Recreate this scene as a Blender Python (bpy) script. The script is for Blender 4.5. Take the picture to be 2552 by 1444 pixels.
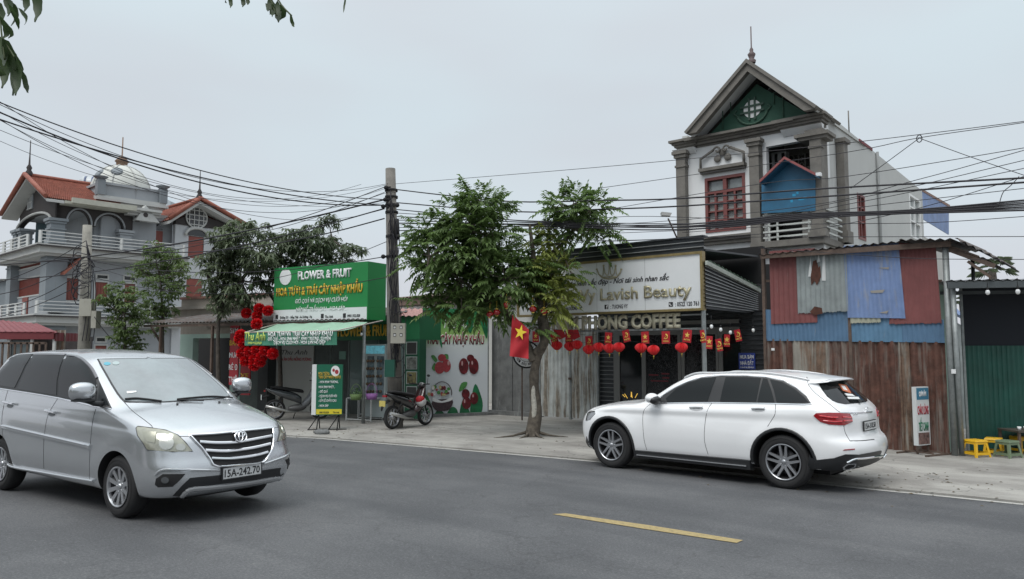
import bpy, bmesh, math, random
from mathutils import Vector, Matrix
from mathutils.bvhtree import BVHTree
from mathutils.geometry import delaunay_2d_cdt
from math import sin, cos, pi, radians, sqrt, atan2
C = bpy.context
SC = C.scene
COL = SC.collection
for _o in list(bpy.data.objects):
 bpy.data.objects.remove(_o)
# ------------------------------------------------------------------ camera
FOC, CXP, CYP, CAMH = 1900.0, 1276.0, 722.0, 1.90
PITCH = math.atan(155 / 1900)
cam_d = bpy.data.cameras.new('camera')
cam_d.sensor_width = 36
cam_d.lens = FOC / 2552 * 36
cam_d.clip_start = 0.05
cam_d.clip_end = 2500
cam = bpy.data.objects.new('camera', cam_d)
COL.objects.link(cam)
cam.location = (0, 0, CAMH)
cam.rotation_euler = (pi / 2 + PITCH, 0, 0)
SC.camera = cam
# ------------------------------------------------------------------ overcast sky, weak wide sun
SUN_EL, SUN_ROT = radians(58), radians(215)
world = bpy.data.worlds.new('World')
SC.world = world
world.use_nodes = True
wn, wl = world.node_tree.nodes, world.node_tree.links
wn.clear()
w_out = wn.new('ShaderNodeOutputWorld')
w_bg = wn.new('ShaderNodeBackground')
w_sky = wn.new('ShaderNodeTexSky')
w_sky.sky_type = 'NISHITA'
w_sky.sun_disc = False
w_sky.sun_elevation = SUN_EL
w_sky.sun_rotation = SUN_ROT
w_hsv = wn.new('ShaderNodeHueSaturation')
w_hsv.inputs['Saturation'].default_value = 0.15
w_hsv.inputs['Value'].default_value = 0.55
wl.new(w_sky.outputs[0], w_hsv.inputs['Color'])
w_tc = wn.new('ShaderNodeTexCoord')
w_sep = wn.new('ShaderNodeSeparateXYZ')
wl.new(w_tc.outputs['Generated'], w_sep.inputs[0])
w_ramp = wn.new('ShaderNodeValToRGB')
_e = w_ramp.color_ramp.elements
_e[0].position = 0.0
_e[0].color = (5.5, 5.6, 6.0, 1)
_e[1].position = 1.0
_e[1].color = (15.5, 16.0, 16.4, 1)
_m = _e.new(0.30)
_m.color = (5.4, 5.8, 6.25, 1)
_m = _e.new(0.52)
_m.color = (6.0, 6.55, 7.0, 1)
wl.new(w_sep.outputs['Z'], w_ramp.inputs[0])
w_no = wn.new('ShaderNodeTexNoise')
w_no.inputs['Scale'].default_value = 1.6
w_no.inputs['Detail'].default_value = 3
w_map = wn.new('ShaderNodeMapping')
w_map.inputs['Scale'].default_value = (1, 1, 3.0)
wl.new(w_tc.outputs['Generated'], w_map.inputs[0])
wl.new(w_map.outputs[0], w_no.inputs['Vector'])
w_r2 = wn.new('ShaderNodeValToRGB')
w_r2.color_ramp.elements[0].position = 0.32
w_r2.color_ramp.elements[0].color = (0.955, 0.925, 0.935, 1)
w_r2.color_ramp.elements[1].position = 0.68
w_r2.color_ramp.elements[1].color = (1.01, 1.08, 1.085, 1)
wl.new(w_no.outputs[0], w_r2.inputs[0])
w_mul = wn.new('ShaderNodeMix')
w_mul.data_type = 'RGBA'
w_mul.blend_type = 'MULTIPLY'
w_mul.inputs[0].default_value = 1
wl.new(w_ramp.outputs[0], w_mul.inputs[6])
wl.new(w_r2.outputs[0], w_mul.inputs[7])
w_mix = wn.new('ShaderNodeMix')
w_mix.data_type = 'RGBA'
w_mix.inputs[0].default_value = 0.9
wl.new(w_hsv.outputs[0], w_mix.inputs[6])
wl.new(w_mul.outputs[2], w_mix.inputs[7])
wl.new(w_mix.outputs[2], w_bg.inputs[0])
w_bg.inputs[1].default_value = 0.1
wl.new(w_bg.outputs[0], w_out.inputs[0])
sun_d = bpy.data.lights.new('sun', 'SUN')
sun_d.energy = 1.45
sun_d.angle = radians(35)
sun_d.color = (1, 0.97, 0.93)
sun = bpy.data.objects.new('sun', sun_d)
COL.objects.link(sun)
_sd = Vector((sin(SUN_ROT) * cos(SUN_EL), cos(SUN_ROT) * cos(SUN_EL), sin(SUN_EL)))
sun.rotation_euler = _sd.to_track_quat('Z', 'Y').to_euler()
SC.view_settings.view_transform = 'Standard'
SC.view_settings.look = 'None'
SC.view_settings.exposure = 0.33
SC.view_settings.gamma = 1
SC.cycles.max_bounces = 6
SC.cycles.diffuse_bounces = 3
SC.cycles.glossy_bounces = 3
SC.cycles.transmission_bounces = 4
# ------------------------------------------------------------------ pixel <-> place
CAM = Vector((0, 0, CAMH))
def ray(px, py):
 x = (px - CXP) / FOC
 z = (CYP - py) / FOC
 return Vector((x, cos(PITCH) - z * sin(PITCH), sin(PITCH) + z * cos(PITCH)))
def G(px, py, z=0.0):
 r = ray(px, py)
 return CAM + r * ((z - CAMH) / r.z)
def AT(px, py, Y):
 r = ray(px, py)
 return CAM + r * (Y / r.y)
KERB = [(-46.0, 33.5), (-26.0, 26.2), (-16.0, 22.2), (-9.5, 19.45), (-5.02, 17.35), (-3.61, 16.65), (1.56, 13.42), (4.85, 10.93), (6.45, 9.73), (14.0, 3.8), (40.0, -17.5)]
def kerb_dist(x, y):
 best = 1e9; sg = 1
 for (ax, ay), (bx, by) in zip(KERB[:-1], KERB[1:]):
  dx, dy = bx - ax, by - ay
  t = max(0, min(1, ((x - ax) * dx + (y - ay) * dy) / (dx * dx + dy * dy)))
  qx, qy = ax + dx * t, ay + dy * t
  d = sqrt((x - qx) ** 2 + (y - qy) ** 2)
  if d < best:
   best = d; sg = 1 if (dx * (y - ay) - dy * (x - ax)) < 0 else -1
 return best * sg                                    # positive on the road side
def road_z(x, y): return .023 * max(0, min(9.5, kerb_dist(x, y)))
def GR(px, py):
 z = 0
 for _ in range(6):
  p = G(px, py, z); z = road_z(p.x, p.y)
 return Vector((p.x, p.y, z))
def rnd(a, b): return random.uniform(a, b)
# ------------------------------------------------------------------ materials
MATS = {}
def mat(name, col=(.5, .5, .5), rough=.6, metal=0.0, coat=0.0, var=0.0, vscale=3.0, bump=0.0, bscale=40.0,
  grime=None, gamt=0.0, gscale=1.5, emit=None, es=1.0, spec=None, streak=False, trans=0.0, alpha=1.0):
 if name in MATS: return MATS[name]
 m = bpy.data.materials.new(name)
 m.use_nodes = True
 nt = m.node_tree; N = nt.nodes; L = nt.links
 b = N['Principled BSDF']
 c4 = (*col, 1)
 b.inputs['Base Color'].default_value = c4
 b.inputs['Roughness'].default_value = rough
 b.inputs['Metallic'].default_value = metal
 b.inputs['Coat Weight'].default_value = coat
 b.inputs['Coat Roughness'].default_value = 0.04
 b.inputs['Transmission Weight'].default_value = trans
 b.inputs['Alpha'].default_value = alpha
 if spec is not None: b.inputs['Specular IOR Level'].default_value = spec
 tc = None
 def coords(sc=None):
  nonlocal tc
  if tc is None: tc = N.new('ShaderNodeTexCoord')
  if sc is None: return tc.outputs['Object']
  mp = N.new('ShaderNodeMapping'); mp.inputs['Scale'].default_value = sc
  L.new(tc.outputs['Object'], mp.inputs[0]); return mp.outputs[0]
 last = None
 if var > 0:
  no = N.new('ShaderNodeTexNoise'); no.inputs['Scale'].default_value = vscale; no.inputs['Detail'].default_value = 6
  no.inputs['Roughness'].default_value = .65
  L.new(coords(), no.inputs['Vector'])
  r = N.new('ShaderNodeValToRGB')
  r.color_ramp.elements[0].position = .3; r.color_ramp.elements[1].position = .7
  r.color_ramp.elements[0].color = (*[max(0, v * (1 - var)) for v in col], 1)
  r.color_ramp.elements[1].color = (*[min(1, v * (1 + var)) for v in col], 1)
  L.new(no.outputs[0], r.inputs[0]); last = r.outputs[0]
 if grime is not None:
  no = N.new('ShaderNodeTexNoise'); no.inputs['Scale'].default_value = gscale; no.inputs['Detail'].default_value = 8
  no.inputs['Roughness'].default_value = .7
  L.new(coords((4, 4, .5) if streak else None), no.inputs['Vector'])
  r = N.new('ShaderNodeValToRGB')
  r.color_ramp.elements[0].position = .62 - gamt * .35; r.color_ramp.elements[1].position = .80 - gamt * .3
  L.new(no.outputs[0], r.inputs[0])
  mx = N.new('ShaderNodeMix'); mx.data_type = 'RGBA'
  L.new(r.outputs[0], mx.inputs[0])
  if last is not None: L.new(last, mx.inputs[6])
  else: mx.inputs[6].default_value = c4
  mx.inputs[7].default_value = (*grime, 1); last = mx.outputs[2]
 if last is not None: L.new(last, b.inputs['Base Color'])
 if bump > 0:
  no = N.new('ShaderNodeTexNoise'); no.inputs['Scale'].default_value = bscale; no.inputs['Detail'].default_value = 5
  L.new(coords(), no.inputs['Vector'])
  bp = N.new('ShaderNodeBump'); bp.inputs['Strength'].default_value = bump; bp.inputs['Distance'].default_value = .02
  L.new(no.outputs[0], bp.inputs['Height']); L.new(bp.outputs[0], b.inputs['Normal'])
 if emit is not None:
  b.inputs['Emission Color'].default_value = (*emit, 1); b.inputs['Emission Strength'].default_value = es
 MATS[name] = m
 return m
# ------------------------------------------------------------------ objects
def tag(o, label=None, cat=None, group=None, kind=None):
 if label: o['label'] = label
 if cat: o['category'] = cat
 if group: o['group'] = group
 if kind: o['kind'] = kind
 return o
def empty(name, loc, label, cat, group=None, rz=0.0):
 o = bpy.data.objects.new(name, None)
 o.empty_display_size = .2
 COL.objects.link(o)
 o.location = loc
 o.rotation_euler = (0, 0, rz)
 return tag(o, label, cat, group)
def copy_tree(o, parent=None):
 c = o.copy(); COL.objects.link(c)
 if parent is not None: c.parent = parent
 for ch in [x for x in bpy.data.objects if x.parent == o]: copy_tree(ch, c)
 return c
def wmat(o):
 m = Matrix.LocRotScale(o.location, o.rotation_euler, o.scale)
 return (wmat(o.parent) @ m) if o.parent else m
class MB:
 """collects shapes, in world coordinates unless M is given, and links them as one mesh object"""
 def __init__(s, M=None):
  s.v = []; s.f = []; s.mi = []; s.sm = []; s.M = M; s.cur = 0
 def add(s, vs, fs, smooth=False):
  b = len(s.v)
  s.v += [(s.M @ Vector(p)) if s.M else Vector(p) for p in vs]
  for f in fs:
   s.f.append([i + b for i in f]); s.mi.append(s.cur); s.sm.append(smooth)
  return s
 def quad(s, a, b, c, d): return s.add([a, b, c, d], [(0, 1, 2, 3)])
 def hexa(s, p, q):
  """p,q: two lists of 4 corners"""
  return s.add(list(p) + list(q), [(3, 2, 1, 0), (4, 5, 6, 7), (0, 1, 5, 4), (1, 2, 6, 5), (2, 3, 7, 6), (3, 0, 4, 7)])
 def box(s, x0, x1, y0, y1, z0, z1):
  return s.hexa([(x0, y0, z0), (x1, y0, z0), (x1, y1, z0), (x0, y1, z0)], [(x0, y0, z1), (x1, y0, z1), (x1, y1, z1), (x0, y1, z1)])
 def bar(s, a, b, w, h=None, up=(0, 0, 1)):
  a, b, up = Vector(a), Vector(b), Vector(up); h = h or w
  d = (b - a).normalized()
  if abs(d.dot(up)) > .98: up = Vector((0, 1, 0))
  x = d.cross(up).normalized() * w / 2; y = x.cross(d).normalized() * h / 2
  return s.hexa([a - x - y, a + x - y, a + x + y, a - x + y], [b - x - y, b + x - y, b + x + y, b - x + y])
 def tube(s, pts, r, n=8, caps=True, smooth=True):
  pts = [Vector(p) for p in pts]
  rs = r if isinstance(r, (list, tuple)) else [r] * len(pts)
  vs = []; fs = []
  d0 = (pts[1] - pts[0]).normalized()
  u = d0.cross(Vector((0, 0, 1)) if abs(d0.z) < .9 else Vector((1, 0, 0))).normalized()
  for i, p in enumerate(pts):
   d = (pts[min(i + 1, len(pts) - 1)] - pts[max(i - 1, 0)]).normalized()
   u = (u - d * u.dot(d)).normalized(); w = d.cross(u)
   for k in range(n):
    a = 2 * pi * k / n
    vs.append(p + (u * cos(a) + w * sin(a)) * rs[i])
  for i in range(len(pts) - 1):
   for k in range(n):
    k2 = (k + 1) % n
    fs.append((i * n + k, i * n + k2, (i + 1) * n + k2, (i + 1) * n + k))
  s.add(vs, fs, smooth)
  if caps:
   s.add(vs[:n], [tuple(range(n))[::-1]]); s.add(vs[-n:], [tuple(range(n))])
  return s
 def lathe(s, prof, o=(0, 0, 0), ax=(0, 0, 1), n=24, smooth=True):
  """prof: (radius, distance along axis)"""
  ax = Vector(ax).normalized(); o = Vector(o)
  u = ax.cross(Vector((0, 0, 1)) if abs(ax.z) < .9 else Vector((1, 0, 0))).normalized(); w = ax.cross(u)
  vs = []; fs = []
  for r, h in prof:
   for k in range(n):
    a = 2 * pi * k / n
    vs.append(o + ax * h + (u * cos(a) + w * sin(a)) * r)
  for i in range(len(prof) - 1):
   for k in range(n):
    k2 = (k + 1) % n
    fs.append((i * n + k, i * n + k2, (i + 1) * n + k2, (i + 1) * n + k))
  return s.add(vs, fs, smooth)
 def prism(s, poly, f0, f1):
  """poly 2d points; f0,f1 map a 2d point to the near and far face"""
  n = len(poly)
  vs = [f0(*p) for p in poly] + [f1(*p) for p in poly]
  fs = [tuple(range(n)), tuple(range(2 * n - 1, n - 1, -1))]
  fs += [(i, i + n, (i + 1) % n + n, (i + 1) % n) for i in range(n)]
  return s.add(vs, fs)
 def ball(s, c, r, n=12, sq=(1, 1, 1)):
  c = Vector(c); m = n // 2
  vs = []; fs = []
  for i in range(m + 1):
   t = pi * i / m
   for k in range(n):
    a = 2 * pi * k / n
    vs.append(c + Vector((sin(t) * cos(a) * r * sq[0], sin(t) * sin(a) * r * sq[1], cos(t) * r * sq[2])))
  for i in range(m):
   for k in range(n):
    k2 = (k + 1) % n
    fs.append((i * n + k, i * n + k2, (i + 1) * n + k2, (i + 1) * n + k))
  return s.add(vs, fs, True)
 def build(s, name, mats, parent=None, normals=True, merge=True, label=None):
  me = bpy.data.meshes.new(name)
  inv = wmat(parent).inverted() if (parent is not None) else None
  vs = [(inv @ v) if inv else v for v in s.v]
  org = None
  if parent is None and vs:
   zs = min(v.z for v in vs)
   cx = sum(v.x for v in vs) / len(vs); cy = sum(v.y for v in vs) / len(vs)
   org = Vector((cx, cy, zs)); vs = [v - org for v in vs]
  me.from_pydata([tuple(v) for v in vs], [], s.f)
  if not isinstance(mats, (list, tuple)): mats = [mats]
  for m in mats: me.materials.append(m)
  me.polygons.foreach_set('material_index', s.mi)
  me.polygons.foreach_set('use_smooth', s.sm)
  if normals:
   bm = bmesh.new(); bm.from_mesh(me)
   if merge: bmesh.ops.remove_doubles(bm, verts=bm.verts, dist=1e-5)
   bmesh.ops.recalc_face_normals(bm, faces=bm.faces)
   bm.to_mesh(me); bm.free()
  me.update()
  o = bpy.data.objects.new(name, me)
  COL.objects.link(o)
  if parent is not None: o.parent = parent
  if org is not None: o.location = org
  if label: o['label'] = label
  return o
class Plane:
 """vertical plane along the ground line p0->p1; local (s, z, d): along, up, out towards the viewer side"""
 def __init__(s, p0, p1, o=None):
  p0 = Vector((p0[0], p0[1], 0)); p1 = Vector((p1[0], p1[1], 0))
  s.o = p0; s.u = (p1 - p0).normalized(); s.L = (p1 - p0).length
  s.n = Vector((s.u.y, -s.u.x, 0))          # right-hand side of u
  if s.n.dot(-p0) < 0: s.n = -s.n           # towards the camera
 def P(s, a, z, d=0.0): return s.o + s.u * a + s.n * d + Vector((0, 0, z))
 def at(s, px, py, d=0.0):
  r = ray(px, py)
  o = s.o + s.n * d
  t = (o - CAM).dot(s.n) / r.dot(s.n)
  p = CAM + r * t
  return ((p - s.o).dot(s.u), p.z)
 def box(s, mb, a0, a1, z0, z1, d0, d1):
  P = s.P
  return mb.hexa([P(a0, z0, d0), P(a1, z0, d0), P(a1, z0, d1), P(a0, z0, d1)], [P(a0, z1, d0), P(a1, z1, d0), P(a1, z1, d1), P(a0, z1, d1)])
 def prism(s, mb, poly, d0, d1):
  return mb.prism(poly, lambda a, z: s.P(a, z, d0), lambda a, z: s.P(a, z, d1))
 def pxprism(s, mb, pix, d0, d1):
  return s.prism(mb, [s.at(x, y, d1) for x, y in pix], d0, d1)
 def wall(s, mb, outline, holes, d0, d1):
  """a wall slab with rectangular or polygonal openings"""
  vs = [Vector(p) for p in outline]; n = len(vs)
  es = [(i, (i + 1) % n) for i in range(n)]
  hs = []
  for h in holes:
   if len(h) == 4 and not hasattr(h[0], '__len__'):
    h = [(h[0], h[2]), (h[1], h[2]), (h[1], h[3]), (h[0], h[3])]
   b = len(vs); vs += [Vector(p) for p in h]
   es += [(b + i, b + (i + 1) % len(h)) for i in range(len(h))]; hs.append([Vector(p) for p in h])
  r = delaunay_2d_cdt(vs, es, [], 0, 1e-6)
  co, fs = r[0], r[2]
  def inside(p, poly):
   c = False
   for i in range(len(poly)):
    a, b = poly[i], poly[i - 1]
    if (a.y > p.y) != (b.y > p.y) and p.x < (b.x - a.x) * (p.y - a.y) / (b.y - a.y) + a.x: c = not c
   return c
  ol = [Vector(p) for p in outline]
  keep = []
  for f in fs:
   c = sum((co[i] for i in f), Vector((0, 0))) / len(f)
   if inside(c, ol) and not any(inside(c, h) for h in hs): keep.append(f)
  m = len(co)
  V = [s.P(c.x, c.y, d0) for c in co] + [s.P(c.x, c.y, d1) for c in co]
  F = [tuple(f) for f in keep] + [tuple(i + m for i in reversed(f)) for f in keep]
  cnt = {}
  for f in keep:
   for i in range(len(f)):
    e = (f[i], f[(i + 1) % len(f)]); cnt[e] = 1
  for (a, b) in list(cnt):
   if (b, a) not in cnt: F.append((b, a, a + m, b + m))
  return mb.add(V, F)
def text_obj(name, txt, m, parent, P, u, up, size, width=None, bold=0.0, shear=0.0, depth=.004, align='LEFT', label=None, cs=1.0):
 """real raised lettering: P lower-left (or centre) point, u direction of reading, up direction, cap height 'size'"""
 cu = bpy.data.curves.new(name, 'FONT')
 cu.body = txt; cu.size = 1; cu.offset = bold; cu.extrude = 0; cu.shear = shear; cu.space_character = cs
 cu.resolution_u = 2; cu.align_x = 'LEFT'
 t = bpy.data.objects.new('tmp', cu); COL.objects.link(t)
 dg = C.evaluated_depsgraph_get()
 me = bpy.data.meshes.new_from_object(t.evaluated_get(dg))
 bpy.data.objects.remove(t)
 xs = [v.co.x for v in me.vertices]
 if not xs: return None
 x0, x1 = min(xs), max(xs)
 sc = size / .69
 sx = sc if width is None else width / (x1 - x0)
 off = -x0 if align == 'LEFT' else -(x0 + x1) / 2
 u = Vector(u).normalized(); up = Vector(up).normalized(); nn = u.cross(up).normalized()
 P = Vector(P)
 inv = wmat(parent).inverted() if parent is not None else Matrix()
 bm = bmesh.new(); bm.from_mesh(me)
 for v in bm.verts:
  v.co = inv @ (P + u * ((v.co.x + off) * sx) + up * (v.co.y * sc) + nn * depth)
 ex = bmesh.ops.extrude_face_region(bm, geom=list(bm.faces))
 dn = inv.to_3x3() @ (nn * -depth)
 for v in [g for g in ex['geom'] if isinstance(g, bmesh.types.BMVert)]: v.co += dn
 bmesh.ops.recalc_face_normals(bm, faces=bm.faces)
 bm.to_mesh(me); bm.free()
 me.name = name; me.materials.clear(); me.materials.append(m)
 o = bpy.data.objects.new(name, me); COL.objects.link(o)
 if parent is not None: o.parent = parent
 if label: o['label'] = label
 return o
# ------------------------------------------------------------------ car tools
def crom(vals, t):
 n = len(vals); i = min(int(t), n - 2); f = t - i
 p0 = vals[max(i - 1, 0)]; p1 = vals[i]; p2 = vals[i + 1]; p3 = vals[min(i + 2, n - 1)]
 out = []
 for a, b, c, d in zip(p0, p1, p2, p3):
  m1 = (c - a) / 2; m2 = (d - b) / 2
  # limit tangents so that flat stretches stay flat
  k = c - b
  if k == 0: m1 = m2 = 0
  else:
   m1 = max(min(m1 / k, 3), 0) * k; m2 = max(min(m2 / k, 3), 0) * k
  h1 = 2 * f ** 3 - 3 * f ** 2 + 1; h2 = f ** 3 - 2 * f ** 2 + f; h3 = -2 * f ** 3 + 3 * f ** 2; h4 = f ** 3 - f ** 2
  out.append(h1 * b + h2 * m1 + h3 * c + h4 * m2)
 return out
def car_body(rings, sub, M, axles, flare, arch_r, axle_z, halfL, barrel=.03, NF=9, NC=7, NS=56):
 """rings: xf zf xb zb w zsf zsm zsb  ryf rxf bowf  ryb rxb bowb -> bmesh of the closed body, car-local"""
 bm = bmesh.new(); rows = []
 K = (len(rings) - 1) * sub
 for k in range(K + 1):
  xf, zf, xb, zb, w, zsf, zsm, zsb, ryf, rxf, bf, ryb, rxb, bb = crom(rings, k / sub)
  w = max(w, 0); ryf = min(ryf, w * .98); ryb = min(ryb, w * .98)
  half = []
  ef = xf - bf * ((w - ryf) / w) ** 2 if w > 0 else xf
  eb = xb + bb * ((w - ryb) / w) ** 2 if w > 0 else xb
  xs0, xs1 = ef - rxf, eb + rxb
  if xs0 < xs1 + .05: xs0 = xs1 + .05
  def wside(x): 
   ww = w * (1 - barrel * (x / halfL) ** 2)
   for ax in axles:
    d = sqrt((x - ax) ** 2 + (zsm - axle_z) ** 2)
    ww += flare * math.exp(-((d - arch_r) / .10) ** 2) * (1 if zsm < axle_z + arch_r + .15 else 0)
   return ww
  wf, wb = wside(xs0), wside(xs1)
  def zfr(y): return zf - (zf - zsf) * (y / max(w, 1e-3)) ** 2
  def zbr(y): return zb - (zb - zsb) * (y / max(w, 1e-3)) ** 2
  for j in range(NF):
   y = (wf - ryf) * j / NF
   half.append((xf - bf * (y / max(wf, 1e-3)) ** 2, y, zfr(y)))
  x_e = xf - bf * ((wf - ryf) / max(wf, 1e-3)) ** 2
  for j in range(NC):
   a = pi / 2 * j / NC
   y = wf - ryf + ryf * sin(a)
   half.append((x_e - (x_e - xs0) * (1 - cos(a)), y, zfr(y)))
  for j in range(NS + 1):
   x = xs0 + (xs1 - xs0) * j / NS
   t = (x - xs0) / (xs1 - xs0)
   z = zsf * (1 - t) * (1 - 2 * t) + zsm * 4 * t * (1 - t) + zsb * t * (2 * t - 1)
   half.append((x, wside(x), z))
  x_e = xb + bb * ((wb - ryb) / max(wb, 1e-3)) ** 2
  for j in range(NC - 1, -1, -1):
   a = pi / 2 * j / NC
   y = wb - ryb + ryb * sin(a)
   half.append((x_e + (xs1 - x_e) * (1 - cos(a)), y, zbr(y)))
  for j in range(NF - 1, -1, -1):
   y = (wb - ryb) * j / NF
   half.append((xb + bb * (y / max(wb, 1e-3)) ** 2, y, zbr(y)))
  full = half + [(x, -y, z) for x, y, z in half[-2:0:-1]]
  rows.append([bm.verts.new(p) for p in full])
 n = len(rows[0])
 for a, b in zip(rows[:-1], rows[1:]):
  for j in range(n):
   j2 = (j + 1) % n
   bm.faces.new((a[j], a[j2], b[j2], b[j]))
 bm.faces.new(rows[0])
 bmesh.ops.remove_doubles(bm, verts=bm.verts, dist=2e-4)
 # roof ridge closes itself (w = 0)
 bmesh.ops.recalc_face_normals(bm, faces=bm.faces)
 for f in bm.faces: f.smooth = True
 return bm
def boolean_cut(obj, cutters):
 for cme in cutters:
  co = bpy.data.objects.new('cut', cme); COL.objects.link(co)
  co.parent = obj.parent
  md = obj.modifiers.new('b', 'BOOLEAN'); md.object = co; md.operation = 'DIFFERENCE'; md.solver = 'EXACT'
  C.view_layer.update()
  dg = C.evaluated_depsgraph_get()
  me = bpy.data.meshes.new_from_object(obj.evaluated_get(dg))
  obj.modifiers.clear(); old = obj.data; obj.data = me; bpy.data.meshes.remove(old)
  bpy.data.objects.remove(co)
def cyl_mesh(x, z, y0, y1, r, n=64):
 bm = bmesh.new()
 a = [bm.verts.new((x + r * cos(2 * pi * k / n), y0, z + r * sin(2 * pi * k / n))) for k in range(n)]
 b = [bm.verts.new((x + r * cos(2 * pi * k / n), y1, z + r * sin(2 * pi * k / n))) for k in range(n)]
 for k in range(n): bm.faces.new((a[k], a[(k + 1) % n], b[(k + 1) % n], b[k]))
 bm.faces.new(a[::-1]); bm.faces.new(b)
 bmesh.ops.recalc_face_normals(bm, faces=bm.faces)
 me = bpy.data.meshes.new('c'); bm.to_mesh(me); bm.free(); return me
def in_poly(p, poly):
 c = False
 for i in range(len(poly)):
  a, b = poly[i], poly[i - 1]
  if (a[1] > p[1]) != (b[1] > p[1]) and p[0] < (b[0] - a[0]) * (p[1] - a[1]) / (b[1] - a[1]) + a[0]: c = not c
 return c
def densify(poly, step, closed=True):
 out = []
 n = len(poly)
 for i in range(n if closed else n - 1):
  a, b = Vector(poly[i]), Vector(poly[(i + 1) % n])
  k = max(1, int((b - a).length / step))
  for j in range(k): out.append(a.lerp(b, j / k))
 if not closed: out.append(Vector(poly[-1]))
 return out
def smooth_poly(pts, k=4, closed=True):
 """Catmull-Rom through the points"""
 n = len(pts); out = []
 rg = range(n) if closed else range(n - 1)
 for i in rg:
  p = [Vector(pts[(i + d) % n] if closed else pts[min(max(i + d, 0), n - 1)]) for d in (-1, 0, 1, 2)]
  for j in range(k):
   t = j / k
   out.append(.5 * ((2 * p[1]) + (p[2] - p[0]) * t + (2 * p[0] - 5 * p[1] + 4 * p[2] - p[3]) * t * t + (3 * p[1] - p[0] - 3 * p[2] + p[3]) * t ** 3))
 if not closed: out.append(Vector(pts[-1]))
 return out
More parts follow.
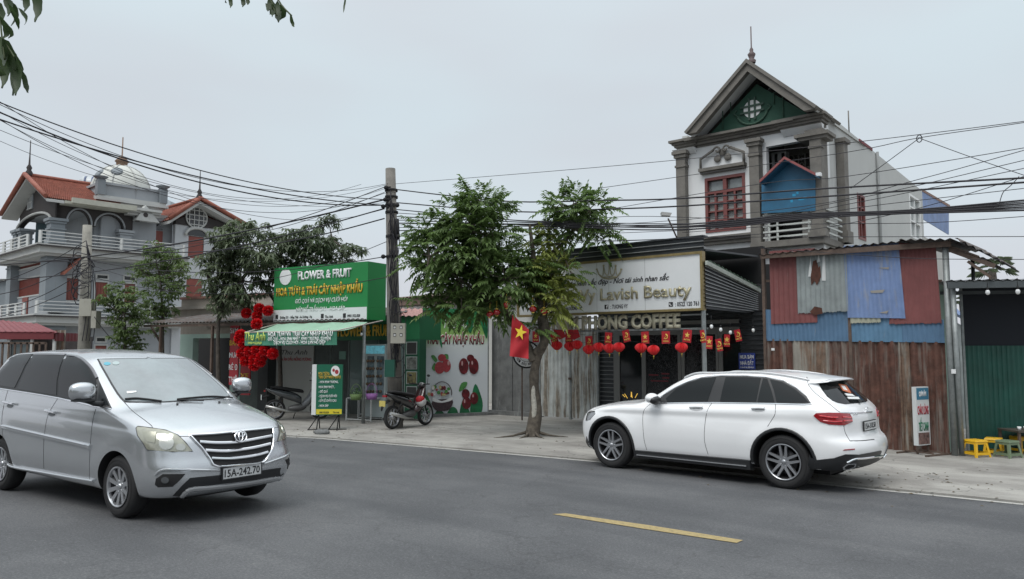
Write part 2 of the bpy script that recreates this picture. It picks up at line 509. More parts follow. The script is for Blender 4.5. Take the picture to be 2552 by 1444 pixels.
class Skin:
 """lays pieces (glass, lamps, trims, seams) on the body of a car"""
 def __init__(s, bm, car):
  s.bvh = BVHTree.FromBMesh(bm); s.car = car
  s.M = wmat(car); s.I = s.M.inverted()
 def hit(s, p, mode):
  if mode == 'px':
   o = s.I @ CAM; d = (s.I.to_3x3() @ ray(p[0], p[1])).normalized()
  elif mode == 'side': o = Vector((p[0], -4, p[1])); d = Vector((0, 1, 0))
  elif mode == 'sideL': o = Vector((p[0], 4, p[1])); d = Vector((0, -1, 0))
  elif mode == 'front': o = Vector((5, p[0], p[1])); d = Vector((-1, 0, 0))
  elif mode == 'rear': o = Vector((-5, p[0], p[1])); d = Vector((1, 0, 0))
  elif mode == 'top': o = Vector((p[0], p[1], 4)); d = Vector((0, 0, -1))
  r = s.bvh.ray_cast(o, d)
  if r[0] is None:
   # nearest point of the body to the ray
   best = None
   for t in range(60):
    q = o + d * (2 + t * .25)
    nr = s.bvh.find_nearest(q)
    if best is None or nr[3] < best[3]: best = nr
   q = o + d * ((best[0] - o).dot(d))
   best = s.bvh.find_nearest(q)
   return best[0], best[1]
  return r[0], r[1]
 def patch(s, name, poly, mode, m, off=.004, step=None, mirror=False, parent=None, both=False, thick=.01, smooth=True, label=None, skirt=True):
  if step is None: step = 10 if mode == 'px' else .06
  ol = densify(poly, step)
  xs = [p[0] for p in ol]; ys = [p[1] for p in ol]
  vs = list(ol); n = len(ol)
  y = min(ys) + step / 2
  while y < max(ys):
   x = min(xs) + step / 2
   while x < max(xs):
    if in_poly((x, y), ol) and min((Vector((x, y)) - q).length for q in ol) > step * .45: vs.append(Vector((x, y)))
    x += step
   y += step
  r = delaunay_2d_cdt([Vector(v) for v in vs], [], [list(range(n))], 1, 1e-6)
  co, fs = r[0], r[2]
  pts = []
  for c in co:
   h, nn = s.hit(c, mode)
   pts.append((h, nn))
  cnt = set()
  for f in fs:
   for i in range(len(f)): cnt.add((f[i], f[(i + 1) % len(f)]))
  rim = [(a, b) for (a, b) in cnt if (b, a) not in cnt]
  # outward normals
  objs = []
  sides = [1, -1] if both else ([-1] if mirror else [1])
  for sd in sides:
   bm = bmesh.new()
   V = [bm.verts.new(((h + nn * off).x, (h + nn * off).y * sd, (h + nn * off).z)) for h, nn in pts]
   for f in fs:
    try: fc = bm.faces.new([V[i] for i in f]); fc.smooth = smooth
    except ValueError: pass
   if skirt:
    W = {}
    for a, b in rim:
     for i in (a, b):
      if i not in W:
       h, nn = pts[i]; q = h + nn * (off - thick)
       W[i] = bm.verts.new((q.x, q.y * sd, q.z))
     try: bm.faces.new([V[b], V[a], W[a], W[b]])
     except ValueError: pass
   bmesh.ops.recalc_face_normals(bm, faces=bm.faces)
   # make the big face look outward
   f0 = max(bm.faces, key=lambda f: f.calc_area())
   nr = s.bvh.find_nearest(Vector((f0.calc_center_median().x, f0.calc_center_median().y, f0.calc_center_median().z)))
   if f0.normal.dot(nr[1]) < 0: bmesh.ops.reverse_faces(bm, faces=bm.faces)
   me = bpy.data.meshes.new(name); bm.to_mesh(me); bm.free(); me.materials.append(m)
   if skirt: me.set_sharp_from_angle(angle=radians(40))
   o = bpy.data.objects.new(name, me); COL.objects.link(o); o.parent = parent or s.car
   if parent is not None and parent is not s.car: pass
   if label: o['label'] = label
   objs.append(o)
  return objs
 def strip(s, name, line, mode, m, width, off=.004, both=False, parent=None, closed=False, thick=.008, label=None, sm=True, k=4):
  """a narrow band along a line; width in metres"""
  pts = smooth_poly(line, k, closed) if sm else [Vector(p) for p in line]
  H = [s.hit(p, mode) for p in pts]
  objs = []
  n = len(H)
  for sd in ([1, -1] if both else [1]):
   vs = []; fs = []
   for i in range(n):
    a = H[(i - 1) % n if closed else max(i - 1, 0)][0]; b = H[(i + 1) % n if closed else min(i + 1, n - 1)][0]
    d = (b - a).normalized(); h, nn = H[i]
    sdv = d.cross(nn).normalized() * width / 2
    top = nn * off
    for q in (h - sdv + top, h - sdv * .5 + top + nn * thick * .4, h + sdv * .5 + top + nn * thick * .4, h + sdv + top, h + sdv + top - nn * thick, h - sdv + top - nn * thick):
     vs.append((q.x, q.y * sd, q.z))
   for i in range(n if closed else n - 1):
    j = (i + 1) % n
    for k2 in range(6):
     l = (k2 + 1) % 6
     fs.append((i * 6 + k2, i * 6 + l, j * 6 + l, j * 6 + k2))
   if not closed: fs += [(5, 4, 3, 2, 1, 0), tuple((n - 1) * 6 + q for q in range(6))]
   mb = MB(M=s.M); mb.add(vs, fs, False)
   objs.append(mb.build(name, m, parent or s.car, label=label))
  return objs
def make_wheel(car, name, cx, cz, yo, R, width, rim_r, spokes, mats, side=1, split=False, sw=.05):
 """yo: y of the outer face, side +1 outer face towards +y"""
 tyre_m, rim_m, dark_m = mats
 M = wmat(car)
 w = bpy.data.objects.new('wheel', None); w.empty_display_size = .1; COL.objects.link(w); w.parent = car
 w.location = (cx, yo, cz)
 M = wmat(w)
 ax = Vector((0, side, 0))
 t = MB(M=M)
 W = width
 prof = [(rim_r - .01, -W), (rim_r + .01, -W), (R - .05, -W), (R - .015, -W + .03), (R, -W + .06), (R, -.05), (R - .012, -.022), (R - .04, -.004), (R - .07, 0), (rim_r + .025, -.002), (rim_r + .004, -.012), (rim_r - .006, -.02)]
 t.lathe(prof, ax=ax, n=56)
 for rr in (.045, .052):
  t.lathe([(R - rr, .001), (R - rr - .002, .003), (R - rr - .004, .001)], ax=ax, n=48)
 tyre = t.build('tyre', tyre_m, w)
 r = MB(M=M)
 r.lathe([(rim_r + .004, -.006), (rim_r + .004, .003), (rim_r - .006, .005), (rim_r - .014, -.002), (rim_r - .018, -.03)], ax=ax, n=56)
 def sp(ang, w0, w1, r0, r1, d0, d1):
  er = Vector((cos(ang), 0, sin(ang))); et = Vector((-sin(ang), 0, cos(ang)))
  a = [er * r0 + et * w0 / 2 + ax * d0, er * r0 - et * w0 / 2 + ax * d0, er * r0 - et * w0 / 2 + ax * (d0 - .04), er * r0 + et * w0 / 2 + ax * (d0 - .04)]
  b = [er * r1 + et * w1 / 2 + ax * d1, er * r1 - et * w1 / 2 + ax * d1, er * r1 - et * w1 / 2 + ax * (d1 - .04), er * r1 + et * w1 / 2 + ax * (d1 - .04)]
  r.hexa(a, b)
 for k in range(spokes):
  an = 2 * pi * k / spokes + .3
  if split:
   for q in (-1, 1):
    a0 = Vector((cos(an), 0, sin(an))); tt = Vector((-sin(an), 0, cos(an)))
    p0 = a0 * .05 + tt * .028 * q; p1 = a0 * (rim_r - .012) * cos(q * .19) + tt * (rim_r - .012) * sin(q * .19)
    d = (p1 - p0).normalized(); e = Vector((0, 1, 0)).cross(d).normalized()
    A = [p0 + e * .02 + ax * -.025, p0 - e * .02 + ax * -.025, p0 - e * .02 + ax * -.07, p0 + e * .02 + ax * -.07]
    B = [p1 + e * .014 + ax * -.006, p1 - e * .014 + ax * -.006, p1 - e * .014 + ax * -.05, p1 + e * .014 + ax * -.05]
    r.hexa(A, B)
  else:
   sp(an, sw * .9, sw * 1.25, .05, rim_r - .012, -.03, -.008)
 r.lathe([(0, -.02), (.03, -.02), (.034, -.026), (.075, -.028), (.085, -.05), (.085, -.12)], ax=ax, n=28)
 rim = r.build('rim', rim_m, w)
 me = rim.data; me.set_sharp_from_angle(angle=radians(35))
 h = MB(M=M)
 h.lathe([(0, -.105), (.16, -.10), (.165, -.112), (.165, -.13), (0, -.13)], ax=ax, n=40)     # brake disc
 h.lathe([(rim_r - .018, -.03), (rim_r - .03, -.10), (rim_r - .03, -W + .02), (0, -W + .02)], ax=ax, n=40)
 h.build('brake_disc', dark_m, w)
 c = MB(M=M)
 c.lathe([(0, -.012), (.026, -.013), (.032, -.02)], ax=ax, n=24)
 for k in range(5):
  an = 2 * pi * k / 5 + .6
  c.lathe([(0, -.022), (.008, -.023), (.009, -.03)], o=(.055 * cos(an), 0, .055 * sin(an)), ax=ax, n=8)
 c.build('hub_cap', rim_m, w)
 return w
# ------------------------------------------------------------------ car paint etc.
M_tyre = mat('rubber', (.018, .018, .019), rough=.75, bump=.1, bscale=60)
M_black = mat('black_plastic', (.022, .023, .025), rough=.45)
M_mblack = mat('matt_black', (.012, .012, .013), rough=.8)
M_alloy = mat('alloy', (.55, .56, .58), rough=.28, metal=.85)
M_alloy2 = mat('alloy_dark', (.42, .43, .45), rough=.3, metal=.8)
M_disc = mat('brake_steel', (.06, .06, .065), rough=.5, metal=.6)
M_chrome = mat('chrome', (.85, .86, .88), rough=.12, metal=1)
M_silver = mat('silver_paint', (.58, .60, .62), rough=.27, metal=.8, coat=.8, var=.02, vscale=2)
M_white = mat('white_paint', (.80, .81, .82), rough=.35, coat=.9, var=.012, vscale=2, grime=(.6, .6, .58), gamt=-.15)
M_glass = mat('tinted_glass', (.010, .012, .013), rough=.03, spec=.32)
M_wind = mat('windscreen_glass', (.17, .20, .21), rough=.06, coat=1, spec=.9, var=.25, vscale=2.2)  # pale grey base colour carries the reflection of the sky
M_visor = mat('smoked_visor', (.10, .10, .11), rough=.15, coat=1)
M_recess_shade = mat('recess_shade_grey', (.22, .23, .24), rough=.5, metal=.4)  # darker silver imitates the shade in the hollow behind a handle
M_lip = mat('lip_silver', (.60, .61, .62), rough=.25, metal=.7)
M_rail = mat('rail_silver', (.62, .63, .64), rough=.35, metal=.4)
M_seam = mat('panel_gap', (.03, .03, .032), rough=.9)
M_lamp = mat('lamp_glass', (.33, .33, .27), rough=.12, coat=1, metal=.35, var=.25, vscale=9)
M_lamp2 = mat('lamp_bowl', (.50, .50, .46), rough=.16, metal=.7, coat=1)
M_red = mat('tail_lamp_red', (.28, .008, .014), rough=.12, coat=1)
M_red2 = mat('tail_lamp_band', (.62, .05, .06), rough=.2, coat=1)
M_plate = mat('plate_white', (.55, .56, .56), rough=.5)
M_ink = mat('ink_black', (.02, .02, .022), rough=.6)
M_sticker = mat('paper_white', (.75, .76, .76), rough=.6)
def sqz(mb):
 """squares off a round shell a little"""
 c = sum(mb.v, Vector()) / len(mb.v)
 for v in mb.v:
  d = v - c
  if abs(d.z) > 1e-6: v.z = c.z + (abs(d.z) / .10) ** .6 * .10 * (1 if d.z > 0 else -1)
def finish_body(bm, car, m, axles, ar, az, w_in, wmax):
 me = bpy.data.meshes.new('body'); bm.to_mesh(me)
 me.materials.append(m)
 me.materials.append(M_mblack)
 o = bpy.data.objects.new('body', me); COL.objects.link(o); o.parent = car
 cuts = []
 for ax in axles:
  for sd in (-1, 1):
   cuts.append(cyl_mesh(ax, az, sd * w_in, sd * (wmax + .3), ar))
 boolean_cut(o, cuts)
 me = o.data
 # inside of the arches is dark
 while len(me.materials) < 2: me.materials.append(M_mblack)
 me.materials[0] = m; me.materials[1] = M_mblack
 for p in me.polygons:
  c = p.center
  p.material_index = 0
  if c.z < az + ar + .05:
   for ax in axles:
    d = sqrt((c.x - ax) ** 2 + (c.z - az) ** 2)
    if d < ar + .004 and abs(c.y) < wmax + .1 and (p.normal.y ** 2 < .2 and abs(c.y) > w_in - .01 or d < ar - .01): p.material_index = 1
  if p.normal.z < -.9 and c.z < .35: p.material_index = 1
 me.set_sharp_from_angle(angle=radians(32))
 return o
# ================================================================== silver people carrier
def build_van():
 A = radians(54.8)
 hx, hy = sin(A), -cos(A)                       # heading of the nose
 p = GR(292, 1293)                    # contact of the near front wheel (outer face)
 fx, wy = 1.44, -.83
 rz = atan2(hy, hx); print('CONTACT', p)
 o = p - Matrix.Rotation(rz, 3, 'Z') @ Vector((fx, wy, 0))
 car = empty('minivan', o, 'silver people carrier driving in the near lane, nose towards the viewer', 'minivan', rz=rz)
 C.view_layer.update()
 #   xf    zf    xb    zb    w     zsf   zsm   zsb   ryf  rxf  bowf ryb  rxb  bowb
 R = [
     (2.10, .235, -2.10, .27, .74, .235, .25, .27, .30, .30, .10, .20, .20, .05),
     (2.25, .26, -2.18, .29, .81, .26, .28, .29, .32, .38, .12, .20, .20, .06),
     (2.325, .33, -2.24, .35, .845, .33, .35, .35, .34, .44, .13, .20, .20, .06),
     (2.37, .44, -2.27, .45, .87, .44, .46, .45, .36, .48, .14, .20, .20, .07),
     (2.37, .55, -2.28, .56, .878, .54, .56, .56, .37, .50, .15, .20, .20, .07),
     (2.33, .66, -2.28, .68, .88, .65, .68, .68, .38, .50, .15, .20, .20, .07),
     (2.305, .75, -2.27, .79, .88, .74, .79, .79, .38, .50, .15, .18, .18, .07),
     (2.27, .84, -2.27, .89, .875, .82, .88, .89, .38, .50, .15, .18, .18, .07),
     (2.20, .925, -2.27, .97, .865, .885, .95, .97, .36, .48, .16, .17, .17, .07),
     (2.08, .98, -2.26, 1.03, .855, .93, 1.00, 1.03, .33, .44, .16, .17, .17, .07),
     (1.85, 1.055, -2.26, 1.07, .85, .99, 1.04, 1.07, .26, .36, .14, .17, .17, .07),
     (1.58, 1.125, -2.25, 1.11, .843, 1.05, 1.075, 1.11, .20, .26, .13, .17, .17, .07),
     (1.34, 1.185, -2.24, 1.15, .835, 1.105, 1.115, 1.15, .16, .20, .15, .17, .17, .07),
     (1.09, 1.32, -2.19, 1.30, .795, 1.26, 1.28, 1.30, .12, .16, .14, .17, .20, .07),
     (.79, 1.48, -2.11, 1.46, .745, 1.44, 1.46, 1.46, .10, .16, .13, .17, .22, .08),
     (.55, 1.60, -2.04, 1.60, .70, 1.565, 1.60, 1.58, .10, .18, .11, .18, .25, .08),
     (.42, 1.655, -1.98, 1.68, .665, 1.63, 1.67, 1.655, .12, .22, .08, .20, .28, .08),
     (.26, 1.695, -1.85, 1.72, .60, 1.68, 1.72, 1.70, .2, .3, .05, .22, .3, .06),
     (-.05, 1.735, -1.55, 1.745, .42, 1.73, 1.75, 1.735, .2, .3, .03, .2, .3, .03),
     (-.35, 1.755, -1.3, 1.755, .2, 1.752, 1.76, 1.753, .15, .2, 0, .15, .2, 0),
     (-.5, 1.76, -1.2, 1.76, .0, 1.76, 1.765, 1.76, 0, .1, 0, 0, .1, 0)]
 axles = (1.44, -1.39); ar = .375; az = .325
 bm = car_body(R, 4, None, axles, .012, ar + .05, az, 2.28, barrel=.035)
 S = Skin(bm, car)
 body = finish_body(bm, car, M_silver, axles, ar, az, .52, .88)
 for ax in axles:
  for sd in (-1, 1):
   make_wheel(car, 'wheel', ax, az, sd * .845, .325, .21, .205, 10, (M_tyre, M_alloy, M_disc), side=sd, sw=.04)
 T = lambda L: [(x / 3.021, 840 + y / 3.021) for x, y in L]
 band = T([(-150, 330), (-120, 262), (0, 196), (60, 155), (150, 133), (262, 126), (500, 132), (590, 146), (655, 185), (700, 240), (738, 310), (790, 420), (843, 538), (700, 512), (440, 455), (0, 384), (-150, 362)])
 S.patch('window_surround', band, 'px', M_black, off=.003, both=True)
 for gl in ([(503, 150), (590, 160), (640, 195), (690, 250), (722, 310), (728, 400), (722, 505), (445, 448), (448, 330), (470, 230)],
               [(262, 134), (488, 142), (455, 225), (432, 330), (428, 440), (135, 393), (165, 320), (205, 230)],
               [(60, 163), (150, 141), (245, 134), (190, 222), (150, 310), (112, 385), (0, 366), (-60, 356), (-90, 300), (0, 205)],
               [(752, 345), (785, 425), (822, 520), (742, 505)]):
  S.patch('side_window', T(gl), 'px', M_glass, off=.008, both=True)
 S.strip('window_visor', T([(262, 131), (380, 132), (495, 138)]), 'px', M_visor, .035, off=.012, both=True)
 S.strip('window_visor', T([(505, 140), (590, 153), (645, 188), (697, 246), (732, 312)]), 'px', M_visor, .03, off=.012, both=True)
 S.strip('belt_moulding', T([(-150, 366), (0, 390), (300, 436), (500, 474), (715, 524), (838, 544)]), 'px', M_chrome, .016, both=True)
 hf = [S.hit(q, 'px')[0] for q in T([(1100, 166), (930, 167), (738, 170), (768, 226), (805, 290), (843, 357), (885, 425), (912, 460), (940, 488), (1010, 491), (1100, 492), (1240, 490)])]
 hf = [(v.y, v.z) for v in hf if v.y < -.02]
 zc = (hf[0][1] + .012, hf[-1][1] + .006)
 wl_ = [(0, zc[0])] + hf + [(0, zc[1])] + [(-y, z) for y, z in hf[::-1]]
 S.patch('windscreen', wl_, 'front', M_wind, off=.006, step=.05)
 S.strip('windscreen_seal', densify(wl_, .06), 'front', M_black, .022, closed=True, sm=False)
 for w in ([(940, 476), (1020, 470), (1110, 478), (1215, 492)], [(1335, 478), (1450, 466), (1600, 456), (1745, 466)], [(1330, 480), (1420, 486), (1530, 490)]):
  S.strip('wiper', T(w), 'px', M_mblack, .022, off=.02)
 for q in ((1335, 508), (1651, 494)):
  S.patch('washer_nozzle', T([(q[0] - 8, q[1] - 5), (q[0] + 8, q[1] - 5), (q[0] + 8, q[1] + 6), (q[0] - 8, q[1] + 6)]), 'px', M_mblack, off=.008, step=3)
 circ = lambda cx, cy, rx, ry, n=16: [(cx + rx * cos(2 * pi * k / n), cy + ry * sin(2 * pi * k / n)) for k in range(n)]
 S.patch('registration_sticker', T(circ(806, 206, 26, 12)), 'px', mat('sticker_blue', (.10, .38, .48), rough=.4), off=.010, step=4)
 S.patch('registration_sticker', T(circ(872, 202, 27, 13)), 'px', mat('sticker_pale', (.38, .46, .46), rough=.4), off=.010, step=4)
 S.patch('windscreen_note', T([(953, 414), (1025, 410), (1027, 420), (990, 428), (955, 430)]), 'px', M_sticker, off=.010, step=5)
 for l in ([(722, 542), (700, 620), (684, 760), (676, 900), (672, 1072)], [(436, 462), (362, 590), (334, 740), (328, 860), (330, 990)], [(60, 400), (20, 560), (16, 700), (40, 850), (78, 925)]):
  S.strip('door_seam', T(l), 'px', M_seam, .006, off=.0012, thick=.003, both=True)
 S.strip('bonnet_seam', T([(938, 494), (1000, 560), (1080, 620), (1140, 668), (1162, 694), (1290, 728), (1350, 748), (1425, 750)]), 'px', M_seam, .006, off=.0012, thick=.003, both=True)
 for hx_, hy_ in ((395, 564), (80, 500)):
  S.strip('door_handle', T([(hx_ - 36, hy_ - 8), (hx_, hy_), (hx_ + 34, hy_ + 8)]), 'px', M_chrome, .028, off=.03, thick=.03, both=True)
  S.patch('handle_recess_shade', T(circ(hx_ - 4, hy_ + 20, 24, 16)), 'px', M_recess_shade, off=.002, step=5, both=True)  # flat patch, its dark colour paints the shade behind the handle
 S.strip('side_moulding', T([(22, 676), (220, 722), (440, 772), (660, 822), (672, 836)]), 'px', M_silver, .055, off=.014, thick=.02, both=True, k=3)
 S.strip('moulding_chrome', T([(24, 668), (220, 712), (440, 762), (655, 812)]), 'px', M_chrome, .012, off=.028, both=True, k=3)
 S.strip('side_skirt', T([(66, 934), (100, 972), (300, 1010), (500, 1046), (712, 1082)]), 'px', M_silver, .03, off=.02, thick=.025, both=True)
 hl = [(1027, 690), (1040, 676), (1130, 688), (1250, 706), (1340, 742), (1400, 800), (1448, 862), (1300, 866), (1110, 850), (1085, 806), (1040, 745)]
 for o in S.patch('headlight', T(hl), 'px', M_lamp, off=.008, both=True): pass
 S.strip('headlight_edge', T(hl), 'px', M_black, .008, off=.009, closed=True, both=True, sm=False)
 S.patch('headlight_bowl', T(circ(1255, 800, 56, 52)), 'px', M_lamp2, off=.016, step=5, both=True)
 S.patch('headlight_bowl', T(circ(1360, 832, 36, 26)), 'px', M_lamp2, off=.015, step=5, both=True)
 S.patch('indicator_bowl', T([(1075, 715), (1180, 720), (1170, 800), (1110, 790)]), 'px', mat('lamp_dim', (.34, .34, .28), rough=.2, metal=.4), off=.014, both=True)
 gr = [(1440, 752), (1600, 740), (1750, 728), (1900, 712), (2045, 694), (2050, 770), (2035, 850), (2005, 905), (1965, 944), (1800, 962), (1625, 970), (1575, 915), (1520, 840)]
 S.patch('grille', T(gr), 'px', M_mblack, off=.004)
 S.strip('grille_surround', T([(1430, 748), (1520, 838), (1575, 915), (1625, 972), (1800, 964), (1965, 947), (2010, 905), (2040, 850), (2054, 770), (2050, 694)]), 'px', M_chrome, .022, off=.015, thick=.02)
 S.strip('grille_crest', T([(1425, 742), (1600, 733), (1740, 720), (1850, 708), (1950, 698), (2046, 688)]), 'px', M_chrome, .03, off=.016, thick=.02)
 for l in ([(1500, 792), (1620, 800), (1750, 797), (1850, 783), (1950, 765), (2038, 748)], [(1542, 855), (1700, 862), (1850, 845), (1950, 826), (2030, 806)], [(1588, 914), (1720, 918), (1850, 906), (1950, 888), (2010, 870)]):
  S.strip('grille_bar', T(l), 'px', M_chrome, .030, off=.018, thick=.015)
 for e_ in (circ(1800, 757, 43, 39, 20), circ(1800, 757, 15, 34, 16), circ(1800, 742, 31, 13, 16)):
  S.strip('emblem_ring', T(e_), 'px', M_chrome, .012, off=.035, closed=True, sm=False)
 S.patch('emblem_disc', T(circ(1800, 757, 41, 37, 20)), 'px', mat('emblem_dark', (.08, .08, .085), rough=.3, metal=.6), off=.028, step=5, thick=.03)
 S.patch('lower_intake', T([(1300, 1196), (1360, 1130), (1430, 1062), (1660, 1040), (1970, 1005), (2110, 985), (2135, 1030), (2143, 1088), (2110, 1050), (1750, 1098), (1420, 1134), (1350, 1200)]), 'px', M_black, off=.004)
 S.patch('fog_lamp_recess', T([(1167, 1112), (1176, 1068), (1225, 1034), (1396, 1032), (1350, 1085), (1300, 1128), (1190, 1132)]), 'px', M_mblack, off=.004, both=True)
 S.patch('fog_lamp', T(circ(1245, 1078, 30, 24)), 'px', mat('fog_glass', (.07, .075, .08), rough=.1, coat=1), off=.010, step=5, both=True)
 S.strip('bumper_crease', T([(1172, 1040), (1215, 1006), (1300, 998), (1440, 1002), (1650, 1004)]), 'px', M_silver, .022, off=.012, thick=.015, both=True)
 S.strip('bumper_lip', T([(1372, 1200), (1430, 1150), (1560, 1136), (1750, 1116), (1950, 1086), (2090, 1064), (2118, 1092)]), 'px', M_lip, .055, off=.012, thick=.02)
 # number plate: a flat plate in front of the bumper
 pc = [S.hit(q, 'px')[0] for q in T([(1660, 1073), (1968, 1030), (1960, 946), (1655, 988)])]
 xm = max(q.x for q in pc) + .02
 zc = sum(q.z for q in pc) / 4; yc = sum(q.y for q in pc) / 4
 pb = MB(M=S.M)
 pb.box(xm - .02, xm, yc - .235, yc + .235, zc - .058, zc + .058)
 plate = pb.build('number_plate', M_plate, car)
 fr = MB(M=S.M)
 for a0, a1, b0, b1 in ((-.24, .24, .056, .066), (-.24, .24, -.066, -.056), (-.245, -.233, -.066, .066), (.233, .245, -.066, .066)):
  fr.box(xm - .022, xm + .004, yc + a0, yc + a1, zc + b0, zc + b1)
 fr.build('plate_frame', M_black, plate)
 u3 = S.M.to_3x3() @ Vector((0, 1, 0))
 text_obj('plate_lettering', '15A-242.70', M_ink, plate, S.M @ Vector((xm + .0008, yc - .215, zc - .038)), u3, (0, 0, 1), .074, width=.43, bold=.012, depth=.002)
 # door mirrors
 for sd in (-1, 1):
  mm = MB(M=S.M)
  mm.ball((.92, sd * .99, 1.30), 1, n=24, sq=(.09, .135, .10)); sqz(mm)
  bm_ = mm.build('mirror', M_silver, car)
  m2 = MB(M=S.M)
  m2.tube([(1.0, sd * .80, 1.16), (.96, sd * .88, 1.17), (.93, sd * .95, 1.21)], [.035, .03, .03], n=10)
  m2.box(.87, 1.0, sd * .98 - .10, sd * .98 + .10, 1.195, 1.215)
  m2.build('mirror_foot', M_black, bm_)
  m3 = MB(M=S.M)
  m3.lathe([(0, 0), (.07, .001)], o=(.845, sd * .99, 1.30), ax=(-1, 0, 0), n=16)
  m3.build('mirror_glass', M_glass, bm_)
 fl = MB(M=S.M)
 fl.box(-1.9, 2.0, -.5, .5, .20, .27)
 fl.build('underbody', M_mblack, car)
 return car, S
# ================================================================== white off-roader
def build_suv():
 A = radians(-47.8)
 hx, hy = sin(A), cos(A)                         # heading, away to the left
 p = GR(1522, 1167)                    # near front wheel contact
 rz = atan2(hy, hx); print('CONTACT', p)
 fx, wy = 1.475, .905
 o = p - Matrix.Rotation(rz, 3, 'Z') @ Vector((fx, wy, 0))
 car = empty('parked_suv', o, 'white off-road estate car parked half on the pavement in front of the tin fence', 'suv', rz=rz)
 C.view_layer.update()
 R = [
     (2.03, .25, -2.02, .29, .80, .25, .27, .29, .30, .30, .10, .30, .28, .10),
     (2.15, .28, -2.20, .31, .87, .28, .30, .31, .32, .38, .13, .32, .34, .12),
     (2.22, .36, -2.31, .38, .905, .36, .37, .38, .34, .44, .14, .34, .38, .13),
     (2.27, .47, -2.355, .48, .925, .47, .48, .48, .36, .48, .15, .36, .40, .14),
     (2.29, .58, -2.37, .58, .937, .58, .58, .58, .37, .50, .16, .36, .40, .14),
     (2.28, .68, -2.345, .67, .940, .68, .68, .67, .37, .50, .16, .36, .38, .14),
     (2.25, .77, -2.275, .745, .935, .76, .77, .75, .37, .50, .16, .33, .36, .14),
     (2.21, .85, -2.26, .84, .925, .83, .85, .84, .37, .50, .16, .30, .36, .14),
     (2.13, .92, -2.26, .93, .915, .89, .92, .935, .35, .48, .16, .28, .36, .14),
     (2.00, .975, -2.25, 1.02, .922, .94, .985, 1.02, .33, .44, .16, .26, .36, .14),
     (1.75, 1.03, -2.22, 1.08, .912, .985, 1.03, 1.09, .26, .36, .14, .24, .36, .14),
     (1.40, 1.075, -2.19, 1.12, .893, 1.02, 1.065, 1.13, .20, .26, .13, .22, .34, .14),
     (1.08, 1.11, -2.15, 1.16, .873, 1.06, 1.10, 1.17, .16, .20, .13, .20, .32, .14),
     (.80, 1.24, -2.06, 1.26, .82, 1.19, 1.225, 1.26, .12, .16, .13, .19, .32, .14),
     (.53, 1.395, -1.95, 1.375, .755, 1.362, 1.385, 1.355, .10, .16, .12, .18, .34, .13),
     (.30, 1.495, -1.87, 1.455, .70, 1.475, 1.495, 1.425, .10, .18, .10, .18, .34, .12),
     (.12, 1.55, -1.97, 1.485, .655, 1.535, 1.545, 1.455, .14, .22, .07, .16, .30, .10),
     (-.05, 1.56, -1.93, 1.515, .59, 1.545, 1.565, 1.49, .2, .3, .05, .2, .3, .06),
     (-.3, 1.585, -1.65, 1.555, .42, 1.575, 1.59, 1.535, .2, .3, .03, .2, .3, .03),
     (-.5, 1.595, -1.4, 1.58, .2, 1.59, 1.60, 1.575, .15, .2, 0, .15, .2, 0),
     (-.6, 1.60, -1.3, 1.588, .0, 1.598, 1.603, 1.588, 0, .1, 0, 0, .1, 0)]
 axles = (1.475, -1.398); ar = .435; az = .37
 bm = car_body(R, 4, None, axles, .014, ar + .05, az, 2.33, barrel=.035)
 S = Skin(bm, car)
 body = finish_body(bm, car, M_white, axles, ar, az, .55, .94)
 for ax in axles:
  for sd in (-1, 1):
   make_wheel(car, 'wheel', ax, az, sd * .905, .37, .235, .245, 5, (M_tyre, M_alloy2, M_disc), side=sd, split=True)
 T = lambda L: [(1420 + x / 3.19, 900 + y / 3.19) for x, y in L]
 circ = lambda cx, cy, rx, ry, n=16: [(cx + rx * cos(2 * pi * k / n), cy + ry * sin(2 * pi * k / n)) for k in range(n)]
 band = [(674, 334), (752, 268), (845, 211), (940, 167), (1050, 134), (1210, 118), (1400, 120), (1560, 130), (1700, 160), (1800, 215), (1880, 280), (1922, 340), (1640, 336), (1130, 328), (830, 330)]
 S.patch('window_surround', T(band), 'px', M_black, off=.003, both=True)
 for gl in ([(775, 326), (765, 300), (848, 222), (942, 177), (1050, 143), (1165, 130), (1130, 220), (1097, 322), (900, 325)],
               [(1240, 130), (1400, 131), (1520, 138), (1500, 230), (1482, 323), (1195, 322), (1215, 230)],
               [(1537, 141), (1572, 144), (1605, 240), (1628, 328), (1494, 325), (1515, 230)],
               [(1592, 149), (1690, 170), (1790, 226), (1860, 285), (1900, 331), (1645, 328), (1625, 240)]):
  S.patch('side_window', T(gl), 'px', M_glass, off=.008, both=True)
 S.strip('window_chrome', T([(672, 336), (752, 264), (845, 207), (940, 163), (1050, 130), (1210, 113), (1400, 115), (1560, 125), (1705, 156), (1805, 211), (1888, 278), (1928, 342), (1640, 340), (1130, 332), (830, 334)]), 'px', M_chrome, .018, closed=True, both=True, k=3)
 for l in ([(642, 342), (592, 390), (580, 470), (590, 620), (612, 706)], [(1130, 335), (1092, 400), (1073, 520), (1072, 640), (1100, 742)], [(1635, 342), (1632, 420), (1605, 470), (1572, 522)]):
  S.strip('door_seam', T(l), 'px', M_seam, .007, off=.0012, thick=.003, both=True)
 S.strip('tailgate_seam', T([(1885, 128), (1898, 190), (1955, 258), (2055, 335), (2138, 402), (2165, 412)]), 'px', M_seam, .008, off=.0012, thick=.003, both=True)
 S.strip('tailgate_seam', T([(2178, 515), (2190, 570), (2225, 632)]), 'px', M_seam, .008, off=.0012, thick=.003, both=True)
 S.strip('bumper_seam', T([(2225, 636), (2320, 634), (2420, 624)]), 'px', M_seam, .012, off=.002, thick=.003)
 S.strip('bonnet_seam', T([(152, 402), (260, 366), (400, 340), (560, 326), (640, 330)]), 'px', M_seam, .007, off=.0012, thick=.003, both=True)
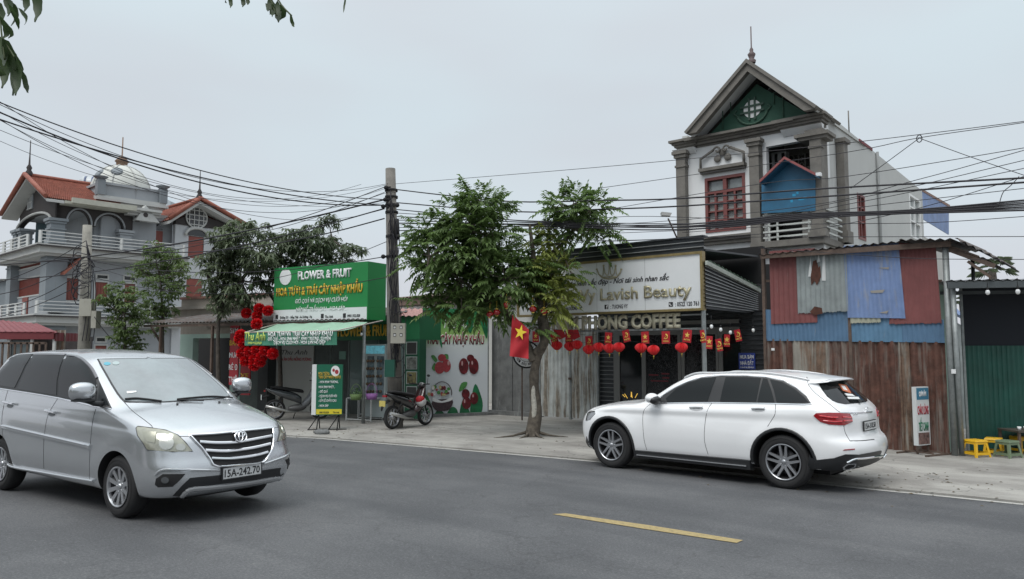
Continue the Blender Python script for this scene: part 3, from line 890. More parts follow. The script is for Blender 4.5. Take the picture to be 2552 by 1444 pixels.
 for hx_, hy_ in ((1008, 373), (1500, 382)):
  S.patch('handle_recess_shade', T(circ(hx_, hy_ + 4, 52, 20)), 'px', mat('recess_shade_white', (.45, .46, .47), rough=.5), off=.002, step=6, both=True)  # greyed white patch paints the shade behind the handle
  S.strip('door_handle', T([(hx_ - 52, hy_ - 2), (hx_, hy_ - 4), (hx_ + 52, hy_ - 2)]), 'px', M_white, .034, off=.03, thick=.02, both=True)
 for sd in (-1, 1):
  sl = MB(M=S.M)
  sl.hexa([(-.93, sd * .80, .20), (1.02, sd * .80, .20), (1.02, sd * .905, .215), (-.93, sd * .925, .215)], [(-.93, sd * .84, .36), (1.02, sd * .84, .335), (1.02, sd * .932, .325), (-.93, sd * .952, .35)])
  o_ = sl.build('side_sill', M_black, car)
  sl = MB(M=S.M); sl.bar((-.88, sd * .945, .27), (.96, sd * .93, .262), .012, .014); sl.build('sill_chrome', M_chrome, o_)
 for ax in axles:
  for mode, sd in (('side', -1), ('sideL', 1)):
   pts = [(ax + (ar + .016) * cos(a), az + (ar + .016) * sin(a)) for a in [radians(-14 + 208 * k / 22) for k in range(23)]]
   S.strip('arch_cladding', pts, mode, M_black, .042, off=.008, thick=.02, sm=False)
 S.patch('rear_apron', T([(1905, 742), (1920, 772), (1965, 787), (2100, 772), (2190, 742), (2300, 744), (2472, 712), (2482, 768), (2440, 822), (2330, 846), (2120, 862), (1930, 876), (1890, 860)]), 'px', M_black, off=.012, thick=.03)
 S.patch('rear_apron', T([(1905, 742), (1920, 772), (1965, 787), (2100, 772), (2190, 742), (2290, 744), (2290, 850), (2120, 862), (1930, 876), (1890, 860)]), 'px', M_black, off=.0115, thick=.03, mirror=True)
 S.patch('front_apron', T([(95, 690), (120, 690), (135, 600), (150, 640), (172, 722), (130, 712)]), 'px', M_black, off=.01, both=True)
 S.strip('skid_trim', T([(2200, 806), (2260, 778), (2330, 772), (2474, 752)]), 'px', M_chrome, .03, off=.02, thick=.02)
 S.patch('exhaust_tip', T([(2165, 838), (2200, 814), (2268, 812), (2262, 834), (2215, 854), (2170, 856)]), 'px', M_chrome, off=.022, thick=.03, both=True, step=6)
 S.patch('exhaust_opening', T([(2182, 838), (2208, 821), (2256, 818), (2250, 832), (2210, 846), (2184, 848)]), 'px', M_mblack, off=.026, both=True, step=6)
 S.patch('rear_reflector', T([(2170, 712), (2185, 703), (2265, 697), (2262, 706)]), 'px', M_red, off=.008, both=True, step=5)
 tl = [(1938, 436), (1960, 416), (2060, 412), (2160, 414), (2222, 420), (2240, 450), (2245, 484), (2180, 512), (2060, 505), (1990, 482)]
 S.patch('tail_light', T(tl), 'px', M_red, off=.010, both=True)
 for l in ([(1985, 436), (2070, 448), (2130, 450)], [(2165, 446), (2236, 452)], [(2015, 474), (2100, 482), (2160, 480)], [(2175, 476), (2240, 474)]):
  S.strip('tail_light_band', T(l), 'px', M_red2, .018, off=.014, both=True)
 half = T([(2110, 152), (2060, 152), (2000, 165), (1980, 182), (2005, 230), (2045, 283), (2085, 315), (2130, 334), (2190, 345)])
 hh = [S.hit(q, 'px')[0] for q in half]
 hh = [(q.y, q.z) for q in hh]
 S.patch('rear_window', hh + [(-y, z) for y, z in hh[::-1]], 'rear', M_glass, off=.006, step=.05)
 ctr = lambda y, z, m='rear': S.hit((y, z), m)[0]
 yy = .08
 # sticker on the rear window
 for poly, m_ in (([(2132, 186), (2195, 196), (2235, 262), (2170, 240)], mat('sticker_orange', (.55, .16, .07), rough=.5)), ([(2200, 290), (2290, 290), (2300, 308), (2215, 306)], M_sticker), ([(2150, 200), (2180, 204), (2205, 240), (2175, 232)], M_sticker), ([(2180, 262), (2240, 268), (2262, 284), (2200, 280)], M_sticker)):
  S.patch('window_sticker', T(poly), 'px', m_, off=.012 if m_ is not M_sticker else .014, step=5)
 S.strip('rear_wiper', T([(2290, 338), (2320, 322), (2345, 330)]), 'px', M_mblack, .02, off=.02)
 S.strip('tailgate_chrome', T([(2150, 413), (2280, 414), (2400, 406)]), 'px', M_chrome, .016, off=.010)
 zc = .865; xm = S.hit((0, zc), 'rear')[0].x - .015
 pb = MB(M=S.M); pb.box(xm, xm + .015, -.25, .25, zc - .07, zc + .07)
 pr = pb.build('plate_frame', M_black, car)
 pb = MB(M=S.M); pb.box(xm - .004, xm + .002, -.235, .235, zc - .057, zc + .057)
 plate = pb.build('number_plate', M_plate, car)
 u3 = S.M.to_3x3() @ Vector((0, -1, 0))
 text_obj('plate_lettering', '15A-318.58', M_ink, plate, S.M @ Vector((xm - .005, .215, zc - .036)), u3, (0, 0, 1), .072, width=.43, bold=.012, depth=.002)
 q = S.hit((.47, 1.045), 'rear')[0]
 text_obj('badge_lettering', 'GLC 300', M_chrome, car, S.M @ Vector((q.x - .03, .56, 1.03)), u3, (0, 0, 1), .026, width=.19, bold=.02, depth=.003)
 eq = S.hit((0, 1.07), 'rear')[0]
 em = MB(M=S.M)
 em.tube([(eq.x - .012, .045 * cos(2 * pi * k / 20), 1.07 + .045 * sin(2 * pi * k / 20)) for k in range(21)], .005, n=6)
 for k in range(3):
  a = pi / 2 + 2 * pi * k / 3
  em.bar((eq.x - .012, 0, 1.07), (eq.x - .012, .043 * cos(a), 1.07 + .043 * sin(a)), .006)
 em.build('emblem', M_chrome, car)
 S.patch('headlight', T([(132, 474), (140, 440), (152, 412), (200, 403), (204, 420), (185, 440), (160, 468)]), 'px', mat('headlamp_clear', (.25, .26, .27), rough=.08, coat=1, metal=.4), off=.008, both=True, step=6)
 S.strip('headlight_edge', T([(132, 474), (140, 440), (152, 412), (200, 403)]), 'px', M_black, .02, off=.012, both=True)
 for sd in (-1, 1):
  mm = MB(M=S.M)
  mm.ball((.62, sd * 1.00, 1.165), 1, n=20, sq=(.105, .12, .08))
  bm_ = mm.build('mirror', M_white, car)
  m2 = MB(M=S.M)
  m2.tube([(.66, sd * .82, 1.09), (.63, sd * .90, 1.09), (.60, sd * .97, 1.11)], [.035, .032, .03], n=10)
  m2.ball((.565, sd * 1.0, 1.14), 1, n=16, sq=(.08, .112, .07))
  m2.build('mirror_foot', M_black, bm_)
  rr = MB(M=S.M)
  pts = [(.28, 1.44), (.16, 1.50), (0, 1.535), (-.4, 1.56), (-.9, 1.56), (-1.4, 1.54), (-1.68, 1.50)]
  P3 = []
  for x, z in smooth_poly(pts, 4, False):
   h = S.bvh.ray_cast(Vector((x, sd * .60, 4)), Vector((0, 0, -1)))[0]
   P3.append((x, sd * .60, h.z + .022))
  P3[0] = (P3[0][0], P3[0][1], P3[0][2] - .03); P3[-1] = (P3[-1][0], P3[-1][1], P3[-1][2] - .03)
  rr.tube(P3, .014, n=8)
  rr.build('roof_rail', M_rail, car)
 fl = MB(M=S.M); fl.box(-1.9, 1.9, -.55, .55, .21, .29); fl.build('underbody', M_mblack, car)
 return car, S
# ------------------------------------------------------------------ ground, road, pavement
EV = Vector((.7672, -.6414, 0)); NV = Vector((.6414, .7672, 0))
def nodes_mat(name):
 m = bpy.data.materials.new(name); m.use_nodes = True
 return m, m.node_tree.nodes, m.node_tree.links, m.node_tree.nodes['Principled BSDF']
def nz(N, L, vec, scale, detail=4, rough=.6):
 n = N.new('ShaderNodeTexNoise'); n.inputs['Scale'].default_value = scale; n.inputs['Detail'].default_value = detail; n.inputs['Roughness'].default_value = rough
 L.new(vec, n.inputs['Vector']); return n.outputs[0]
def rp(N, L, v, stops):
 r = N.new('ShaderNodeValToRGB'); L.new(v, r.inputs[0])
 e = r.color_ramp.elements
 e[0].position, e[0].color = stops[0][0], (*stops[0][1], 1)
 e[1].position, e[1].color = stops[-1][0], (*stops[-1][1], 1)
 for p, c in stops[1:-1]:
  q = e.new(p); q.color = (*c, 1)
 return r.outputs[0]
def mx(N, L, a, b, f=.5, mode='MIX'):
 m = N.new('ShaderNodeMix'); m.data_type = 'RGBA'; m.blend_type = mode
 if isinstance(f, (int, float)): m.inputs[0].default_value = f
 else: L.new(f, m.inputs[0])
 for s, v in ((6, a), (7, b)):
  if isinstance(v, tuple): m.inputs[s].default_value = (*v, 1)
  else: L.new(v, m.inputs[s])
 return m.outputs[2]
def asphalt():
 m, N, L, b = nodes_mat('asphalt')
 tc = N.new('ShaderNodeTexCoord')
 mp = N.new('ShaderNodeMapping'); mp.inputs['Rotation'].default_value = (0, 0, radians(39.9)); L.new(tc.outputs['Object'], mp.inputs[0])
 v = mp.outputs[0]
 grain = rp(N, L, nz(N, L, v, 48, 5, .85), [(.30, (.040, .042, .045)), (.52, (.084, .087, .092)), (.72, (.165, .168, .173))])
 st = N.new('ShaderNodeMapping'); st.inputs['Scale'].default_value = (.12, 1.0, 1); L.new(v, st.inputs[0])
 big = rp(N, L, nz(N, L, st.outputs[0], .9, 4, .55), [(.3, (.74, .75, .77)), (.5, (1.0, 1.0, 1.0)), (.72, (1.30, 1.29, 1.26))])
 c = mx(N, L, grain, big, 1.0, 'MULTIPLY')
 pt = rp(N, L, nz(N, L, v, .55, 5, .6), [(.4, (.82, .82, .83)), (.65, (1.16, 1.15, 1.14))])
 c = mx(N, L, c, pt, 1.0, 'MULTIPLY')
 sp = rp(N, L, nz(N, L, v, 26, 2, .5), [(.72, (0, 0, 0)), (.78, (1, 1, 1))])
 c = mx(N, L, c, (.20, .20, .19), sp)
 vo = N.new('ShaderNodeTexVoronoi'); vo.feature = 'DISTANCE_TO_EDGE'; vo.inputs['Scale'].default_value = .33
 dv = N.new('ShaderNodeVectorMath'); dv.operation = 'ADD'
 L.new(v, dv.inputs[0])
 n2 = N.new('ShaderNodeTexNoise'); n2.inputs['Scale'].default_value = 1.5; n2.inputs['Detail'].default_value = 5; L.new(v, n2.inputs['Vector'])
 L.new(n2.outputs['Color'], dv.inputs[1]); L.new(dv.outputs[0], vo.inputs['Vector'])
 ck = rp(N, L, vo.outputs['Distance'], [(.0, (1, 1, 1)), (.0045, (0, 0, 0))])
 c = mx(N, L, c, (.028, .028, .03), mx(N, L, (0, 0, 0), ck, .4))
 L.new(c, b.inputs['Base Color'])
 b.inputs['Roughness'].default_value = .72
 bp = N.new('ShaderNodeBump'); bp.inputs['Strength'].default_value = .45; bp.inputs['Distance'].default_value = .01
 L.new(nz(N, L, v, 95, 3, .8), bp.inputs['Height']); L.new(bp.outputs[0], b.inputs['Normal'])
 return m
def concrete(name, c0, c1, dirt, joint=True, sc=1.0):
 m, N, L, b = nodes_mat(name)
 tc = N.new('ShaderNodeTexCoord')
 mp = N.new('ShaderNodeMapping'); mp.inputs['Rotation'].default_value = (0, 0, radians(39.9)); L.new(tc.outputs['Object'], mp.inputs[0])
 v = mp.outputs[0]
 st = N.new('ShaderNodeMapping'); st.inputs['Scale'].default_value = (.45, 1.2, 1); L.new(v, st.inputs[0])
 c = rp(N, L, nz(N, L, st.outputs[0], 1.1 * sc, 8, .68), [(.33, c0), (.62, c1)])
 d = rp(N, L, nz(N, L, v, .8 * sc, 6, .65), [(.50, (0, 0, 0)), (.72, (1, 1, 1))])
 c = mx(N, L, c, dirt, mx(N, L, (0, 0, 0), d, .8))
 g = rp(N, L, nz(N, L, v, 60, 4, .7), [(.3, (.86, .86, .86)), (.7, (1.12, 1.12, 1.12))])
 c = mx(N, L, c, g, 1.0, 'MULTIPLY')
 lf = rp(N, L, nz(N, L, v, 9, 3, .6), [(.70, (0, 0, 0)), (.76, (1, 1, 1))])
 c = mx(N, L, c, dirt, mx(N, L, (0, 0, 0), lf, .6))
 if joint:
  vo = N.new('ShaderNodeTexVoronoi'); vo.feature = 'DISTANCE_TO_EDGE'; vo.inputs['Scale'].default_value = .5
  dv = N.new('ShaderNodeVectorMath'); dv.operation = 'ADD'; L.new(v, dv.inputs[0])
  n2 = N.new('ShaderNodeTexNoise'); n2.inputs['Scale'].default_value = 1.2; n2.inputs['Detail'].default_value = 6; L.new(v, n2.inputs['Vector'])
  L.new(n2.outputs['Color'], dv.inputs[1]); L.new(dv.outputs[0], vo.inputs['Vector'])
  ck = rp(N, L, vo.outputs['Distance'], [(.0, (1, 1, 1)), (.007, (0, 0, 0))])
  c = mx(N, L, c, (.10, .10, .095), mx(N, L, (0, 0, 0), ck, .7))
 L.new(c, b.inputs['Base Color']); b.inputs['Roughness'].default_value = .85
 bp = N.new('ShaderNodeBump'); bp.inputs['Strength'].default_value = .3; bp.inputs['Distance'].default_value = .02
 L.new(nz(N, L, v, 14, 8, .7), bp.inputs['Height']); L.new(bp.outputs[0], b.inputs['Normal'])
 return m
M_asph = asphalt()
M_pave = concrete('pavement_concrete', (.21, .20, .185), (.34, .33, .305), (.13, .12, .11))
M_soil = concrete('ground_soil', (.12, .11, .09), (.18, .165, .14), (.08, .075, .06), joint=False)
def line_mat(name, col, wear):
 m, N, L, b = nodes_mat(name)
 tc = N.new('ShaderNodeTexCoord')
 w = rp(N, L, nz(N, L, tc.outputs['Object'], 22, 6, .75), [(.42, col), (.56, tuple(v * .8 for v in col)), (.70, wear)])
 L.new(w, b.inputs['Base Color']); b.inputs['Roughness'].default_value = .8
 return m
M_wline = line_mat('kerb_line', (.42, .415, .39), (.15, .15, .145))
M_yline = line_mat('yellow_marking', (.36, .28, .13), (.14, .125, .09))
g = MB(); g.quad((-900, -900, -.06), (900, -900, -.06), (900, 1300, -.06), (-900, 1300, -.06))
tag(g.build('ground', M_soil), kind='structure')
kc = smooth_poly([Vector(p) for p in KERB], 6, False)
def band(offs, zf, sgn):
 vs = []; fs = []
 n = len(offs)
 for p in kc:
  for d in offs:
   q = Vector((p.x, p.y, 0)) + NV * (sgn * d)
   vs.append((q.x, q.y, zf(q, d)))
 for i in range(len(kc) - 1):
  for j in range(n - 1):
   fs.append((i * n + j, i * n + j + 1, (i + 1) * n + j + 1, (i + 1) * n + j))
 return vs, fs
mb = MB(); v, f = band([0, 1, 2, 3.5, 5, 7, 9, 9.6, 14, 30, 60], lambda q, d: .023 * min(d, 9.5) if d > 0 else 0, -1); mb.add(v, f, True)
tag(mb.build('road', M_asph), kind='structure')
mb = MB(); v, f = band([0.0, .001, 6, 20, 60], lambda q, d: (-.04 if d == 0 else .03), 1); mb.add(v, f)
tag(mb.build('pavement', M_pave), kind='structure')
mb = MB(); v, f = band([.03, .15], lambda q, d: .023 * d + .004, -1); mb.add(v, f)
tag(mb.build('kerb_strip', M_wline), kind='structure')
def decal(pix, name, m, lift=.006):
 vs = [GR(*p) + Vector((0, 0, lift)) for p in pix]
 mb = MB(); mb.add(vs, [tuple(range(len(vs)))])
 return mb.build(name, m)
tag(decal([(1376, 1283), (1410, 1281), (1620, 1311), (1852, 1348), (1836, 1355), (1600, 1319)], 'lane_dash', M_yline), 'yellow centre dash painted on the road below the white off-road car', 'road marking', 'yellow dashes on the centre line')
_a = GR(1380, 1283); _b = GR(1845, 1351)
_d = (_b - _a).normalized(); _s = Vector((-_d.y, _d.x, 0))
def dash(p0, p1, label):
 mb = MB()
 q = [p0 - _s * .055, p1 - _s * .055, p1 + _s * .055, p0 + _s * .055]
 mb.add([(v.x, v.y, road_z(v.x, v.y) + .006) for v in q], [(0, 1, 2, 3)])
 tag(mb.build('lane_dash', M_yline), label, 'road marking', 'yellow dashes on the centre line')
random.seed(77); mb = MB()
for i in range(420):
 p = kc[int(rnd(12, len(kc) - 8))]; q = p.lerp(kc[20], 0) + Vector((rnd(-1, 1), 0)); d = abs(random.gauss(0, 1.6)) * (1 if i % 4 else -.25)
 x, y = q.x + NV.x * d, q.y + NV.y * d; k = kerb_dist(x, y); z = .034 if k < -.01 else road_z(x, y) + .008; a = rnd(0, 6.3); s_ = rnd(.012, .04)
 mb.add([(x - s_ * cos(a), y - s_ * sin(a), z), (x + s_ * .4 * sin(a), y - s_ * .4 * cos(a), z + s_ * .3), (x + s_ * cos(a), y + s_ * sin(a), z), (x - s_ * .4 * sin(a), y + s_ * .4 * cos(a), z + s_ * .2)], [(0, 1, 2, 3)])
tag(mb.build('leaf_litter', mat('litter', (.13, .10, .06), rough=.9, var=.9, vscale=3), normals=False), 'dry leaves and scraps lying along the kerb and pavement', 'litter', kind='stuff')
# ------------------------------------------------------------------ shared materials
M_tin_red = mat('tin_red', (.185, .062, .06), rough=.6, metal=.05, var=.25, vscale=1.2, grime=(.25, .20, .18), gamt=-.05, gscale=3, streak=True)
M_tin_blue = mat('tin_blue', (.16, .235, .42), rough=.6, metal=.05, var=.22, vscale=1.5, grime=(.30, .30, .30), gamt=.22, gscale=2.2, streak=True)
M_tin_blue2 = mat('tin_deep_blue', (.085, .165, .27), rough=.6, metal=.05, var=.2, vscale=1.5, grime=(.22, .24, .27), gamt=.02, gscale=2.2, streak=True)
M_tin_grey = mat('tin_galvanised', (.27, .30, .30), rough=.45, metal=.35, var=.25, vscale=2, grime=(.12, .10, .09), gamt=.0, gscale=2.5, streak=True)
M_tin_green = mat('tin_dark_green', (.006, .062, .047), rough=.5, var=.25, vscale=2, grime=(.03, .11, .09), gamt=.1, streak=True)
M_tin_pale = mat('tin_pale_green', (.24, .33, .28), rough=.55, var=.15, vscale=2, grime=(.35, .34, .30), gamt=.0, streak=True)
M_dark_clad = mat('dark_cladding', (.045, .05, .055), rough=.38, metal=.3, var=.3, vscale=3)
M_clad_glint = mat('cladding_glint', (.30, .31, .31), rough=.4, metal=.3, var=.2, vscale=4)  # pale colour imitates light glinting along the cladding ribs
M_steel = mat('galvanised_post', (.25, .27, .27), rough=.5, metal=.4, var=.25, vscale=6, grime=(.16, .11, .08), gamt=.05)
M_rusty = mat('rusty_steel', (.10, .07, .055), rough=.8, var=.4, vscale=6)
M_sign_w = mat('sign_white', (.68, .70, .71), rough=.35, var=.04, vscale=1)
M_gold = mat('gold_trim', (.27, .21, .095), rough=.35, metal=.5, var=.2, vscale=8)
M_gold2 = mat('letter_gold', (.36, .33, .22), rough=.35, metal=.35, var=.15, vscale=8)
M_cream = mat('letter_cream', (.46, .44, .33), rough=.45)
M_redflag = mat('flag_red', (.38, .010, .018), rough=.7)
M_yel = mat('star_yellow', (.78, .58, .04), rough=.6)
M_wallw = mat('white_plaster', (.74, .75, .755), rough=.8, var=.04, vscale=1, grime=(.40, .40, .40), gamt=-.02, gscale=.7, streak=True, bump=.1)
M_wallg = mat('grey_plaster', (.44, .44, .42), rough=.85, var=.06, vscale=.6, grime=(.30, .30, .28), gamt=.12, gscale=.8, streak=True, bump=.1)
M_trim = mat('dark_trim', (.15, .14, .125), rough=.7, var=.25, vscale=3, grime=(.26, .24, .22), gamt=.02, gscale=4)
M_greenw = mat('gable_green', (.022, .075, .05), rough=.75, var=.2, vscale=2)
M_redfr = mat('red_window_frame', (.17, .05, .045), rough=.5)
M_pane = mat('window_pane', (.20, .23, .23), rough=.08, coat=1, var=.3, vscale=3)
M_darkpane = mat('dark_pane', (.010, .012, .014), rough=.06, coat=.5)
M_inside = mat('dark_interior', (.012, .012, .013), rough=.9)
M_blue_ply = mat('blue_board', (.022, .12, .22), rough=.5, var=.15, vscale=2, grime=(.03, .22, .38), gamt=.05)
M_wblue = mat('pale_rail', (.48, .50, .48), rough=.6, var=.1)
def rust_mat(name, base, rust, pitch, amt=.5):
 """rusty corrugated iron: rust runs down the ribs in streaks"""
 m, N, L, b = nodes_mat(name)
 tc = N.new('ShaderNodeTexCoord')
 mp = N.new('ShaderNodeMapping'); mp.inputs['Scale'].default_value = (5, 5, .35); L.new(tc.outputs['Object'], mp.inputs[0])
 s1 = nz(N, L, mp.outputs[0], 1.3, 6, .7)
 f = rp(N, L, s1, [(.5 - amt * .22, (0, 0, 0)), (.60 - amt * .12, (1, 1, 1))])
 c = mx(N, L, rp(N, L, nz(N, L, tc.outputs['Object'], 2.2, 5, .6), [(.3, tuple(v * .7 for v in base)), (.7, tuple(v * 1.25 for v in base))]),
           rp(N, L, nz(N, L, tc.outputs['Object'], 5, 6, .7), [(.3, tuple(v * .45 for v in rust)), (.7, tuple(v * 1.5 for v in rust))]), f)
 L.new(c, b.inputs['Base Color']); b.inputs['Roughness'].default_value = .75
 bp = N.new('ShaderNodeBump'); bp.inputs['Strength'].default_value = .3; bp.inputs['Distance'].default_value = .01
 L.new(nz(N, L, tc.outputs['Object'], 20, 5, .7), bp.inputs['Height']); L.new(bp.outputs[0], b.inputs['Normal'])
 return m
M_rust = rust_mat('rusted_iron', (.23, .21, .185), (.10, .045, .032), .1, .75)
M_rust2 = rust_mat('weathered_iron', (.25, .235, .205), (.15, .095, .065), .1, .3)
M_gateiron = rust_mat('gate_iron', (.52, .55, .54), (.24, .21, .17), .1, .05)
M_roof_old = rust_mat('old_roof_iron', (.10, .10, .10), (.07, .045, .035), .1, .4)
def corr(pl, mb, c0, c1, d, pitch, amp, z0l, z1l, z0r=None, z1r=None, box=False, top0=None, top1=None, rough=0.0):
 """vertical-rib corrugated sheet between local s=c0 and c1 (bottom); top edge may be shifted"""
 z0r = z0l if z0r is None else z0r; z1r = z1l if z1r is None else z1r
 t0 = c0 if top0 is None else top0; t1 = c1 if top1 is None else top1
 n = max(6, int(abs(c1 - c0) / pitch * 6))
 vs = []; fs = []
 for i in range(n + 1):
  t = i / n
  ph = (c0 + (c1 - c0) * t) / pitch
  if box:
   q = ph % 1
   w = amp if .35 < q < .65 else (-amp * .2 if q < .2 or q > .8 else amp * .4)
  else: w = amp * sin(2 * pi * ph)
  zb = z0l + (z0r - z0l) * t + (rnd(-rough, rough) if rough else 0); zt = z1l + (z1r - z1l) * t + (rnd(-rough, rough) * .5 if rough else 0)
  vs += [pl.P(c0 + (c1 - c0) * t, zb, d + w), pl.P(t0 + (t1 - t0) * t, zt, d + w)]
 for i in range(n): fs.append((2 * i, 2 * i + 2, 2 * i + 3, 2 * i + 1))
 m = len(vs)
 vs2 = vs + [v - pl.n * .004 for v in vs]
 fs2 = fs + [tuple(k + m for k in reversed(q)) for q in fs]
 mb.add(vs2, fs2, not box)
 return mb
def hcorr(pl, mb, s0, s1, zf0, zf1, d, pitch, amp, zt0=None, zt1=None):
 """horizontal-rib cladding: between z zf0 and zf1"""
 n = max(2, int((zf1 - zf0) / pitch))
 prof = []
 for k in range(n + 1):
  z = zf0 + k * pitch
  for dz, w in ((0, 0), (.62, 0), (.70, amp), (.92, amp)):
   zz = z + dz * pitch
   if zz <= zf1: prof.append((zz, w))
 prof.append((zf1, 0))
 vs = []; fs = []
 for z, w in prof: vs += [pl.P(s0, z, d + w), pl.P(s1, z, d + w)]
 for i in range(len(prof) - 1): fs.append((2 * i, 2 * i + 1, 2 * i + 3, 2 * i + 2))
 b = len(mb.f)
 mb.add(vs, fs)
 return mb
def ribs(pl, mb, s0, s1, z0, z1, d, pitch, h, dd):  # thin level strips, used for the glints painted on the cladding
 z = z0
 while z < z1:
  pl.box(mb, s0, s1, z, z + h, d, d + dd); z += pitch
def frame(pl, mb, s0, s1, z0, z1, w, d0, d1):
 pl.box(mb, s0, s0 + w, z0, z1, d0, d1); pl.box(mb, s1 - w, s1, z0, z1, d0, d1)
 pl.box(mb, s0 + w, s1 - w, z1 - w, z1, d0, d1); pl.box(mb, s0 + w, s1 - w, z0, z0 + w, d0, d1)
def star(mb, pl, s, z, r, d0, d1, rot=0.0):
 pts = [(s + (r if k % 2 == 0 else r * .382) * sin(rot + pi * k / 5), z + (r if k % 2 == 0 else r * .382) * cos(rot + pi * k / 5)) for k in range(10)]
 pl.prism(mb, pts, d0, d1)
def V2(p): return (p.x, p.y)
def nline(nd, px0, px1, u=EV):
 """ground line with direction u at distance nd along its normal, between two picture columns"""
 n = Vector((-u.y, u.x, 0))
 out = []
 for px in (px0, px1):
  r = ray(px, 877); r = Vector((r.x, r.y, 0))
  out.append(r * (nd / r.dot(n)))
 return out
ZG = .03
# unseen trees added behind the viewer, to be mirrored in the car windows
random.seed(6); mb = MB()
for k in range(70):
 p = NV * -rnd(10, 14) + EV * (-34 + k * .95); r_ = rnd(.9, 1.9); mb.ball((p.x, p.y, rnd(.6, 4.2)), r_, 10, (1, 1, 1.1))
for v in mb.v: v += Vector((rnd(-.3, .3), rnd(-.3, .3), rnd(-.3, .3)))
tag(mb.build('unseen_tree_line', mat('unseen_tree_line', (.035, .05, .03), rough=.9, var=.6, vscale=2)), 'dark mass of unseen trees added behind the viewer to be mirrored in the car windows', 'trees', kind='stuff')
# ================================================================== patchwork tin fence
_b = G(2350, 1135)
nd = _b.x * NV.x + _b.y * NV.y
TF = Plane(*[V2(p) for p in nline(nd, 1905, 2350)])
SX = lambda px, d=0.0: TF.at(px, 877, d)[0]
ZX = lambda px, py, d=0.0: TF.at(px, py, d)[1]
fence = empty('tin_fence', TF.P(2, 0, 0), 'tall patchwork fence of red, blue and rusty corrugated iron sheets', 'fence')
def sheet(px0, px1, pyt0, pyt1, pyb0, pyb1, d, m, pitch=.11, amp=.014, box=False, nm='iron_sheet', topx=None, lab=None, rough=0):
 mb = MB()
 a, b_ = SX(px0, d), SX(px1, d)
 tt = (None, None) if topx is None else (SX(topx[0], d), SX(topx[1], d))
 corr(TF, mb, a, b_, d, pitch, amp, ZX(px0, pyb0, d), ZX(px0, pyt0, d), ZX(px1, pyb1, d), ZX(px1, pyt1, d), box=box, top0=tt[0], top1=tt[1], rough=rough)
 return mb.build(nm, m, fence, normals=False, label=lab)
sheet(1912, 1978, 845, 846, 1102, 1106, 0, M_rust, .16, .032)
sheet(1976, 2064, 846, 847, 1106, 1113, .006, M_rust2, .09, .008, lab='weathered dun iron sheet')
sheet(2062, 2118, 847, 848, 1113, 1118, 0, M_rust, .13, .016)
sheet(2124, 2246, 849, 851, 1122, 1127, 0, M_rust, .19, .036, lab='heavily rusted sheet')
sheet(2240, 2266, 851, 852, 1127, 1129, .012, M_rust2, .13, .016)
sheet(2262, 2356, 852, 853, 1129, 1137, .004, M_rust, .19, .036)
sheet(1910, 1992, 772, 772, 850, 850, .02, M_tin_blue2, .085, .008, lab='deep blue strip')
sheet(1988, 2118, 772, 772, 850, 851, .026, M_tin_blue2, .085, .008, lab='deep blue strip')
sheet(2122, 2250, 790, 792, 852, 853, .02, mat('tin_sky_blue', (.10, .21, .33), rough=.55, var=.2, vscale=2, grime=(.25, .28, .3), gamt=.05, streak=True), .085, .008, lab='sky blue strip')
sheet(2250, 2356, 792, 797, 853, 855, .026, M_tin_blue2, .085, .008, lab='deep blue strip')
sheet(1924, 2040, 626, 618, 808, 804, .044, M_tin_red, .11, .012, box=True, lab='faded red sheet', rough=.006)
sheet(1992, 2118, 632, 618, 782, 776, .066, M_tin_grey, .10, .010, box=True, lab='torn galvanised sheet', rough=.015)
sheet(2116, 2260, 612, 604, 792, 794, .070, M_tin_blue, .085, .008, box=True, topx=(2112, 2250), lab='bright blue sheet')
sheet(2218, 2350, 606, 612, 808, 806, .050, M_tin_red, .10, .010, box=True, topx=(2248, 2344), lab='dark red sheet', rough=.012)
sheet(2122, 2198, 780, 780, 806, 804, .055, mat('tin_cream', (.36, .37, .29), rough=.6, var=.2), .1, .008, lab='pale torn edge', rough=.01)
_m = MB()                                       # rusted hole in the grey sheet
TF.pxprism(_m, [(2026, 652), (2034, 648), (2040, 668), (2044, 662), (2046, 690), (2036, 712), (2030, 700), (2022, 712), (2020, 690)], .082, .086)
TF.pxprism(_m, [(2018, 778), (2030, 764), (2048, 768), (2050, 782), (2030, 786)], .082, .086)
_m.build('rust_patch', mat('rust_brown', (.075, .03, .02), rough=.9, var=.4, vscale=9), fence)
_m = MB()
for pts in ([(2014, 690), (2020, 640), (2024, 690)], [(2048, 700), (2050, 640), (2056, 636), (2058, 700)], [(2036, 655), (2040, 632), (2044, 652)]):
 TF.pxprism(_m, pts, .080, .084)
_m.build('flaked_paint', mat('flake_white', (.55, .57, .57), rough=.6), fence)
_m = MB()
TF.pxprism(_m, [(2168, 725), (2205, 722), (2200, 730), (2172, 731)], .080, .084)
TF.pxprism(_m, [(2190, 780), (2215, 774), (2210, 782)], .080, .084)
TF.pxprism(_m, [(2188, 668), (2216, 666), (2214, 672)], .080, .084)
_m.build('scuff_mark', mat('scuff', (.28, .27, .25), rough=.8), fence)
mb = MB()
for px in (2121, 1908): TF.box(mb, SX(px) - .03, SX(px) + .03, ZG, ZX(px, 620), -.06, .035)
for py in (700, 852, 1000): mb.bar(TF.P(SX(1910), ZX(1910, py), -.05), TF.P(SX(2354), ZX(2354, py), -.05), .05)
mb.build('frame', M_rusty, fence)
mb = MB()
TF.box(mb, SX(1924), SX(1932), ZX(1928, 874), ZX(1928, 868), .03, .035)
mb.build('paper_notice', M_sticker, fence)
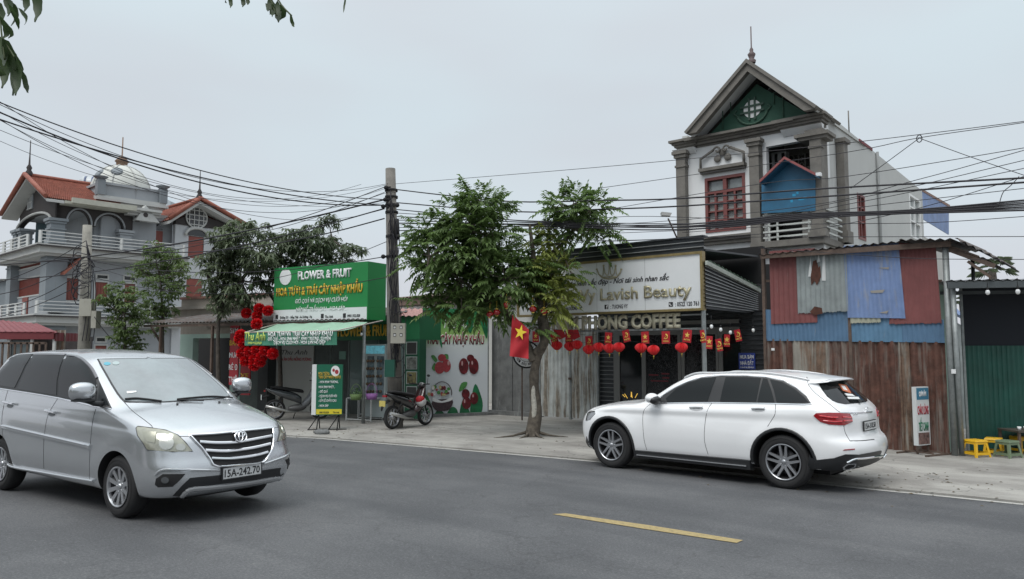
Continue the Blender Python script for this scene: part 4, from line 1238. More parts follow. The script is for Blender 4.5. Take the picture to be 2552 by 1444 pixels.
# tin roof over the fence, leaning out to the right
lean = empty('tin_roof_shelter', TF.P(6, 0, 0), 'dark rusted corrugated iron roof on posts above the patchwork fence', 'shelter roof')
mb = MB()
zr = ZX(2120, 612) + .06
def roofsheet(pa, pb, pc, pd, pitch, amp, mb):
 pa, pb, pc, pd = [Vector(p) for p in (pa, pb, pc, pd)]
 n = int((pb - pa).length / pitch * 4); vs = []; fs = []
 nn = (pb - pa).cross(pd - pa).normalized()
 for i in range(n + 1):
  t = i / n; w = nn * (amp * sin(i * pi / 2))
  vs += [pa.lerp(pb, t) + w, pd.lerp(pc, t) + w]
 for i in range(n): fs.append((2 * i, 2 * i + 2, 2 * i + 3, 2 * i + 1))
 m = len(vs); vs2 = vs + [v - nn * .006 for v in vs]
 mb.add(vs2, fs + [tuple(k + m for k in reversed(q)) for q in fs], True)
def fp(px, py, d): s, z = TF.at(px, py, d); return TF.P(s, z, d)
roofsheet(fp(1890, 636, .25), fp(2250, 601, .25), fp(2250, 601, .25) - TF.n * 3 + Vector((0, 0, .12)), fp(1890, 636, .25) - TF.n * 3 + Vector((0, 0, .12)), .16, .018, mb)
_e0 = fp(2240, 598, .35); _e1 = fp(2380, 596, .35)
roofsheet(_e0, _e1, _e1 - TF.n * 3.2 + Vector((0, 0, .1)), _e0 - TF.n * 3.2 + Vector((0, 0, .1)), .16, .02, mb)
_e2 = fp(2500, 652, .1)
roofsheet(_e1 + Vector((0, 0, .02)), _e2, _e2 - TF.n * 2.2, _e1 - TF.n * 3.2 + Vector((0, 0, .12)), .14, .02, mb)
mb.build('roof_sheet', M_roof_old, lean, normals=False)
mb = MB()
mb.bar(fp(1896, 640, .2), fp(2370, 608, .2), .06, .10)
mb.bar(fp(2364, 622, .1), fp(2480, 664, .1), .05, .08)
mb.bar(fp(2412, 652, .1), fp(2470, 692, .1), .05, .05)
mb.bar(fp(2362, 612, .12), fp(2440, 640, .12), .035, .03)
for t in (.15, .3, .45, .6, .75):
 a = fp(2350 + 130 * t, 614 + 40 * t, .05); mb.bar(a, a - TF.n * 2.2, .04)
mb.build('roof_beam', M_rusty, lean)
_pf = G(2380, 1140)
PX = lambda px, py, Y: AT(px, py, Y)
mb = MB(); top = AT(2357, 612, _pf.y + .02); mb.tube([(_pf.x, _pf.y, ZG), (top.x, top.y + .02, top.z)], .055, n=12); mb.build('post', M_steel, lean)
mb = MB(); q0 = AT(2424, 700, _pf.y + 1.2); q1 = AT(2424, 645, _pf.y + 1.2); mb.tube([(q0.x, q0.y, 2.6), q1], .035, n=8); mb.build('post', M_steel, lean)
mb = MB(); a = AT(2376, 926, _pf.y - .07); mb.box(a.x - .04, a.x + .04, a.y - .008, a.y, a.z - .04, a.z + .04); mb.build('post_notice', M_sticker, lean)
# ================================================================== food stall on the right
_u = Vector((cos(radians(12)), -sin(radians(12)), 0))
_g = G(2418, 1128)
ST = Plane((_g.x, _g.y), (_g.x + _u.x, _g.y + _u.y))
stall = empty('street_stall', ST.P(1, 0, 0), 'dark green corrugated food stall with flat grey roof at the right edge', 'stall')
mb = MB()
s1 = ST.at(2760, 900)[0]
corr(ST, mb, 0, s1, 0, .085, .010, ZG, ST.at(2418, 862)[1], box=True)
mb.build('green_sheet', M_tin_green, stall, normals=False)
mb = MB(); ST.box(mb, -.04, s1, ST.at(2418, 862)[1], ST.at(2418, 718)[1], -.06, -.02)
mb.build('dark_screen', mat('dark_blue_screen', (.010, .013, .020), rough=.8), stall)
mb = MB(); ST.box(mb, -.05, -.01, ZG, ST.at(2418, 715)[1], -.02, .02); mb.build('post', M_steel, stall)
_rf = ST.at(2366, 712, 1.0)
mb = MB()
a = ST.P(ST.at(2366, 700, 1.0)[0], ST.at(2366, 700, 1.0)[1], 1.0); b_ = ST.P(s1, ST.at(2366, 700, 1.0)[1], 1.0)
roofsheet(a, b_, b_ - ST.n * 2.6 + Vector((0, 0, .10)), a - ST.n * 2.6 + Vector((0, 0, .10)), .15, .018, mb)
mb.build('roof_sheet', mat('stall_roof', (.16, .17, .18), rough=.6, var=.3, vscale=5), stall, normals=False)
mb = MB(); z_ = ST.at(2366, 700, 1.0)[1]
ST.box(mb, ST.at(2362, 700, 1.0)[0], s1, z_ - .14, z_ - .02, .93, .99)
ST.box(mb, ST.at(2362, 700, 1.0)[0], s1, z_ - .20, z_ - .14, .2, .26)
mb.build('roof_beam', mat('stall_beam', (.06, .07, .075), rough=.6, var=.2), stall)
pp = G(2381, 1137)
mb = MB(); tp = AT(2366, 712, pp.y - .25); mb.tube([(pp.x + .02, pp.y - .18, ZG), (tp.x + .06, tp.y, tp.z)], .045, n=12); mb.build('post', M_steel, stall)
# pale green sheet between fence and stall
_q0 = G(2354, 1136); _q1 = G(2420, 1124)
PG = Plane((_q0.x, _q0.y + .1), (_q1.x, _q1.y + .15))
pg = MB(); corr(PG, pg, 0.0, PG.L * .55, 0, .16, .02, ZG, PG.at(2360, 712)[1]); 
o = pg.build('corrugated_fence', M_tin_pale, None, normals=False); o.name = 'corrugated_fence'; tag(o, 'pale green corrugated sheet standing between rusty fence and steel post', 'fence')
pg = MB(); corr(PG, pg, PG.L * .56, PG.L * 1.02, -.06, .16, .02, ZG, PG.at(2410, 860)[1], z1r=PG.at(2410, 868)[1])
o = pg.build('corrugated_fence', mat('tin_olive', (.20, .25, .21), rough=.6, var=.2, grime=(.3, .3, .27), gamt=.1, streak=True), None, normals=False); tag(o, 'greyish green corrugated sheet standing just left of the dark green stall', 'fence')
# far blue roofed shed seen through the gap
sh = empty('blue_roof_shed', (AT(2398, 877, 19).x, 19, 0), 'small shed with blue ribbed roof behind the gap beside the stall', 'shed')
mb = MB(); a, b_, c_, d_ = AT(2378, 776, 18.6), AT(2440, 820, 18.6), AT(2440, 776, 23), AT(2378, 745, 24)
roofsheet(a, b_, Vector((b_.x + 1.8, b_.y + 4, b_.z + .5)), Vector((a.x + 1.8, a.y + 4, a.z + 1.2)), .16, .015, mb); mb.build('roof', M_tin_blue, sh, normals=False)
mb = MB(); mb.hexa([(a.x - .1, 18.8, 0), (b_.x, 18.8, 0), (b_.x, 22, 0), (a.x - .1, 22, 0)], [(a.x - .1, 18.8, a.z - .1), (b_.x, 18.8, b_.z - .1), (b_.x, 22, b_.z - .1), (a.x - .1, 22, a.z - .1)])
mb.build('wall', M_tin_grey, sh)
# bulbs under the stall roof
def bulb(p, label, grp):
 mb = MB(); mb.ball((0, 0, -.07), .032, 12, (1, 1, 1.25)); e = empty('light_bulb', p, label, 'light bulb', grp)
 C.view_layer.update()
 q = MB(M=Matrix.Translation(Vector(p))); q.ball((0, 0, -.075), .034, 12, (1, 1, 1.3)); q.build('bulb', M_sticker, e)
 q = MB(M=Matrix.Translation(Vector(p))); q.lathe([(.0, .02), (.016, .02), (.018, -.035), (0, -.036)], n=10); q.tube([(0, 0, .15), (0, 0, .02)], .005, n=5); q.build('socket', M_mblack, e)
 return e
bulb(AT(2461, 718, 12.6), 'white bulb hanging under the stall roof, nearer the steel post', 'bulbs under the stall roof')
bulb(AT(2536, 716, 12.3), 'white bulb hanging under the stall roof, nearer the right edge', 'bulbs under the stall roof')
# ------------------------------------------------------------------ plastic stools
M_ystool = mat('stool_yellow', (.72, .42, .015), rough=.45, var=.08, vscale=5)
M_gstool = mat('stool_green', (.15, .20, .12), rough=.5, var=.12, vscale=5)
def stool(p, rz, m, label):
 e = empty('plastic_stool', p, label, 'stool', 'plastic stools beside the stall', rz=rz)
 C.view_layer.update(); M = wmat(e)
 h = .30; t = .125; b0 = .165
 s = MB(M=M); s.hexa([(-t - .012, -t - .012, h - .03), (t + .012, -t - .012, h - .03), (t + .012, t + .012, h - .03), (-t - .012, t + .012, h - .03)], [(-t, -t, h), (t, -t, h), (t, t, h), (-t, t, h)])
 s.build('seat', m, e)
 for sx in (-1, 1):
  for sy in (-1, 1):
   l = MB(M=M)
   x0, y0, x1, y1 = sx * b0, sy * b0, sx * t, sy * t
   w = .045
   l.hexa([(x0, y0, 0), (x0 - sx * w * .8, y0, 0), (x0 - sx * w * .8, y0 - sy * .012, 0), (x0, y0 - sy * .012, 0)], [(x1, y1, h - .03), (x1 - sx * w, y1, h - .03), (x1 - sx * w, y1 - sy * .012, h - .03), (x1, y1 - sy * .012, h - .03)])
   l.hexa([(x0, y0 - sy * .0125, 0), (x0, y0 - sy * w * .8, 0), (x0 - sx * .012, y0 - sy * w * .8, 0), (x0 - sx * .012, y0 - sy * .0125, 0)], [(x1, y1 - sy * .0125, h - .03), (x1, y1 - sy * w, h - .03), (x1 - sx * .012, y1 - sy * w, h - .03), (x1 - sx * .012, y1 - sy * .0125, h - .03)])
   l.build('leg', m, e)
 r = MB(M=M); r2 = MB(M=M)
 for k in (-1, 1):
  q = b0 - (b0 - t) * .22
  r.box(-q + .03, q - .03, k * q - .006 - .006 * k, k * q + .006 - .006 * k, .04, .085)
  r.box(k * q - .006 - .006 * k, k * q + .006 - .006 * k, -q + .03, q - .03, .04, .085)
  q = t
  r2.box(-q, q, k * q - .006 - .004 * k, k * q + .006 - .004 * k, h - .075, h - .031)
  r2.box(k * q - .006 - .004 * k, k * q + .006 - .004 * k, -q + .013, q - .013, h - .075, h - .031)
 r.build('lower_rail', m, e)
 r2.build('upper_rail', m, e)
 return e
def gp(px, py, z=ZG):
 p = G(px, py, z); return (p.x, p.y, z)
stool(gp(2433, 1138), .25, M_ystool, 'yellow plastic stool nearest the steel post')
stool(gp(2478, 1133), .9, M_ystool, 'yellow plastic stool behind and between the front yellow one and the olive green one')
stool(gp(2512, 1140), .35, M_gstool, 'olive green plastic stool in front of the yellow ones')
stool(gp(2545, 1128), .2, M_ystool, 'yellow plastic stool under the small table at the right edge')
stool(gp(2500, 1118), .5, M_ystool, 'yellow plastic stool farthest back, against the dark green sheet')
# small table with cups
tp = gp(2562, 1133)
tb = empty('small_table', tp, 'low dark table with cups on it at the right edge beside the yellow stools', 'table')
C.view_layer.update(); M = wmat(tb)
mb = MB(M=M); mb.box(-.35, .45, -.3, .3, .42, .45); mb.build('tabletop', mat('table_dark', (.07, .06, .05), rough=.6, var=.3), tb)
for sx in (-.32, .42):
 for sy in (-.27, .27):
  mb = MB(M=M); mb.box(sx - .02, sx + .02, sy - .02, sy + .02, 0, .42); mb.build('leg', M_rusty, tb)
for i, (dx, dy) in enumerate(((-.2, -.1), (-.1, -.2), (-.05, -.05))):
 cb = MB(M=M @ Matrix.Translation((dx, dy, .451))); cb.lathe([(0, 0), (.025, 0), (.036, .06), (.033, .06), (.022, .006), (0, .006)], n=14)
 tag(cb.build('cup', M_sticker), ['white cup on the low table, leftmost', 'white cup on the low table, nearest its front edge', 'white cup on the low table, rear one'][i], 'cup', 'white cups on the low table')
# stand-up advertising boards
def board(base0, base1, h, name, label, side_w=.10):
 pl = Plane(base0, base1)
 e = empty(name, pl.P(pl.L / 2, ZG, -.06), label, 'sign')
 return pl, e
_a = G(2286, 1134, ZG); _b2 = G(2316, 1128, ZG)
BP = Plane((_a.x - .02, _a.y), (_a.x + .36, _a.y + .20))
eb = empty('sign_board', BP.P(.2, ZG, 0), 'narrow upright food sign with blue top panel standing by the rusty fence', 'sign')
zt = BP.at(2283, 965)[1]; zb = BP.at(2283, 1112)[1]; W_ = BP.at(2315, 1000)[0]; s0 = BP.at(2283, 1000)[0]
mb = MB(); BP.box(mb, s0, W_, zb, zt, -.08, 0); mb.build('box', mat('signbox', (.60, .62, .62), rough=.5, var=.05), eb)
mb = MB(); zz = BP.at(2283, 997)[1]; BP.box(mb, s0 + .02, W_ - .01, zz, zt - .02, 0, .004); mb.build('blue_panel', mat('panel_blue', (.04, .17, .27), rough=.4), eb)
mb = MB(); z2 = BP.at(2283, 1080)[1]; BP.box(mb, s0 + .03, W_ - .03, zb + .02, z2, 0, .004); mb.build('photo_panel', mat('food_photo', (.16, .10, .09), rough=.4, var=.9, vscale=14), eb)
text_obj('lettering', 'QUÁN ĂN', M_sticker, eb, BP.P((s0 + W_) / 2, BP.at(2283, 988)[1], .004), BP.u, (0, 0, 1), .08, width=(W_ - s0) * .55, bold=.02, align='C')
text_obj('lettering', 'CHÁO LÒNG', mat('ink_red', (.40, .03, .05), rough=.5), eb, BP.P((s0 + W_) / 2, BP.at(2283, 1034)[1], .002), BP.u, (0, 0, 1), .15, width=(W_ - s0) * .85, bold=.02, align='C')
text_obj('lettering', 'TIẾT CANH', mat('ink_green', (.03, .19, .10), rough=.5), eb, BP.P((s0 + W_) / 2, BP.at(2283, 1075)[1], .002), BP.u, (0, 0, 1), .15, width=(W_ - s0) * .75, bold=.02, align='C')
mb = MB()
for s in (s0 + .03, W_ - .03): BP.box(mb, s - .015, s + .015, ZG, zb, -.05, -.02)
for dd in (-.30, .26): BP.box(mb, s0 - .20, W_ + .22, ZG, ZG + .03, dd, dd + .03)
for s in (s0 + .03, W_ - .03): BP.box(mb, s - .015, s + .015, ZG + .03, ZG + .055, -.28, .27)
mb.build('stand', M_rusty, eb)
# ================================================================== coffee shop with the white sign
CF = Plane(*[V2(p) for p in nline(17.55, 1345, 1880)])      # shop front
SG = Plane(*[V2(p) for p in nline(14.95, 1290, 1756)])      # sign plane
def pin(pl, px, py, d=0.0): s, z = pl.at(px, py, d); return pl.P(s, z, d)
cafe = empty('coffee_shop', CF.P(CF.L * .7, 0, 0), 'dark ribbed coffee shop with a big white sign above its glass front', 'shop')
s = lambda px, d=0.0: CF.at(px, 877, d)[0]
z = lambda px, py, d=0.0: CF.at(px, py, d)[1]
# wall: dark horizontal cladding strips, glass front between
mb = MB(); zt = z(1700, 775)
hcorr(CF, mb, s(1492), s(1530), ZG, z(1510, 825), 0, .115, .03)
mb.build('cladding', M_dark_clad, cafe, normals=False)
mb = MB(); ribs(CF, mb, s(1492), s(1530), ZG + .095, z(1510, 825), .031, .115, .012, .003); mb.build('cladding_glint_strip', M_clad_glint, cafe)  # pale strips stand in for light caught on the ribs
mb = MB(); hcorr(CF, mb, s(1846), s(1905), ZG, z(1860, 775), 0, .115, .03); mb.build('cladding', M_dark_clad, cafe, normals=False)
mb = MB(); hcorr(CF, mb, s(1492), s(1846), z(1600, 822), z(1600, 770) + .5, 0, .115, .03); mb.build('cladding', M_dark_clad, cafe, normals=False)
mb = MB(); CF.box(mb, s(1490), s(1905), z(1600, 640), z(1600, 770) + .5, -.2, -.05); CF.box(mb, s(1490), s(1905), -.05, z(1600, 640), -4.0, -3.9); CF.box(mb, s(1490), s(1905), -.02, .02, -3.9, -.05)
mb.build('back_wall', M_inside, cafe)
mfr = mat('alu_frame', (.20, .20, .195), rough=.45, metal=.3)
fr = MB()
for a, b_ in ((1530, 1545), (1600, 1610), (1690, 1697), (1700, 1707), (1785, 1791), (1792, 1802)):
 CF.box(fr, s(a), s(b_), ZG, z(1600, 836), -.03, .03)
CF.box(fr, s(1530), s(1846), z(1600, 836), z(1600, 820), -.03, .035)
CF.box(fr, s(1520), s(1846), z(1600, 812), z(1600, 803), .035, .075)
fr.build('door_frame', mfr, cafe)
# glass with white scroll pattern
def scroll_mat():
 m, N, L, b = nodes_mat('scroll_glass')
 tc = N.new('ShaderNodeTexCoord')
 vo = N.new('ShaderNodeTexVoronoi'); vo.feature = 'F1'; vo.inputs['Scale'].default_value = 9
 L.new(tc.outputs['Object'], vo.inputs['Vector'])
 sn = N.new('ShaderNodeMath'); sn.operation = 'MULTIPLY'; sn.inputs[1].default_value = 30; L.new(vo.outputs['Distance'], sn.inputs[0])
 s2 = N.new('ShaderNodeMath'); s2.operation = 'SINE'; L.new(sn.outputs[0], s2.inputs[0])
 f = rp(N, L, s2.outputs[0], [(.55, (0, 0, 0)), (.85, (1, 1, 1))])
 pt = rp(N, L, nz(N, L, tc.outputs['Object'], 14, 3, .6), [(.42, (0, 0, 0)), (.5, (1, 1, 1))])
 c = mx(N, L, (.008, .009, .011), (.085, .085, .09), mx(N, L, f, pt, 1.0, 'MULTIPLY'))
 L.new(c, b.inputs['Base Color']); b.inputs['Roughness'].default_value = .12
 return m
M_scroll = scroll_mat()
for a, b_, m_ in ((1545, 1600, M_darkpane), (1610, 1690, M_scroll), (1707, 1785, M_scroll), (1802, 1846, M_darkpane)):
 mb = MB(); CF.box(mb, s(a), s(b_), ZG + .05, z(1600, 836), -.012, -.004); mb.build('glass_panel', m_, cafe, label='patterned glass panel' if m_ is M_scroll else None)
mb = MB()
for i, (x0, y0, x1, y1) in enumerate(((1557, 982, 1564, 993), (1573, 977, 1576, 992), (1574, 978, 1573, 990), (1589, 981, 1583, 992), (1552, 984, 1558, 990))):
 mb.bar(CF.P(*CF.at(x0, y0, .0), .0), CF.P(*CF.at(x1, y1, .0), .0), .025, .01)
mb.build('window_lamp', mat('lamp_yellow', (.6, .4, .05), emit=(1, .62, .12), es=.6), cafe)
mb = MB()
for i, (x, y, w_) in enumerate(((1617, 933, 24), (1648, 930, 20), (1622, 948, 44), (1650, 940, 18))):
 a = CF.at(x, y, 0); b_ = CF.at(x + w_, y + 4, 0); CF.box(mb, a[0], b_[0], b_[1], a[1], .001, .003)
mb.build('glass_lettering', mat('dim_red', (.16, .01, .02), rough=.4), cafe)
# blue notice
bn = empty('blue_notice', CF.P(s(1862), z(1862, 905), .05), 'blue notice about buying and selling houses on the dark wall behind the white car', 'notice')
mb = MB(); a = CF.at(1841, 880, .05); b_ = CF.at(1883, 921, .05); CF.box(mb, a[0], b_[0], b_[1], a[1], .045, .06); mb.build('panel', mat('notice_blue', (.025, .05, .26), rough=.5), bn)
cs = (a[0] + b_[0]) / 2; hh = a[1] - b_[1]
text_obj('lettering', 'MUA BÁN', M_sticker, bn, CF.P(cs, a[1] - hh * .36, .061), CF.u, (0, 0, 1), hh * .22, width=(b_[0] - a[0]) * .84, bold=.025, align='C')
text_obj('lettering', 'NHÀ ĐẤT', M_sticker, bn, CF.P(cs, a[1] - hh * .74, .061), CF.u, (0, 0, 1), hh * .22, width=(b_[0] - a[0]) * .80, bold=.025, align='C')
text_obj('lettering', 'TƯ VẤN HỖ TRỢ MIỄN PHÍ 24/7', M_sticker, bn, CF.P(cs, a[1] - hh * .94, .061), CF.u, (0, 0, 1), hh * .09, width=(b_[0] - a[0]) * .84, bold=.02, align='C')
# sign box in front, on posts
ss = lambda px, d=0.0: SG.at(px, 877, d)[0]
sz = lambda px, py, d=0.0: SG.at(px, py, d)[1]
R_ = ss(1756); Lf = ss(1290)
zb_, zt_ = sz(1750, 774), sz(1750, 626)
sign = empty('shop_sign', SG.P(R_ / 2, zb_, -.1), 'big white sign board with gold frame, crown and beauty salon lettering above the coffee shop', 'sign')
mb = MB(); SG.box(mb, Lf + .05, R_ - .05, zb_ + .05, zt_ - .05, -.10, 0); mb.build('sign_face', M_sign_w, sign)
for a0, a1, b0, b1 in ((Lf, R_, zt_ - .055, zt_), (Lf, R_, zb_, zb_ + .05), (Lf, Lf + .055, zb_ + .05, zt_ - .055), (R_ - .055, R_, zb_ + .05, zt_ - .055)):
 mb = MB(); SG.box(mb, a0, a1, b0, b1, -.12, .03); mb.build('gold_frame', M_gold, sign)
U = SG.u
def stext(txt, px0, px1, pyb, cap, m, cx=1600, bold=0.0, shear=0.0, depth=.02, nm='lettering', cs=1.0):
 """lettering from column px0 to px1, baseline at pyb at px0"""
 a = SG.at(px0, pyb, 0); b_ = SG.at(px1, pyb, 0)
 return text_obj(nm, txt, m, sign, SG.P(a[0], a[1], .001), U, (0, 0, 1), cap, width=b_[0] - a[0], bold=bold, shear=shear, depth=depth, cs=cs)
def mark_d(px, py, S=None): return (S or SG).at(px, py, 0)
stext('Tường Vy Lavish Beauty', 1340, 1724, 757, .27, M_gold2, bold=.012, depth=.03)
stext('Hành trình tôn vinh sắc đẹp - Nơi tái sinh nhan sắc', 1352, 1668, 719, .115, M_ink, bold=.012, shear=.35, depth=.008)
stext('ĐƯỜNG 351 · HỒNG THÁI · AN DƯƠNG · HP', 1345, 1450, 777, .075, M_ink, bold=.015, depth=.005)
stext(': TUONG VY', 1522, 1565, 770, .09, M_ink, bold=.02, depth=.005)
stext(': 0522 120 761', 1683, 1742, 764, .09, M_ink, bold=.02, depth=.005)
for px, py, ch in ((1507, 771, 'f'), (1667, 765, None)):
 a = SG.at(px, py, 0); mb = MB(); SG.box(mb, a[0], a[0] + .10, a[1], a[1] + .10, .001, .006); ic = mb.build('icon', M_ink, sign)
 if ch: text_obj('icon_lettering', ch, M_sticker, ic, SG.P(a[0] + .045, a[1] + .005, .0065), U, (0, 0, 1), .08, width=.045, bold=.04, depth=.003)
 else:
  mb = MB(); mb.tube([SG.P(a[0] + .03, a[1] + .075, .008), SG.P(a[0] + .025, a[1] + .05, .008), SG.P(a[0] + .045, a[1] + .03, .008), SG.P(a[0] + .07, a[1] + .025, .008)], .009, n=6)
  mb.build('icon_mark', M_sticker, ic)
# crown
mb = MB()
cr = [(1489, 672), (1503, 690), (1506, 663), (1515, 688), (1521, 657), (1527, 688), (1536, 663), (1540, 688), (1550, 672)]
P_ = lambda px, py: SG.P(*SG.at(px, py, 0), .03)
for x, y in cr[::2]: mb.ball(P_(x, y), .026, 8)
for i in range(0, 8, 2):
 a, m_, b_ = cr[i], cr[i + 1], cr[i + 2]
 mb.tube([P_(*a), P_(a[0] * .6 + m_[0] * .4, m_[1] - 6), P_(*m_), P_(b_[0] * .6 + m_[0] * .4, m_[1] - 6), P_(*b_)], .012, n=6)
mb.tube([P_(1489, 672), P_(1494, 684), P_(1503, 693), P_(1520, 696), P_(1538, 692), P_(1546, 683), P_(1550, 672)], .017, n=6)
mb.tube([P_(1502, 692), P_(1521, 690), P_(1539, 690)], .012, n=6)
for x in (1509, 1521, 1532): mb.ball(P_(x, 692), .013, 8)
mb.build('crown', M_gold2, sign)
for px in (1489, 1519, 1610):
 mb = MB(); SG.box(mb, ss(px) - .004, ss(px) + .004, zb_ + .05, zt_ - .055, .0005, .002); mb.build('panel_joint', mat('joint_grey', (.33, .34, .34), rough=.6), sign)
# cladding above the sign + right return wall with pale green gutter
top = sz(1754, 588)
mb = MB(); hcorr(SG, mb, ss(1370), R_ - .01, zt_ + .01, top, -.10, .115, .03); mb.build('roof_cladding', M_dark_clad, cafe, normals=False)
mb = MB(); ribs(SG, mb, ss(1370), R_ - .01, zt_ + .105, top, -.069, .115, .014, .003); mb.build('cladding_glint_strip', M_clad_glint, cafe)  # glints on the ribs, set in as pale strips
mb = MB(); SG.box(mb, ss(1370), R_ + .01, top, top + .03, -.25, -.04)
mb.build('roof_edge', M_dark_clad, cafe)
# return wall
ra = SG.P(R_, 0, -.03); rb = ra - SG.n * 2.5
RW = Plane((ra.x, ra.y), (rb.x, rb.y))
r0 = 0.02; r1 = RW.at(1886, 760)[0]
zl0 = RW.at(1759, 770)[1]; zl1 = RW.at(1884, 792)[1]
zh0 = RW.at(1759, 654)[1]; zh1 = RW.at(1884, 704)[1]
mb = MB(); vs = []; fs = []; n_ = 12
for k in range(n_ * 4 + 1):
 i, q = divmod(k, 4); t = (i + (0, .62, .70, .92)[q]) / n_; w = (0, 0, .03, .03)[q]
 if t > 1: break
 vs += [RW.P(r0, zl0 + (zh0 - zl0) * t, w), RW.P(r1, zl0 + (zh0 - .42 - zl0) * t, w)]
m_ = len(vs) // 2
for i in range(m_ - 1): fs.append((2 * i, 2 * i + 1, 2 * i + 3, 2 * i + 2))
mb.add(vs, fs)
mb.build('side_cladding', M_dark_clad, cafe, normals=False)
mb = MB()
for i in range(n_):
 t = (i + .81) / n_
 if t < 1: mb.bar(RW.P(r0, zl0 + (zh0 - zl0) * t + .005, .034), RW.P(r1, zl0 + (zh0 - .42 - zl0) * t + .005, .034), .008, .016)
mb.build('side_cladding_glint', M_clad_glint, cafe)  # pale bars imitate the glint along each side rib
mb = MB(); mb.hexa([RW.P(r0, zl0 + .02, -.03), RW.P(r1, zl0 + .02, -.03), RW.P(r1, zl0 + .02, -.01), RW.P(r0, zl0 + .02, -.01)], [RW.P(r0, zh0, -.03), RW.P(r1, zh0 - .42, -.03), RW.P(r1, zh0 - .42, -.01), RW.P(r0, zh0, -.01)])
mb.build('side_board', M_mblack, cafe)
M_pgreen = mat('gutter_green', (.34, .46, .38), rough=.55, var=.1, vscale=3)
mb = MB(); roofsheet(RW.P(.12, zh0 + .04, .08), RW.P(r1 + .1, zh0 - .36, .08), RW.P(r1 + .1, zh0 - .34, -3.2), RW.P(.12, zh0 + .0, -3.2), .2, .012, mb)
mb.build('roof_sheet', M_pgreen, cafe, normals=False)
mb = MB(); mb.hexa([RW.P(0, zh0 - .07, .04), RW.P(r1 + .05, zh0 - .49, .04), RW.P(r1 + .05, zh0 - .49, .09), RW.P(0, zh0 - .07, .09)], [RW.P(0, zh0 + .02, .04), RW.P(r1 + .05, zh0 - .40, .04), RW.P(r1 + .05, zh0 - .40, .09), RW.P(0, zh0 + .02, .09)])
mb.build('gutter', mat('gutter_pale', (.37, .40, .36), rough=.6, var=.15, vscale=6), cafe)
mb = MB()                                           # underside of the canopy
mb.hexa([SG.P(Lf, zt_ + .02, -.13), SG.P(R_, zt_ + .02, -.13), CF.P(s(1846) + .5, zt_ + .1, .02), CF.P(s(1300), zt_ + .1, .02)], [SG.P(Lf, zt_ + .06, -.13), SG.P(R_, zt_ + .06, -.13), CF.P(s(1846) + .5, zt_ + .14, .02), CF.P(s(1300), zt_ + .14, .02)])
mb.build('canopy', M_dark_clad, cafe)
# posts of the sign
for px, lab in ((1755, None),):
 p = SG.P(ss(px) - .03, 0, -.06); mb = MB(); mb.box(p.x - .04, p.x + .04, p.y - .04, p.y + .04, ZG, zb_); mb.build('post', M_steel, cafe)
# lettering of the café on a rail below the sign
zc0 = sz(1600, 818, -.15); zc1 = sz(1600, 785, -.15)
cf = empty('cafe_lettering_sign', SG.P(ss(1540), zc0, -.15), 'row of cut-out cream capital letters hanging on a rail below the big white sign', 'sign')
a = SG.at(1378, 818, -.15); b_ = SG.at(1697, 814, -.15)
text_obj('lettering', 'NAM PHONG COFFEE', M_cream, cf, SG.P(a[0], zc0, -.15), U, (0, 0, 1), zc1 - zc0, width=b_[0] - a[0], bold=.045, depth=.04)
mb = MB(); SG.box(mb, ss(1372), R_, zc0 - .06, zc0 - .02, -.2, -.15); SG.box(mb, ss(1372), R_, zc1 - .05, zc1 - .02, -.2, -.165); mb.build('rail', M_steel, cf)
# shop light fixture on the roof
mb0 = SG.P(ss(1688), top, -.1); tipp = AT(1665, 545, mb0.y - .1)
lf = empty('floodlight', mb0, 'slim floodlight on a leaning bracket above the white beauty sign', 'light')
mb = MB(); mb.tube([mb0, tipp], .018, n=6); mb.build('bracket', M_rusty, lf)
mb = MB(); hd = AT(1659, 535, tipp.y)
mb.hexa([hd + Vector((-.09, -.08, -.03)), hd + Vector((.09, -.08, -.045)), hd + Vector((.09, .08, -.045)), hd + Vector((-.09, .08, -.03))], [hd + Vector((-.10, -.09, .045)), hd + Vector((.12, -.09, .02)), hd + Vector((.12, .09, .02)), hd + Vector((-.10, .09, .045))])
mb.build('lamp_head', mat('lamp_grey', (.45, .45, .44), rough=.5), lf)
# ================================================================== corrugated gate, concrete wall
GT = Plane(*[V2(p) for p in nline(17.45, 1225, 1491)])
gs = lambda px: GT.at(px, 877)[0]
gate = empty('iron_gate', GT.P(gs(1420), 0, 0), 'two-leaf gate of weathered pale corrugated iron beside the coffee shop', 'gate')
for a0, a1, yb in ((1346, 1421, 1047), (1424, 1490, 1050)):
 mb = MB(); corr(GT, mb, gs(a0), gs(a1), 0, .135, .018, GT.at(a0, yb)[1] * 0 + ZG + .04, GT.at(a0, 820)[1]); leaf = mb.build('gate_leaf', M_gateiron, gate, normals=False)
mb = MB()
for px in (1346, 1422, 1490): GT.box(mb, gs(px) - .025, gs(px) + .025, ZG, GT.at(px, 816)[1], -.05, .02 if px != 1422 else .03)
for zz in (.25, 1.3, 2.3): GT.box(mb, gs(1348), gs(1488), zz, zz + .04, -.05, -.022)
mb.build('gate_frame', M_steel, gate)
mb = MB(); q = GT.P(*GT.at(1424, 944), .05); mb.box(q.x - .06, q.x + .03, q.y - .04, q.y + .01, q.z - .03, q.z + .03); mb.build('latch', M_rusty, gate)
cw = empty('concrete_wall', GT.P(gs(1280), 0, 0), 'stained grey concrete wall behind the street tree, left of the iron gate', 'wall')
M_conc = mat('stained_concrete', (.14, .145, .145), rough=.9, var=.35, vscale=2.2, grime=(.36, .37, .37), gamt=.12, gscale=2.2, streak=True, bump=.4, bscale=14)
zcw = GT.at(1280, 800)[1]
mb = MB(); GT.box(mb, gs(1226), gs(1276), 0, zcw, -.18, 0); GT.box(mb, gs(1276), gs(1345), 0, zcw - .05, -.18, -.03); mb.build('wall', M_conc, cw)
